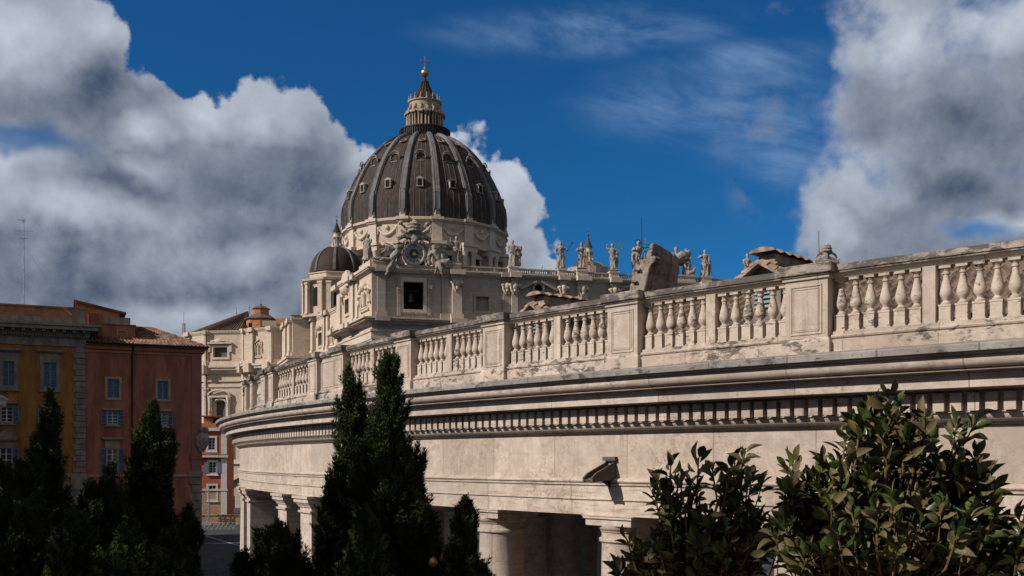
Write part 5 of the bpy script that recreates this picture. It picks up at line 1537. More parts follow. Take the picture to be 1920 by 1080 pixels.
# reclining angels beside the clock
def angel(px, py, sgn, label):
    D = FB.D(FB.t(px)); c = FB.p(FB.t(px), 0.9, ZY(py, D)); u, n = FB.u3 * sgn, FB.n3      # u points away from the clock
    P = lambda a, z, d=0.0: c + u * a + UP * z + n * d
    mb = MB()
    mb.tube([P(-1.7, 1.0), P(-1.0, 1.2, .2), P(-.3, .2, .3), P(.1, -.5, .4)], [.5, .72, .66, .55], 10)   # torso
    mb.ball(P(-1.05, 2.05, .3), (.42, .42, .5), 10, 8); mb.ball(P(-1.0, 2.15, .1), .46, 8, 6)
    if sgn < 0:
        mb.tube([P(.0, -.4, .4), P(1.5, -.4, .6), P(2.9, -.3, .5), P(3.5, -.1, .5)], [.5, .42, .28, .16], 8)
        mb.tube([P(-.1, -.7, .5), P(.5, -1.9, .7), P(1.0, -3.1, .6), P(1.3, -3.3, .7)], [.48, .4, .26, .18], 8)
        mb.tube([P(-.9, 1.5, .3), P(.3, 1.9, .5), P(1.6, 2.4, .2)], [.3, .24, .15], 7)
    else:
        mb.tube([P(.0, -.4, .4), P(1.0, -.7, .9), P(2.4, -1.9, .7), P(3.0, -2.5, .7)], [.55, .5, .34, .2], 8)
        mb.tube([P(-.2, -.8, .5), P(.2, -2.0, .9), P(.6, -3.0, .7)], [.48, .4, .24], 8)
        mb.tube([P(-1.2, 1.3, .3), P(-2.0, .6, .6), P(-2.2, -.3, .5)], [.3, .22, .15], 7)
        mb.tube([P(.6, -.6, .5), P(1.6, -.3, .3), P(2.3, -1.2, .3)], [.5, .6, .4], 8)
    for j in range(4):     # wing feathers
        mb.tube([P(-.7, 1.2, -.2), P(.3 + .25 * j, 2.5 - .35 * j, -.3), P(1.6 + .2 * j, 3.1 - .75 * j, -.35)], [.28, .26, .08], 6)
    for j in range(3):
        mb.tube([P(-.6 + .5 * j, -.6, .2), P(-.5 + .55 * j, -1.6, .4), P(-.9 + .5 * j, -2.7, .3)], [.38, .34, .2], 7)
    o = sculpt('angel_statue', mb, 'statue_stone', .09, .26)
    return tag(o, label, 'statue', 'winged stone angels reclining beside the clock')
angel(733, 486, -1, 'winged stone angel reclining against the left side of the clock')
angel(822, 488, 1, 'winged stone angel leaning on the right side of the clock, knee bent')

# crown and keys above the clock, scrolls around it
D = FB.D(ct); c = FB.p(ct, 0.6, ZY(427.5, D)); u = FB.u3
mb = MB(); mb.ball(c, (1.15, 1.0, 1.25), 16, 12); mb.ball(c + UP * 1.25, (.35, .35, .3), 8, 6)
for z in (-.7, -.1, .5): mb.tube([c + u * (1.12 * math.cos(a)) + FB.n3 * (.98 * math.sin(a)) + UP * z for a in [R_(x) for x in range(0, 361, 20)]], .17, 6)
for sg in (-1, 1):
    mb.tube([c + u * sg * .3 - UP * 1.4, c + u * sg * 1.6 - UP * .3, c + u * sg * 2.4 + UP * .6], [.3, .26, .2], 7)      # keys
    mb.ball(c + u * sg * 2.5 + UP * .7, (.5, .4, .45), 8, 6)
    mb.tube([c + u * sg * .6 - UP * 2.0, c + u * sg * 2.0 - UP * 1.7, c + u * sg * 3.0 - UP * 2.2, c + u * sg * 3.1 - UP * 3.0, c + u * sg * 2.3 - UP * 3.1], [.4, .5, .5, .35, .25], 7)
    mb.ball(c + u * sg * 1.5 - UP * 2.9, (.6, .5, .55), 8, 6)
    mb.tube([c + u * sg * 1.0 - UP * 1.0, c + u * sg * 1.8 - UP * 1.2, c + u * sg * 2.5 - UP * .6], [.35, .4, .2], 7)
mb.ball(c - UP * 2.3, (.9, .6, 1.0), 10, 8)
o = sculpt('crown_and_keys', mb, 'statue_stone', .08, .26); o.parent = clock; 
o.location = Vector((0, 0, 0)) - Vector(world_loc(clock))
mb = MB()
for sg in (-1, 1):
    C0 = FB.p(ct, 0.35, cz)
    R = lambda x, y: C0 + u * sg * x * pxm + UP * (-y) * pxm
    mb.tube([R(19, -16), R(26, -17), R(30, -10), R(29, 0), R(27, 10), R(30, 18), R(26, 23), R(21, 21)], [.35, .5, .6, .55, .5, .5, .45, .3], 7)
    mb.ball(R(25, -14), (.7, .5, .6), 8, 6); mb.ball(R(27, 4), (.55, .5, .6), 8, 6); mb.ball(R(24, 20), (.6, .5, .5), 8, 6)
    mb.tube([R(20, 24), R(10, 27), R(0, 26)], [.4, .45, .3], 7)
o = sculpt('clock_scrolls', mb, 'statue_stone', .08, .24); o.parent = clock
o.location = Vector((0, 0, 0)) - Vector(world_loc(clock))
# birds on the parapets
for (px, py) in ((1016, 502.0), (1071, 504.5)):
    D = FB.D(FB.t(px)); q = PX(px, D - 0.1); z = ZY(py, D)
    mb = MB(); mb.ball((q.x, q.y, z + .1), (.22, .34, .17), 8, 6); mb.ball((q.x + .05, q.y - .28, z + .32), .11, 8, 6); mb.tube([(q.x, q.y + .2, z + .12), (q.x - .05, q.y + .6, z + .05)], [.1, .04], 5)
    mb.tube([(q.x + .05, q.y - .36, z + .31), (q.x + .06, q.y - .46, z + .29)], [.03, .01], 5)
    tag(sculpt('gull', mb, 'bird_white', .04), 'white gull on the parapet ' + ('left of the saint with the slanting staff' if px < 1030 else 'between the slanting staff saint and the lance saint'), 'bird', 'gulls resting on the façade parapet')

# ---- back of the big coat of arms on the far side of the colonnade roof
DB = 46.0; kB = DB / F
o2 = PX(1180, DB); wdir = Vector((0.62, -0.785, 0)); ndir = Vector((-0.785, -0.62, 0))
# foreshortened picture width -> true width along wdir
f_ = wdir.x - wdir.y * 0.118
def QB(px, py, d=0.0):
    return Vector((o2.x, o2.y, 0)) + wdir * ((px - 1180) * kB / f_) + UP * ZY(py + 6 * max(0, min(1, (540 - py) / 60)), DB) - ndir * d
arms = empty('coat_of_arms_back', (o2.x, o2.y, EYE + 4), 'tilted brown stone back of a coat of arms with iron clamps rising behind the balustrade', 'monument')
out_ = [(1177, 556), (1182, 533), (1185, 512), (1186, 500), (1192, 492), (1208, 484), (1216, 468), (1218, 461), (1224, 460), (1221, 477), (1219, 484), (1225, 484), (1228, 490), (1226, 497), (1220, 501), (1216, 508), (1213, 524), (1206, 556)]
mb = MB(); mb.prism([QB(x, y) for x, y in out_], -ndir * 0.35)
slab = mb.build('shield_slab', 'ruddy_stone', arms, bevel=0.03)
mb = MB(); mb.prism([QB(x, y, 0.351) for x, y in [(1184, 556), (1195, 500), (1208, 490), (1218, 462), (1224, 460.5), (1222, 480), (1215, 512), (1210, 556)]], -ndir * 1.05 - UP * 0.30)
mb.prism([QB(x, y, 1.2) for x, y in [(1206, 560), (1215, 500), (1222, 470), (1226, 468), (1227, 490), (1218, 560)]], -ndir * 0.45 - UP * 0.3)
mb.build('shield_body', 'ruddy_stone', arms, bevel=0.05)
for (x, y) in ((1198, 509), (1192, 532)):
    mb = MB(); mb.tube([QB(x - 4, y - 1, -.02), QB(x - 4, y - 1, -.12), QB(x + 5, y + 1, -.12), QB(x + 5, y + 1, -.02)], .035, 6); mb.tube([QB(x - 1, y + 3, -.03), QB(x + 3, y - 3, -.03)], .025, 5)
    mb.build('iron_clamp', 'iron', arms)
mb = MB(); mb.tube([QB(1197.5, 495, -.06), QB(1204.5, 470, -.06), QB(1204.5, 408, -.06)], [.03, .035, .015], 6); mb.tube([QB(1204, 464, -.06), QB(1214, 464.5, .2)], .02, 5)
mb.build('lightning_rod', 'iron', arms)
# fallen looking wing sculpture with iron props just right of it
c = PX(1268, 47.0); z = lambda y: ZY(y, 47.0); kx = 47.0 / F
P = lambda px, py, d=0.0: Vector((c.x + (px - 1268) * kx, c.y - d, z(py)))
mb = MB()
mb.tube([P(1291, 477), P(1280, 481, .1), P(1268, 489, .2), P(1256, 497, .2)], [.16, .26, .24, .17], 10)
for j, (x, y) in enumerate(((1262, 500), (1270, 503), (1278, 500), (1285, 494))): mb.tube([P(x + 3, 486, .1), P(x, y - 6, .2), P(x - 2, y, .15)], [.13, .14, .06], 7)
mb.tube([P(1256, 496, .2), P(1252, 505, .2), P(1250, 517, .2)], [.16, .12, .05], 7); mb.tube([P(1262, 498, .2), P(1259, 510, .2)], [.14, .06], 7)
mb.ball(P(1257, 510, .2), (.2, .16, .16), 8, 6); mb.ball(P(1290, 475), (.16, .15, .18), 8, 6)
ag = tag(sculpt('carved_angel_fragment', mb, 'statue_stone', .035, .06), 'carved stone wing and drapery propped with iron bars behind the rail', 'statue')
mb = MB(); mb.tube([P(1236, 485.5, .3), P(1264, 492, .3)], .035, 6); mb.tube([P(1257, 519, .1), P(1244, 538, .1)], .04, 6); mb.build('iron_prop', 'iron', ag)
# small crest with crown further right
c = PX(1547, 40.0); kx = 40.0 / F
P = lambda px, py, d=0.0: Vector((c.x + ((px - 1549) * 1.2 + 1) * kx, c.y - d, ZY(py, 40.0)))
mb = MB()
mb.ball(P(1551, 467), (.19, .17, .22), 12, 10); mb.ball(P(1551, 459.5), .05, 8, 6)
for y in (471, 466, 462): mb.tube([P(1551, y) + Vector((.19 * math.cos(a), .17 * math.sin(a), 0)) * (1 if y > 464 else .8) for a in [R_(x) for x in range(0, 361, 30)]], .035, 5)
mb.ball(P(1549, 483), (.15, .16, .22), 10, 8)
for sg in (-1, 1):
    mb.tube([P(1550, 478), P(1550 + sg * 9, 474), P(1550 + sg * 14, 478), P(1550 + sg * 17, 484)], [.06, .065, .06, .03], 6)
    mb.tube([P(1550, 484), P(1550 + sg * 10, 485), P(1550 + sg * 17, 489), P(1550 + sg * 20, 494)], [.075, .075, .065, .045], 6)
    mb.tube([P(1550 + sg * 4, 482), P(1550 + sg * 12, 492), P(1550 + sg * 14, 500)], [.06, .07, .06], 6)
mb.box(P(1548, 500), (1.0, .5, .5))
o = tag(sculpt('crown_crest', mb, 'statue_stone', .018, .02), 'small weathered stone crest with a papal crown and keys above the right pedestal', 'statue')
mb = MB(); mb.tube([P(1539, 474), P(1538, 434)], .012, 5); mb.build('lightning_rod', 'iron', o)

# ================================================================== houses on the left
HW = Wall(PX(160, 112.0), (0.912, 0.41))
GL = 0.0
def house_window(Wl, parent, x0, y0, x1, y1, shut='closed', frame='grey_trim', fw=0.28, hood=None, sill=True, glass_m='window_glass'):
    """casement with surround; shut: closed louvred leaves, open leaves beside it or none"""
    t0, t1, z0, z1 = Wl.rect(x0, y0, x1, y1)
    mb = MB()
    if fw: Wl.frame(mb, t0, t1, z0, z1, fw, -0.22, 0.10)
    if sill: Wl.box(mb, t0 - fw - 0.12, t1 + fw + 0.12, z0 - fw - 0.14, z0 - fw - 0.002, -0.1, 0.24)
    if hood:
        hh = hood
        Wl.box(mb, t0 - fw - 0.05, t1 + fw + 0.05, z1 + fw + 0.002, z1 + fw + hh - 0.2, -0.1, 0.07)
        Wl.box(mb, t0 - fw - 0.35, t1 + fw + 0.35, z1 + fw + hh - 0.2, z1 + fw + hh, -0.1, 0.45)
        Wl.box(mb, t0 - fw - 0.25, t1 + fw + 0.25, z1 + fw + hh - 0.32, z1 + fw + hh - 0.202, -0.1, 0.30)
    if not mb.v: Wl.box(mb, t0, t1, z0 - 0.12, z0, -0.1, 0.1)
    w = mb.build('window', frame, parent)
    m2 = MB(); m2.add([Wl.p(t0, -0.2, z0), Wl.p(t1, -0.2, z0), Wl.p(t1, -0.2, z1), Wl.p(t0, -0.2, z1)], [(0, 1, 2, 3)]); m2.build('pane', glass_m, w)
    m3 = MB(); tm = (t0 + t1) / 2
    Wl.box(m3, tm - 0.06, tm + 0.06, z0, z1, -0.19, -0.11)
    for k in ((1, 2, 3) if shut != 'closed' else (1, 2)): Wl.box(m3, t0, t1, z0 + (z1 - z0) * k / (4 if shut != 'closed' else 3) - 0.03, z0 + (z1 - z0) * k / (4 if shut != 'closed' else 3) + 0.03, -0.188, -0.12)
    Wl.frame(m3, t0 + 0.08, t1 - 0.08, z0 + 0.08, z1 - 0.08, 0.08, -0.192, -0.09)
    m3.build('sash', 'blue_frame' if shut == 'closed' else 'white_trim', w)
    if shut == 'closed':
        m4 = MB()
        for a, b in ((t0 + 0.1, tm - 0.06), (tm + 0.06, t1 - 0.1)):
            n_ = int((z1 - z0) / 0.13)
            for k in range(n_):
                zz = z0 + 0.1 + k * 0.13
                m4.box(Wl.p((a + b) / 2, -0.165, zz), (b - a, 0.03, 0.10), (Wl.u3, (Wl.n3 - UP * 0.5).normalized(), (UP + Wl.n3 * 0.5).normalized()))
        m4.build('shutter', 'shutter_paint', w)
    elif shut == 'open':
        lw = (t1 - t0) * 0.52
        for a, b in ((t0 - lw - 0.02, t0 - 0.02), (t1 + 0.02, t1 + lw + 0.02)):
            m4 = MB(); Wl.frame(m4, a + 0.09, b - 0.09, z0 + 0.09, z1 - 0.09, 0.09, 0.115, 0.19)
            for k in (1, 2): Wl.box(m4, a + 0.09, b - 0.09, z0 + (z1 - z0) * k * 0.36 - 0.04, z0 + (z1 - z0) * k * 0.36 + 0.04, 0.117, 0.188)
            n_ = int((z1 - z0) / 0.12)
            for k in range(n_):
                zz = z0 + 0.12 + k * 0.12
                m4.box(Wl.p((a + b) / 2, 0.145, zz), (b - a - 0.18, 0.02, 0.09), (Wl.u3, (Wl.n3 - UP * 0.5).normalized(), (UP + Wl.n3 * 0.5).normalized()))
            m4.build('shutter', 'shutter_paint', w)
    return w

def house_body(Wl, t0, t1, ztop, depth, mat, root, holes=(), name='wall'):
    mb = MB(); Wl.panel(mb, t0, t1, -0.5, ztop, holes, 0.4)
    for a, b in (((t1, 0), (t1, -depth)), ((t1, -depth), (t0, -depth)), ((t0, -depth), (t0, 0))):
        p, q = Wl.p(*a), Wl.p(*b)
        mb.add([(p.x, p.y, -0.5), (q.x, q.y, -0.5), (q.x, q.y, ztop), (p.x, p.y, ztop)], [(0, 1, 2, 3)])
    mb.add([Wl.p(t0, 0, ztop), Wl.p(t1, 0, ztop), Wl.p(t1, -depth, ztop), Wl.p(t0, -depth, ztop)], [(0, 1, 2, 3)])
    return mb.build(name, mat, root)

# ---- ochre palace
t_l, t_r = HW.t(-150), HW.t(160.5)
Y = lambda y: HW.z(160, y)
pal = empty('ochre_palace', HW.p((t_l + t_r) / 2, -6, 0), 'ochre plastered palace with grey quoins and heavy cornice at the left edge', 'building')
YW = [(5, 677.5, 27, 724), (82, 680, 106, 726.5)]
YM = [(1, 763, 24, 791.5), (83, 767, 104.5, 793)]
YP = [(0, 840, 23, 885), (83, 842, 105, 886)]
hol = [HW.rect(*r) for r in YW + YM + YP]
ztop = Y(613)
pw = house_body(HW, t_l, t_r, ztop, 13, 'ochre_plaster', pal, hol)
for r in YW: house_window(HW, pal, *r, shut='closed', fw=0.36, hood=1.05)
for r in YM: house_window(HW, pal, *r, shut='open', fw=0.18, frame='grey_trim', sill=True, hood=0.42)
for r in YP:
    w = house_window(HW, pal, *r, shut='open', fw=0.2, sill=False, hood=0.9)
    t0, t1, z0, z1 = HW.rect(*r); m2 = MB(); zz = z1 + 1.12
    m2.prism([HW.p(t0 - 0.6, 0, zz), HW.p(t1 + 0.6, 0, zz), HW.p((t0 + t1) / 2, 0, zz + 0.95)], HW.n3 * 0.42); m2.build('pediment', 'grey_trim', w)
mb = MB()
n_q = 22; zq0, zq1 = Y(887), Y(652)
for k in range(n_q):
    w = 1.3 if k % 2 == 0 else 1.05; hh = (zq1 - zq0) / n_q
    HW.box(mb, t_r - w, t_r + 0.02, zq0 + k * hh + 0.05, zq0 + (k + 1) * hh, -0.3, 0.16)
mb.build('quoins', 'grey_trim', pal, bevel=0.03)
mb = MB(); HW.box(mb, t_l, t_r + 0.05, Y(651), Y(637.2), -0.2, 0.14); mb.build('frieze_band', 'grey_trim', pal)
mb = MB(); HW.box(mb, t_l, t_r + 0.05, Y(887.5) - 0.35, Y(887.5), -0.2, 0.22); HW.box(mb, t_r - 1.5, t_r + 0.2, Y(903) - 0.9, Y(888.5), -0.2, 0.28)
mb.build('string_course', 'grey_trim', pal)
mb = MB(); HW.box(mb, t_l, t_r, -0.4, Y(903), -0.2, 0.12); mb.build('stone_base', 'grey_trim', pal)
crn = MB(); tt0, tt1 = t_l, t_r + 1.55
pth = [tuple(HW.p(t_l).xy), tuple(HW.p(t_r).xy), tuple(HW.p(t_r, -13).xy)]
zc_ = Y(637.1)
crn.sweep(pth, [(-0.3, zc_ + 1.72), (1.55, zc_ + 1.6), (1.55, zc_ + 1.3), (1.40, zc_ + 1.2), (1.38, zc_ + 0.88), (0.5, zc_ + 0.85), (0.45, zc_ + 0.5), (0.2, zc_ + 0.02), (-0.3, zc_ + 0.02), (-0.3, zc_ + 1.72)])
pc = crn.build('cornice', 'grey_trim', pal)
md = MB(); t = t_l + 0.5
while t < t_r + 0.6:
    HW.box(md, t, t + 0.32, zc_ + 0.62, zc_ + 0.872, 0.4, 1.2); t += 1.02
mdt = md.build('modillions', 'grey_trim', pc)
md = MB(); t = t_l + 0.2
while t < t_r + 0.3:
    HW.box(md, t, t + 0.16, zc_ + 0.18, zc_ + 0.48, 0.2, 0.52); t += 0.27
md.build('dentils', 'grey_trim', pc)
mb = MB(); HW.box(mb, t_l, t_r - 0.9, zc_ + 1.7, Y(579.5), -1.2, -0.55); HW.box(mb, t_l, t_r + 0.1, Y(579.4), Y(579.4) + 0.18, -1.3, -0.4); att = mb.build('attic_parapet', 'ochre_brick', pal)
mb = MB(); HW.box(mb, t_r - 1.35, t_r + 0.06, zc_ + 1.7, Y(580), -1.25, -0.45); HW.box(mb, t_l, t_r, zc_ + 1.65, zc_ + 2.4, -1.2, -0.3); mb.build('parapet_pier', 'grey_trim', att)
# roof hut with one pitched roof
HU = Wall(HW.p(t_r - 1.35, -3).xy, HW.u); tA = HU.t(138); tB = HU.t(233)
mb = MB(); za_, zb_ = ZY(567, HU.D(tA)), ZY(588, HU.D(tB))
mb.prism([HU.p(tA + 0.4, 0, ztop), HU.p(tB - 0.5, 0, ztop), HU.p(tB - 0.5, 0, zb_), HU.p(tA + 0.4, 0, za_)], -HU.n3 * 4)
hut = mb.build('roof_hut', 'orange_plaster', pal)
mb = MB(); mb.prism([HU.p(tA, 0.4, za_ + 0.05), HU.p(tB + 0.2, 0.4, zb_ - 0.08), HU.p(tB + 0.2, 0.4, zb_ + 0.12), HU.p(tA, 0.4, za_ + 0.3)], -HU.n3 * 5); mb.build('hut_roof', 'tile_red_roof', hut)
mb = MB(); HU.pbox(mb, 149, 577.5, 162, 582, -0.1, 0.02); mb.build('hut_window', 'void', hut)

# ---- red house
r_l, r_r = t_r + 0.002, HW.t(377)
red = empty('red_house', HW.p((r_l + r_r) / 2, -6, 0), 'tall brick red house with blue shutters and a tiled hip roof', 'building')
RW = [(201.5, 711, 223.5, 746), (295.5, 714.5, 315, 749)]
RM = [(200.5, 772.5, 221.5, 795.5), (293.5, 774.5, 313.5, 798)]
RP = [(200, 841, 221.5, 887), (293.5, 843, 313.5, 888)]
zr = HW.z(270, 648)
rw = house_body(HW, r_l, r_r, zr, 12, 'red_plaster', red, [HW.rect(*r) for r in RW + RM + RP])
for r in RW: house_window(HW, red, *r, shut='closed', frame='buff_trim', fw=0.26, sill=False)
for r in RM: house_window(HW, red, *r, shut='open', frame='buff_trim', fw=0.12, sill=True, hood=0.30)
for r in RP: house_window(HW, red, *r, shut='open', frame='buff_trim', fw=0.12, sill=False, hood=1.15)
mb = MB(); zc2 = HW.z(270, 889)
HW.box(mb, r_l, r_r + 0.05, zc2 - 0.32, zc2, -0.1, 0.12); mb.build('string_course', 'buff_trim', red)
mb = MB(); HW.box(mb, HW.t(359.5), r_r + 0.06, zc2 + 0.3, zr - 0.9, -0.3, 0.12); HW.box(mb, HW.t(358), r_r + 0.12, HW.z(365, 861), HW.z(365, 850), -0.3, 0.2); mb.build('corner_pilaster', 'red_plaster_pale', red)
mb = MB()
for k in range(12):
    w = 1.35 if k % 2 == 0 else 1.05; z_ = zc2 - 0.4 - k * 0.95
    HW.box(mb, r_r - w, r_r + 0.08, z_ - 0.85, z_, -0.4, 0.2)
HW.box(mb, r_r - 1.45, r_r + 0.2, zc2 - 0.35, zc2 + 0.28, -0.4, 0.3)
mb.build('quoins', 'grey_trim', red, bevel=0.04)
mb = MB(); pth = [tuple(HW.p(r_l).xy), tuple(HW.p(r_r).xy), tuple(HW.p(r_r, -12).xy)]
mb.sweep(pth, [(-0.2, zr), (0.75, zr), (0.75, zr - 0.12), (0.45, zr - 0.3), (0.35, zr - 0.62), (0.12, zr - 0.7), (0.10, zr - 0.98), (-0.2, zr - 0.98), (-0.2, zr)]); mb.build('eave_cornice', 'orange_plaster', red)
mb = MB(); e0, e1 = HW.t(162), r_r + 0.85
zr2 = zr + 0.06
rdg = HW.t(255)
A, B_ = HW.p(e0, 0.9, zr2), HW.p(e1, 0.9, zr2); C_, D_ = HW.p(r_r - 5.2, -5.6, zr2 + 2.75), HW.p(e0, -5.6, zr2 + 2.75)
ridged(mb, A, B_, C_, D_, 0.42, 0.10, 11, 0.07, 0.04, seed=5)
A2, B2 = B_, HW.p(e1, -12.6, zr2)
ridged(mb, A2, B2, C_, C_ + Vector((0.01, 0.01, 0)), 0.5, 0.1, 9, 0.07, 0.04, seed=6)
mb.build('roof', 'tile_red_roof', red, smooth=40)
# stair tower and terrace block above the eave
SW = Wall(HW.p(r_l, -1.0).xy, HW.u)
mb = MB(); SW.box(mb, r_l - r_l + 0.3, SW.t(254), zr - 0.2, SW.z(220, 609.5), -4, 0); SW.box(mb, 0.3, SW.t(255), SW.z(220, 609.4), SW.z(220, 607.5), -4.1, 0.12); twr = mb.build('stair_tower', 'red_plaster', red)
mb = MB(); SW.box(mb, 0.3, SW.t(193), SW.z(180, 609), SW.z(180, 587), -4, -0.4); mb.build('tower_wall', 'red_plaster', twr)
mb = MB(); SW.box(mb, SW.t(193.5), SW.t(245), SW.z(220, 607.2), SW.z(220, 594), -3, -0.5); mb.build('terrace_parapet', 'grey_trim', twr)
house_window(SW, red, 221, 621, 237, 633, shut='none', fw=0.1, frame='buff_trim', sill=False)
mb = MB(); mb.tube([HW.p(HW.t(250), 0.75, zr - 0.05), HW.p(HW.t(248.5), 0.3, zr - 0.7), HW.p(HW.t(247.5), 0.16, zr - 1.2), HW.p(HW.t(247.5), 0.16, 3)], 0.10, 8)
mb.tube([HW.p(r_l + 0.1, 0.93, zr + 0.02), HW.p(e1, 0.93, zr + 0.02)], 0.11, 6); mb.build('drainpipe', 'iron', red)
# carved shield on the corner
D = HW.D(r_r); c = HW.p(r_r + 0.1, 0.35, ZY(826, D)); u = HW.u3
mb = MB(); mb.ball(c, (.45, .5, 1.15), 10, 10); mb.ball(c + UP * 1.25 + u * .15, (.6, .5, .4), 10, 8)
for sg in (-1, 1): mb.tube([c + u * sg * .35 + UP * .9, c + u * sg * .6 + UP * .3, c + u * sg * .45 - UP * .6, c + u * sg * .1 - UP * 1.4], [.2, .24, .22, .12], 7)
mb.ball(c + u * .3 + HW.n3 * .3, (.3, .3, .7), 8, 6)
sculpt('carved_crest', mb, 'statue_stone', .07, .16, parent=red)
# roof aerial on the palace
q = HW.p(HW.t(43.5), -2.0); D = q.y
mast = empty('roof_aerial', (q.x, q.y, ztop), 'tall thin television aerial on the palace roof with wire stays', 'aerial')
mb = MB(); mb.tube([(q.x, q.y, ztop), (q.x, q.y, ZY(500, D)), (q.x, q.y, ZY(410, D))], [.05, .045, .03], 6); mb.build('pole', 'galvanised', mast)
def yagi(y, L_, ang, n_):
    m = MB(); z = ZY(y, D); d = Vector((math.cos(ang), math.sin(ang), 0)); e = Vector((-d.y, d.x, 0)); c0 = Vector((q.x, q.y, z))
    m.tube([c0 - d * L_ * .5, c0 + d * L_ * .5], .022, 5)
    for k in range(n_):
        p = c0 + d * (k / (n_ - 1) - .5) * L_; m.tube([p - e * .35, p + e * .35], .014, 4)
    m.build('antenna', 'galvanised', mast)
yagi(433, 1.7, 0.15, 7); yagi(447, .8, 0.5, 4)
m = MB(); c0 = Vector((q.x, q.y, ZY(414, D)))
for a in range(0, 180, 36): m.tube([c0 - Vector((math.cos(R_(a)) * .3, .1, math.sin(R_(a)) * .3)), c0 + Vector((math.cos(R_(a)) * .3, -.1, math.sin(R_(a)) * .3))], .03, 4)
m.tube([c0, c0 - Vector((.6, .2, -.1))], .03, 5); m.build('antenna', 'galvanised', mast)
m = MB()
for (y0, dx) in ((460, 5.4), (512, 5.4), (460, -4), (512, -4)): m.tube([(q.x, q.y, ZY(y0, D)), (q.x + dx, q.y - 0.2, ztop + 1.2)], .012, 4)
m.build('stay_wire', 'galvanised', mast)

# ---- small stone portico corner at the very left
q = PX(-16, 60)
pav = Wall(q, (0.93, 0.36)); kk = 60 / F
port = empty('stone_portico', (q.x - 2, q.y + 2, 0), 'pale stone portico corner with projecting cornice poking in at the left edge', 'building')
mb = MB(); mb.sweep([tuple(pav.p(-4).xy), tuple(pav.p(0).xy), tuple(pav.p(0, -3).xy)], [(-1.5, ZY(740, 60)), (0.62, ZY(741.5, 60)), (0.62, ZY(745, 60)), (0.5, ZY(748, 60)), (0.45, ZY(757, 60)), (0.15, ZY(760, 60)), (0.1, ZY(768, 60)), (-1.5, ZY(768, 60)), (-1.5, ZY(740, 60))]); mb.build('cornice', 'church_trim', port)
mb = MB(); pav.box(mb, -4, 0, 0, ZY(768.1, 60), -3, 0); mb.build('wall', 'church_trim', port)

# ---- small red and white house at the end of the street
SH = Wall(PX(370, 172), (0.99, 0.14)); D0 = 172
gz_ = gz(-50, 172)
sm = empty('small_red_house', SH.p(3, -4, gz_), 'narrow vermilion house with white window surrounds at the end of the street', 'building')
s_l, s_r = SH.t(352), SH.t(414); zS = SH.z(395, 800)
SWN = [(390.5, 821, 403.5, 843.5), (391.5, 866.5, 405.5, 887), (391, 910.5, 405, 936.5)]
rects = [SH.rect(*r) for r in SWN]
house_body(SH, s_l, SH.t(425), zS, 9, 'vermilion_plaster', sm, rects)
for r in SWN: house_window(SH, sm, *r, shut='none', fw=0.32, frame='white_trim', sill=True)
t0, t1, z0, z1 = rects[1]; mb = MB()
for a, b in ((t0 - 0.75, t0 - 0.05), (t1 + 0.05, t1 + 0.75)): SH.box(mb, a, b, z0, z1, 0.11, 0.18)
mb.build('shutter', 'shutter_paint', sm)
mb = MB(); SH.box(mb, SH.t(414.5), SH.t(425.5), 3, zS, -0.2, 0.12); SH.box(mb, s_l, SH.t(426), SH.z(395, 808), SH.z(395, 802), -0.2, 0.35); SH.box(mb, s_l, SH.t(428), SH.z(395, 857.5), SH.z(395, 853), -0.2, 0.55); SH.box(mb, s_l, SH.t(427), SH.z(395, 920) - 0.2 if False else SH.z(395, 917) - 0.3, SH.z(395, 917), -0.19, 0.25 if False else 0.2)
mb.build('white_bands', 'white_trim', sm)
mb = MB(); SH.box(mb, s_l, SH.t(414.4), 2, SH.z(395, 918.5), -0.2, 0.06); mb.build('ground_storey', 'peach_plaster', sm)
mb = MB(); t = s_l
while t < SH.t(427): mb.lathe((SH.p(t, 0.5).x, SH.p(t, 0.5).y, SH.z(395, 853)), [(0.11, 0.01), (0.12, 0.2), (0.02, 0.28)], 6); t += 0.3
mb.build('ledge_tiles', 'terracotta', sm)
mb = MB(); SH.box(mb, SH.t(374), SH.t(412), zS, SH.z(395, 793.5), -3.5, -0.1); SH.box(mb, SH.t(380), SH.t(397.5), SH.z(395, 793.4), SH.z(395, 781), -3, -1); pent = mb.build('roof_terrace', 'orange_plaster', sm)
mb = MB(); SH.box(mb, SH.t(376), SH.t(414), SH.z(395, 781), SH.z(395, 779), -3.5, -0.3); mb.build('terrace_roof', 'tile_red_roof', pent)
mb = MB(); SH.pbox(mb, 398, 783, 411, 793, -1.2, -0.9); mb.build('terrace_door', 'void', pent)
q = SH.p(SH.t(393.5), -1.5); mb = MB(); mb.box((q.x, q.y, SH.z(393, 776)), (0.62, 0.5, 0.9)).lathe((q.x, q.y, SH.z(393, 771)), [(0.42, 0), (0.1, 0.75)], 4, phase=.78); mb.build('chimney', 'terracotta', sm)
# roof terrace plants
rnd = random.Random(4)
# church annex behind the small house
AN = Wall(PX(425, 205), (0.97, -0.24)); mb = MB()
an = empty('church_annex', AN.p(3, -3, 4), 'shaded grey stone annex with a sloping parapet beside the colonnade end', 'building')
mb = MB(); AN.box(mb, 0.0, 9, 3, AN.z(435, 870), -8, 0); mb.build('wall', 'church_grey', an)
mb = MB(); AN.box(mb, -0.5, 9, AN.z(435, 870), AN.z(435, 862), -8, 0.4); mb.prism([AN.p(-0.5, 0.2, AN.z(435, 905)), AN.p(3.5, 0.2, AN.z(435, 885)), AN.p(3.5, 0.2, AN.z(435, 893)), AN.p(-0.5, 0.2, AN.z(435, 914))], AN.n3 * 0.6); mb.build('cornice', 'church_trim', an)
mb = MB(); AN.pbox(mb, 428, 930, 440, 975, 0, 0.03); mb.build('doorway', 'void', an)
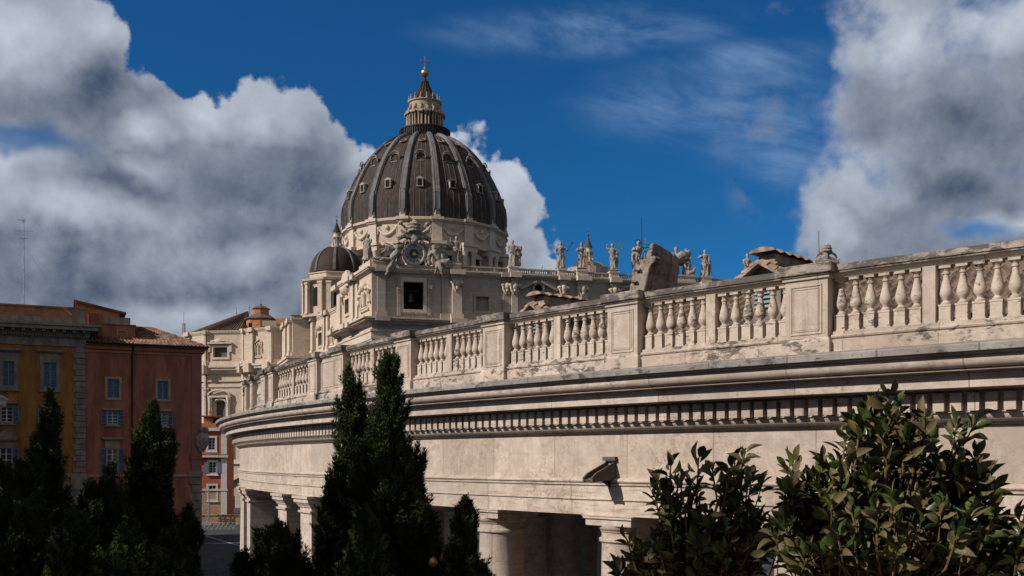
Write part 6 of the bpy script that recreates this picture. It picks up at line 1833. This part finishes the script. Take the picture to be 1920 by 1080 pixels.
# low wall, dark hedge, light truss mast, barrier, fence
LW = Wall(PX(362, 150), (0.995, 0.1)); gw = gz(-40, 150)
mb = MB(); LW.box(mb, 0, 9, gw - 0.4, LW.z(405, 966.5), -0.4, 0); LW.box(mb, -0.1, 9, LW.z(405, 966.4), LW.z(405, 964.8), -0.5, 0.1)
tag(mb.build('low_wall', 'buff_trim'), 'low pale stone wall along the pavement before the small red house', 'wall')
tm_ = empty('truss_mast', LW.p(LW.t(391.5), 0.9, gw), 'slim grey lattice truss mast with a crossbar by the low wall', 'mast')
c = LW.p(LW.t(391.5), 0.9, 0); mb = MB(); zt_ = ZY(918, 149); w = 0.24
for a, b in ((-w, -w), (w, -w), (w, w), (-w, w)): mb.tube([(c.x + a, c.y + b, gw), (c.x + a, c.y + b, zt_)], .035, 5)
n_ = 14
for k in range(n_):
    z0, z1 = gw + (zt_ - gw) * k / n_, gw + (zt_ - gw) * (k + 1) / n_
    for (a, b, a2, b2) in ((-w, -w, w, -w), (w, -w, w, w), (w, w, -w, w), (-w, w, -w, -w)): mb.tube([(c.x + a, c.y + b, z0), (c.x + a2, c.y + b2, z1)], .02, 4)
mb.build('lattice', 'galvanised', tm_)
mb = MB(); zc_2 = ZY(950, 149)
for d in (-w, w): mb.tube([(c.x - 1.6, c.y - w, zc_2 + d), (c.x + .3, c.y - w, zc_2 + d)], .035, 5)
for k in range(6): mb.tube([(c.x - 1.6 + k * .3, c.y - w, zc_2 - w), (c.x - 1.45 + k * .3, c.y - w, zc_2 + w), (c.x - 1.3 + k * .3, c.y - w, zc_2 - w)], .02, 4)
mb.build('crossbar', 'galvanised', tm_)
mb = MB(); mb.box((c.x, c.y, gw + .12), (1.3, 1.0, .2)); mb.build('base_plate', 'galvanised', tm_)
# crossed-bar barrier
BR = Wall(PX(372, 139), (0.999, 0.03)); g2 = gz(-40, 139); mb = MB(); L_ = BR.t(446)
zb0, zb1 = g2 + 0.12, g2 + 1.05
for z in (zb0, zb1): mb.tube([BR.p(0, 0, z), BR.p(L_, 0, z)], .03, 5)
k = 0; t = 0
while t < L_ - 0.6:
    mb.tube([BR.p(t, 0, zb0), BR.p(t + .6, 0, zb1)], .022, 4); mb.tube([BR.p(t + .6, 0.01, zb0), BR.p(t, 0.01, zb1)], .022, 4); mb.tube([BR.p(t, 0, g2 - .1), BR.p(t, 0, zb1)], .03, 5); t += .6
tag(mb.build('barrier', 'galvanised'), 'grey crossed bar street barrier in front of the low wall', 'barrier')
FN = Wall(PX(368, 74), (0.999, 0.05)); g3 = gz(-30, 74)
fn = empty('iron_fence', FN.p(1.5, 0, g3), 'dark iron railing fence across the gap at the lower left', 'fence')
mb = MB(); L_ = FN.t(446); zf0, zf1 = ZY(1100, 74), ZY(1043, 74)
t = 0
while t < L_:
    mb.tube([FN.p(t, 0, g3), FN.p(t, 0, zf1)], .022, 5); t += .2
for z in (zf1 - .15, zf0): mb.box(FN.p(L_ / 2, 0, z), (L_, .04, .05), (FN.u3, FN.n3, UP))
mb.build('bars', 'iron', fn)
mb = MB(); mb.box(FN.p(L_ / 2, 0, (g3 + ZY(1150, 74)) / 2), (L_ + 3, .4, ZY(1150, 74) - g3), (FN.u3, FN.n3, UP)); mb.build('fence_wall', 'grey_trim', fn)
# lamp post, line on the road
mb = MB(); zl = gz(-38, 128) + 0.006
a, b = PX(372, 132), PX(455, 112)
d = (b - a).normalized(); e = Vector((-d.y, d.x)) * .09
def gp(p): return (p.x, p.y, gz(p.x, p.y) + 0.006)
pts = [a.lerp(b, k / 24) for k in range(25)]
for p, q in zip(pts, pts[1:]): mb.add([gp(p - e), gp(q - e), gp(q + e), gp(p + e)], [(0, 1, 2, 3)])
tag(mb.build('road_line', 'road_paint'), kind='structure')
q = PX(420.5, 122); g4 = gz(q.x, q.y); mb = MB(); mb.tube([(q.x, q.y, g4), (q.x, q.y, g4 + .3), (q.x, q.y, ZY(1008, 122))], [.09, .05, .04], 8); mb.lathe((q.x, q.y, g4), [(.16, 0), (.16, .08), (.09, .14)], 10)
tag(mb.build('bollard_pole', 'iron'), 'thin dark post standing on the shaded street', 'post')

# ---- unseen tall house added left of the picture; its shadow lies over the street
sh = empty('shade_house', (-72, 84, 0), 'tall plain ochre house added out of view on the left to shade the street', 'building')
mb = MB(); mb.box((-71, 84, 16), (30, 30, 32)); mb.build('wall', 'ochre_plaster', sh)
mb = MB(); mb.box((-71, 84, 32.3), (31.5, 31.5, 0.59)); mb.build('cornice', 'grey_trim', sh)

# ================================================================== roof terrace with potted trees in front of the camera
TZ = EYE - 1.75
mb = MB(); mb.box((0.5, 4.0, TZ / 2 - 0.05), (22, 17, TZ - 0.1 + 0.5)); 
terr = tag(mb.build('terrace_building', 'concrete'), 'plain low building whose flat roof carries the potted trees', 'building')
up = MB(); up.box((0.5, -11, 14.5), (25, 10, 31)); up.build('upper_storey', 'ochre_plaster', terr)  # unseen storey added behind the camera to cut sky light under the colonnade
rng = np.random.default_rng(11)

def np_mesh(name, verts, faces_idx, nper, mat, parent=None):
    """many small polygons with nper corners each"""
    me = bpy.data.meshes.new(name)
    nf = len(faces_idx) // nper
    me.vertices.add(len(verts)); me.vertices.foreach_set('co', np.asarray(verts, np.float32).ravel())
    me.loops.add(len(faces_idx)); me.loops.foreach_set('vertex_index', np.asarray(faces_idx, np.int32))
    me.polygons.add(nf); me.polygons.foreach_set('loop_start', np.arange(0, nf * nper, nper, dtype=np.int32))
    me.update(calc_edges=True); me.validate()
    me.materials.append(MATS[mat])
    o = bpy.data.objects.new(name, me); COL.objects.link(o)
    if parent is not None: o.parent = parent
    return o

def rots(axis_z, spin):
    """rotation matrices whose z axis is axis_z, turned by spin around it"""
    z = axis_z / np.linalg.norm(axis_z, axis=1, keepdims=True)
    h = np.where(np.abs(z[:, 2:3]) < 0.95, np.array([[0, 0, 1.0]]), np.array([[1.0, 0, 0]]))
    x = np.cross(h, z); x /= np.linalg.norm(x, axis=1, keepdims=True); y = np.cross(z, x)
    c, s = np.cos(spin)[:, None], np.sin(spin)[:, None]
    return np.stack([x * c + y * s, -x * s + y * c, z], axis=2)

def spray_template():
    """one feathery cypress spray about 1 unit long: narrow forked blades around a stem"""
    V, Fx = [], []
    def blade(a, b, w, nrm):
        a, b = np.array(a), np.array(b); d = b - a; s = np.cross(d, nrm); s = s / np.linalg.norm(s) * w
        m = a + d * 0.45; o = len(V)
        V.extend([a - s * .4, m - s, b, m + s]); Fx.extend([o, o + 1, o + 2, o + 3])
    blade((0, 0, 0), (0, 0, 1.0), .035, np.array([0, 1, 0.0])); blade((0, 0, 0.1), (0.02, 0, .95), .035, np.array([1.0, 0, 0]))
    r = random.Random(2)
    for k in range(11):
        z = .12 + k * .075; a = k * 2.4; L_ = .42 * (1 - z * .55)
        dx, dy = math.cos(a), math.sin(a)
        e = (dx * L_ * .55, dy * L_ * .55, z + L_ * .85)
        blade((0, 0, z), e, .035, np.array([-dy, dx, 0.4])); 
        for q in (.45, .7):
            p = (e[0] * q, e[1] * q, z + (e[2] - z) * q)
            for sg in (-1, 1):
                blade(p, (p[0] + dx * .07 - dy * sg * .09, p[1] + dy * .07 + dx * sg * .09, p[2] + .17), .024, np.array([dx, dy, .3]))
    return np.array(V), np.array(Fx)
SV, SF = spray_template()

def scatter(pos, axis, size, TV, TF, nper, name, mat, parent):
    n = len(pos); R = rots(axis, rng.uniform(0, 6.28, n))
    V = np.einsum('nij,kj->nki', R, TV) * size[:, None, None] + pos[:, None, :]
    Fi = (TF[None, :] + (np.arange(n) * len(TV))[:, None]).ravel()
    return np_mesh(name, V.reshape(-1, 3), Fi, nper, mat, parent)

def cypress(px, D, outline, label, n=2600, size=0.13, mat='cypress_green', leaders=(), lit=0, group='potted cypresses in the shade in front'):
    """outline: list of (row, left px, right px) from the tip down; crown fills that outline in depth too"""
    root = empty('cypress', (PX(px, D).x, D, TZ), label, 'tree', group)
    base = np.array([PX(px, D).x, D, TZ]); kD = D / F
    rows = np.array([o[0] for o in outline], float); lf = np.array([o[1] for o in outline], float); rt = np.array([o[2] for o in outline], float)
    zs = EYE + (HOR - rows) * kD
    # continue down to the pot
    zs = np.append(zs, TZ + 0.30); lf = np.append(lf, lf[-1]); rt = np.append(rt, rt[-1])
    wid = (rt - lf); zz = zs[::-1]; cx = ((lf + rt) / 2 - 960)[::-1] * kD; hw = (wid / 2)[::-1] * kD
    zvis = max(TZ + .3, EYE - 1.35 * D * .116)
    # the crown is a bundle of upright plumes: each bough climbs from the stem to a tip near the outline
    size = size * .78
    H = zs[0] - zvis
    nb = int(n / 30)
    zt = zvis + H * rng.uniform(0.0, 1.0, nb * 6) ; wt = np.interp(zt, zz, hw)
    kp = rng.uniform(0, 1, nb * 6) < (wt + .03) / (wt.max() + .03)
    zt = np.concatenate([[zs[0] - .01, zs[0] - .05], zt[kp][:nb]]); nb = len(zt)
    wt = np.interp(zt, zz, hw); ba = rng.uniform(0, 2 * np.pi, nb); bu = np.sqrt(rng.uniform(.05, 1.0, nb)) * rng.uniform(.95, 1.24, nb)
    bl = rng.uniform(.22, .60, nb) * np.clip(.45 + wt / .3, .45, 1.1)
    per = 42
    P_, A_, S_ = [], [], []
    for b in range(nb):
        m = int(per * rng.uniform(.7, 1.3)); t_ = rng.uniform(0, 1, m) ** .85
        z = zt[b] - bl[b] * (1 - t_)
        ctr = np.interp(z, zz, cx); rad = wt[b] * bu[b] * (.50 + .50 * t_ ** .7)
        rad = np.minimum(rad, np.interp(z, zz, hw) * 1.16)
        fat = (.085 * (1 - t_) ** .8 + .010) * np.clip(.6 + wt[b] / .3, .6, 1)
        g = rng.normal(0, .6, (m, 2)) * fat[:, None]
        x = ctr + rad * math.cos(ba[b]) + g[:, 0]; y = D + rad * math.sin(ba[b]) + g[:, 1]
        P_.append(np.stack([x, y, z - size * .6], 1))
        sp_ = (1 - t_) * .55 * np.clip(wt[b] / .12, .2, 1)
        gd = g / (np.linalg.norm(g, axis=1, keepdims=True) + 1e-6)
        A_.append(np.stack([gd[:, 0] * sp_ + math.cos(ba[b]) * .16 * bu[b], gd[:, 1] * sp_ + math.sin(ba[b]) * .16 * bu[b], np.ones(m)], 1) + rng.normal(0, .08, (m, 3)))
        S_.append(size * rng.uniform(.6, 1.5, m) * np.clip(.85 + wt[b] / .6, .85, 1.15))
    # thin inner fill so that the heart of the crown stays closed
    nf = int(n * .5); zc = rng.uniform(zvis, zs[0] - .25 * min(1, H), nf * 5); w = np.interp(zc, zz, hw); keep = rng.uniform(0, 1, nf * 5) < (w + .01) / (w.max() + .01)
    zc = zc[keep][:nf]; n_ = len(zc); w = np.interp(zc, zz, hw); a = rng.uniform(0, 2 * np.pi, n_); rr = np.sqrt(rng.uniform(0, 1, n_)) * np.clip(w * .80 - .03, .004, None)
    P_.append(np.stack([np.interp(zc, zz, cx) + rr * np.cos(a), D + rr * np.sin(a), zc - size * .6], 1))
    A_.append(np.stack([np.cos(a) * .25, np.sin(a) * .25, np.ones(n_)], 1) + rng.normal(0, .12, (n_, 3))); S_.append(size * rng.uniform(.6, 1.3, n_))
    pos, ax, sz = np.concatenate(P_), np.concatenate(A_), np.concatenate(S_)
    scatter(pos - base, ax, sz, SV, SF, 4, 'crown', mat, root)
    if lit:  # extra sprays whose pale colour stands in for sun on the tips
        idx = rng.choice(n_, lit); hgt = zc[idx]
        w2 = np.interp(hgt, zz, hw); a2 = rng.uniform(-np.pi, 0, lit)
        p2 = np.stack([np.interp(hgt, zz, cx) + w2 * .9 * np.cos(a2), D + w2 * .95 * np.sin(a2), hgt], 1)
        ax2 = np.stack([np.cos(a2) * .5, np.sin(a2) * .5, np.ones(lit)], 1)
        scatter(p2 - base, ax2, np.full(lit, size * .9), SV, SF, 4, 'sunlit_tips', 'cypress_sunlit', root)['kind'] = 'stuff'
    mb = MB(); x0 = base[0]
    zt = zs[0] - .08; k = np.linspace(0, 1, 9)
    mb.tube([(np.interp(TZ + .2 + (zt - TZ - .2) * q, zz, cx), D, TZ + .2 + (zt - TZ - .2) * q) for q in k], [.045 * (1 - .85 * q) + .004 for q in k], 7)
    mb.build('trunk', 'bark', root)
    mb = MB(); mb.lathe((x0, D, TZ), [(.20, 0), (.24, .05), (.29, .40), (.33, .41), (.33, .47), (.29, .475)], 20); mb.build('pot', 'terracotta', root, smooth=40)
    return root
# (outlines follow the dark silhouettes)
cypress(92, 9.2, [(740, 90, 96), (760, 82, 98), (790, 76, 106), (815, 64, 108), (850, 48, 122), (880, 38, 130), (920, 34, 130), (960, 34, 124), (1080, 20, 130)], 'slim cypress with a narrow pointed top before the ochre palace windows', n=3000)
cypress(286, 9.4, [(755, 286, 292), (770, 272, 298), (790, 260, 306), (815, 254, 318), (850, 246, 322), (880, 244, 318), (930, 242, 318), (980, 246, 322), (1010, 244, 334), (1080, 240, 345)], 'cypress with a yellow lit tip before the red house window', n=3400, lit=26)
cypress(352, 8.6, [(952, 350, 354), (966, 342, 364), (990, 338, 372), (1030, 334, 374), (1080, 330, 378)], 'small narrow cypress at the right corner of the red house', n=900)
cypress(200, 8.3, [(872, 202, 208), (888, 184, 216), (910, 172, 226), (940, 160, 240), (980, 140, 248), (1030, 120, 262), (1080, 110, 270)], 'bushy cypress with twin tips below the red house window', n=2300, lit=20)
cypress(20, 8.0, [(872, 0, 6), (890, -16, 24), (920, -30, 40), (980, -40, 56), (1080, -50, 70)], 'dark cypress cut by the left edge of the picture', n=1700, lit=10)
cypress(60, 7.4, [(930, 56, 64), (950, 44, 76), (980, 28, 92), (1020, 14, 104), (1080, 0, 120)], 'broad low cypress in front of the slim pointed one at the left', n=1700)
cypress(140, 7.0, [(965, 134, 142), (985, 122, 150), (1015, 108, 166), (1080, 96, 180)], 'low young cypress with pale tips beside the broad one at the left', n=1200, lit=30)
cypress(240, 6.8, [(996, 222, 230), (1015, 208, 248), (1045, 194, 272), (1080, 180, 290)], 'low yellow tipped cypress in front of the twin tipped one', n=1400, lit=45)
cypress(318, 7.8, [(1000, 312, 320), (1020, 298, 336), (1045, 286, 350), (1080, 272, 364)], 'low dark cypress between the lit tipped one and the red house corner', n=1300, lit=14)
cypress(657, 9.0, [(688, 656, 661), (705, 650, 668), (735, 644, 674), (765, 640, 684), (790, 638, 690), (830, 634, 700), (880, 626, 705), (920, 616, 705), (960, 608, 700), (1000, 602, 700), (1080, 594, 705)], 'tall dark cypress with a thin leader, left one of the pair before the frieze', n=3600)
cypress(735, 8.7, [(664, 738, 744), (680, 722, 750), (700, 712, 749), (730, 708, 744), (760, 704, 758), (790, 690, 764), (820, 684, 768), (850, 680, 786), (880, 675, 796), (920, 670, 800), (960, 664, 812), (1000, 660, 834), (1080, 650, 842)], 'tallest dark cypress with an open feathery top before the frieze', n=5600, lit=10)
cypress(684, 7.6, [(952, 682, 686), (970, 674, 692), (1000, 664, 706), (1040, 650, 722), (1080, 640, 735)], 'young light tipped cypress low in front of the tall pair', n=1200, lit=22)
cypress(872, 8.4, [(936, 874, 880), (952, 864, 886), (975, 858, 888), (1000, 848, 890), (1030, 838, 898), (1080, 828, 905)], 'short pointed cypress before the round column', n=1500)
cypress(522, 8.8, [(984, 500, 530), (1000, 488, 548), (1020, 482, 562), (1050, 476, 570), (1080, 470, 580)], 'short round topped cypress before the square piers', n=1700)
cypress(458, 8.8, [(1036, 452, 460), (1050, 446, 470), (1080, 440, 486)], 'tiny cypress at the foot of the end column', n=500, lit=6)
cypress(915, 8.0, [(1062, 908, 918), (1080, 896, 936)], 'barely visible cypress tip right of the short pointed one', n=260)
# dry cone-like clump hanging in the tall cypress
q = PX(812, 7.75); mb = MB(); zc = ZY(1054, 7.75); mb.ball((q.x, q.y, zc), (.036, .036, .04), 14, 10); mb.tube([(q.x, q.y, zc + .03), (q.x + .01, q.y, zc + .10)], .005, 5)
tag(sculpt('brown_fruit', mb, 'dry_cone', .006, .01), 'round brown orange fruit hanging low in the tallest cypress', 'fruit')

# ---- magnolias: limbs with whorls of large leathery leaves
def leaf_template():
    st = [(0, .0), (.10, .06), (.28, .165), (.52, .225), (.74, .185), (.91, .075), (1.0, .0)]
    V, Fx = [], []
    for (z, w) in st:
        bend = -.20 * z * z
        V += [(-w, bend + w * .6, z), (0, bend, z), (w, bend + w * .6, z)]
    for i in range(len(st) - 1):
        o = i * 3
        for j in (0, 1): Fx += [o + j, o + j + 1, o + j + 4, o + j + 3]
    return np.array(V, float), np.array(Fx)
LV, LF = leaf_template()

def magnolia_tree(px, D, blobs, label, tips, per=9, leaf=.155, spikes=()):
    root = empty('magnolia', (PX(px, D).x, D, TZ), label, 'tree', 'leathery leaved magnolias at the lower right')
    base = np.array([PX(px, D).x, D, TZ]); kD = D / F
    P = []
    tot = sum(b[2] * b[3] for b in blobs)
    for (bx, by, rx, ry) in blobs:
        n = int(tips * rx * ry / tot) + 1
        a = rng.uniform(0, 2 * np.pi, n); ph = np.arccos(rng.uniform(-1, 1, n)); r = rng.uniform(.25, 1.0, n) ** .6
        x = bx + rx * r * np.sin(ph) * np.cos(a); y = by - ry * r * np.cos(ph); d = rx * kD * .75 * r * np.sin(ph) * np.sin(a)
        P.append(np.stack([(x - 960) * kD, D + d, EYE + (HOR - y) * kD], 1))
    for (sx, sy, dd) in spikes: P.append(np.array([[(sx - 960) * kD, D + dd, EYE + (HOR - sy) * kD]]))
    P = np.concatenate(P); P = P[P[:, 2] > EYE - .95]
    n = len(P)
    cen = np.array([base[0], D, EYE - 1.0])
    out = P - cen; out /= np.linalg.norm(out, axis=1, keepdims=True)
    dirs = out * .55 + np.array([0, 0, .75]) + rng.normal(0, .18, (n, 3)); dirs /= np.linalg.norm(dirs, axis=1, keepdims=True)
    pos, ax, sz = [], [], []
    for i in range(n):
        m = int(rng.integers(per - 2, per + 3))
        R = rots(dirs[i:i + 1], np.zeros(1))[0]
        for k in range(m):
            az = k * 2.4 + rng.uniform(-.3, .3); op = .30 + .95 * ((m - k) / m) + rng.uniform(-.15, .15)
            dv = R @ np.array([math.sin(op) * math.cos(az), math.sin(op) * math.sin(az), math.cos(op)])
            off = dirs[i] * (-.14 * (m - k) / m)
            pos.append(P[i] + off + dv * .015); ax.append(dv); sz.append(leaf * rng.uniform(.6, 1.12))
    pos, ax, sz = np.array(pos), np.array(ax), np.array(sz)
    # leaf faces turned so that the glossy side looks up and outwards, with scatter
    z = ax / np.linalg.norm(ax, axis=1, keepdims=True); up = np.array([[0, 0, .8]]) + rng.normal(0, .75, ax.shape)
    x = np.cross(up, z); x /= np.linalg.norm(x, axis=1, keepdims=True); y = np.cross(z, x)
    Rm = np.stack([x, y, z], 2)
    sc = np.stack([sz * rng.uniform(.85, 1.15, len(sz)), sz * rng.uniform(.3, 2.2, len(sz)), sz], 1)
    V = np.einsum('nij,nkj->nki', Rm, LV[None] * sc[:, None, :]) + pos[:, None, :] - base
    Fi = (LF[None, :] + (np.arange(len(pos)) * len(LV))[:, None]).ravel()
    o = np_mesh('crown', V.reshape(-1, 3), Fi, 4, 'magnolia_leaf', root); o.data.shade_smooth()
    mb = MB(); tw = MB()
    mb.tube([(base[0], D, TZ + .3), (base[0] + .03, D, EYE - 1.2), (base[0] - .02, D, EYE - .75)], [.05, .045, .035], 8)
    hub = Vector((base[0], D, EYE - 1.05))
    for i in range(n):
        p = Vector(P[i]); d = Vector(dirs[i]); j = hub.lerp(p, .45) + Vector((0, 0, -.04))
        tw.tube([j, p - d * .22, p], [.011, .007, .005], 5)
        if i % 4 == 0: mb.tube([hub, hub.lerp(j, .6) + Vector((0, 0, .03)), j], [.024, .017, .011], 6)
    mb.build('trunk', 'bark', root); tw.build('twigs', 'twig', root)
    mb = MB(); mb.lathe((base[0], D, TZ), [(.24, 0), (.28, .05), (.34, .44), (.38, .45), (.38, .52), (.34, .525)], 20); mb.build('pot', 'terracotta', root, smooth=40)
magnolia_tree(1300, 6.6, [(1392, 930, 50, 75), (1275, 955, 45, 75), (1340, 1010, 100, 70), (1240, 1050, 70, 40), (1400, 1040, 80, 60), (1185, 1065, 40, 30)], 'dark magnolia in deep shade, left one of the two leafy shrubs', 105, leaf=.118,
              spikes=[(1398, 846, 0), (1385, 868, .1), (1310, 858, 0), (1258, 868, 0), (1240, 905, .1), (1228, 930, 0), (1330, 880, -.1), (1430, 905, 0), (1270, 900, -.1), (1175, 1010, 0), (1300, 905, .1), (1360, 905, -.1)])
magnolia_tree(1660, 6.2, [(1660, 830, 75, 80), (1560, 920, 85, 75), (1715, 930, 85, 85), (1812, 905, 45, 85), (1640, 1000, 200, 90), (1780, 1010, 110, 90), (1520, 1010, 80, 80), (1840, 1020, 60, 60)], 'big magnolia with green and brown leaves, tallest shrub at the lower right', 350, leaf=.125,
              spikes=[(1665, 735, 0), (1645, 760, .1), (1690, 765, 0), (1620, 790, 0), (1600, 815, -.1), (1735, 785, 0), (1830, 790, 0), (1845, 850, .1), (1855, 885, 0), (1850, 920, -.1), (1475, 872, 0), (1500, 865, .1), (1540, 860, 0), (1580, 880, -.1), (1470, 920, 0), (1780, 800, -.1), (1710, 810, -.2), (1680, 800, .1), (1835, 960, 0)])
magnolia_tree(1960, 6.0, [(1960, 1010, 50, 60), (1930, 1050, 40, 40)], 'magnolia sprig cut by the right edge of the picture', 30, leaf=.125, spikes=[(1912, 975, 0), (1915, 1010, 0)])

# ---- unseen hedge added behind and left of the camera to keep the terrace shaded
root = empty('shade_hedge', (-8, 6, TZ), 'unseen evergreen hedge added beside the roof terrace to shade the potted trees', 'hedge')
N = 8500
s = rng.uniform(0, 1, N); s = np.where((s > .59) & (rng.uniform(0, 1, N) < .78), rng.uniform(0, .59, N), s); px_ = -15.0 + 15.5 * s; py_ = 16.0 - 22 * s
top = 2.5 + 4.7 * s - 0.9 * np.exp(-((s - .40) / .03) ** 2)
z = TZ + (top + 1.75) * rng.uniform(0, 1, N) ** .8
pos = np.stack([px_ + rng.normal(0, .35, N), py_ + rng.normal(0, .35, N), z], 1)
pos = pos[(pos[:, 0] < -.514 * np.maximum(pos[:, 1], 0) - .9)]
n = len(pos); ax = rng.normal(0, 1, (n, 3)); ax[:, 2] += .6
V4 = np.array([(-.5, 0, 0), (0, .12, -.5), (.5, 0, 0), (0, .12, .5)], float)
scatter(pos - np.array([-8, 6, TZ]), ax, rng.uniform(.16, .34, n), V4, np.array([0, 1, 2, 3]), 4, 'foliage', 'hedge_green', root)
mb = MB(); mb.tube([(-11.5, 11, TZ), (-11.5, 11, TZ + 3)], .1, 8); mb.tube([(-6, 3, TZ), (-6, 3, TZ + 3)], .1, 8); mb.build('stems', 'bark', root)
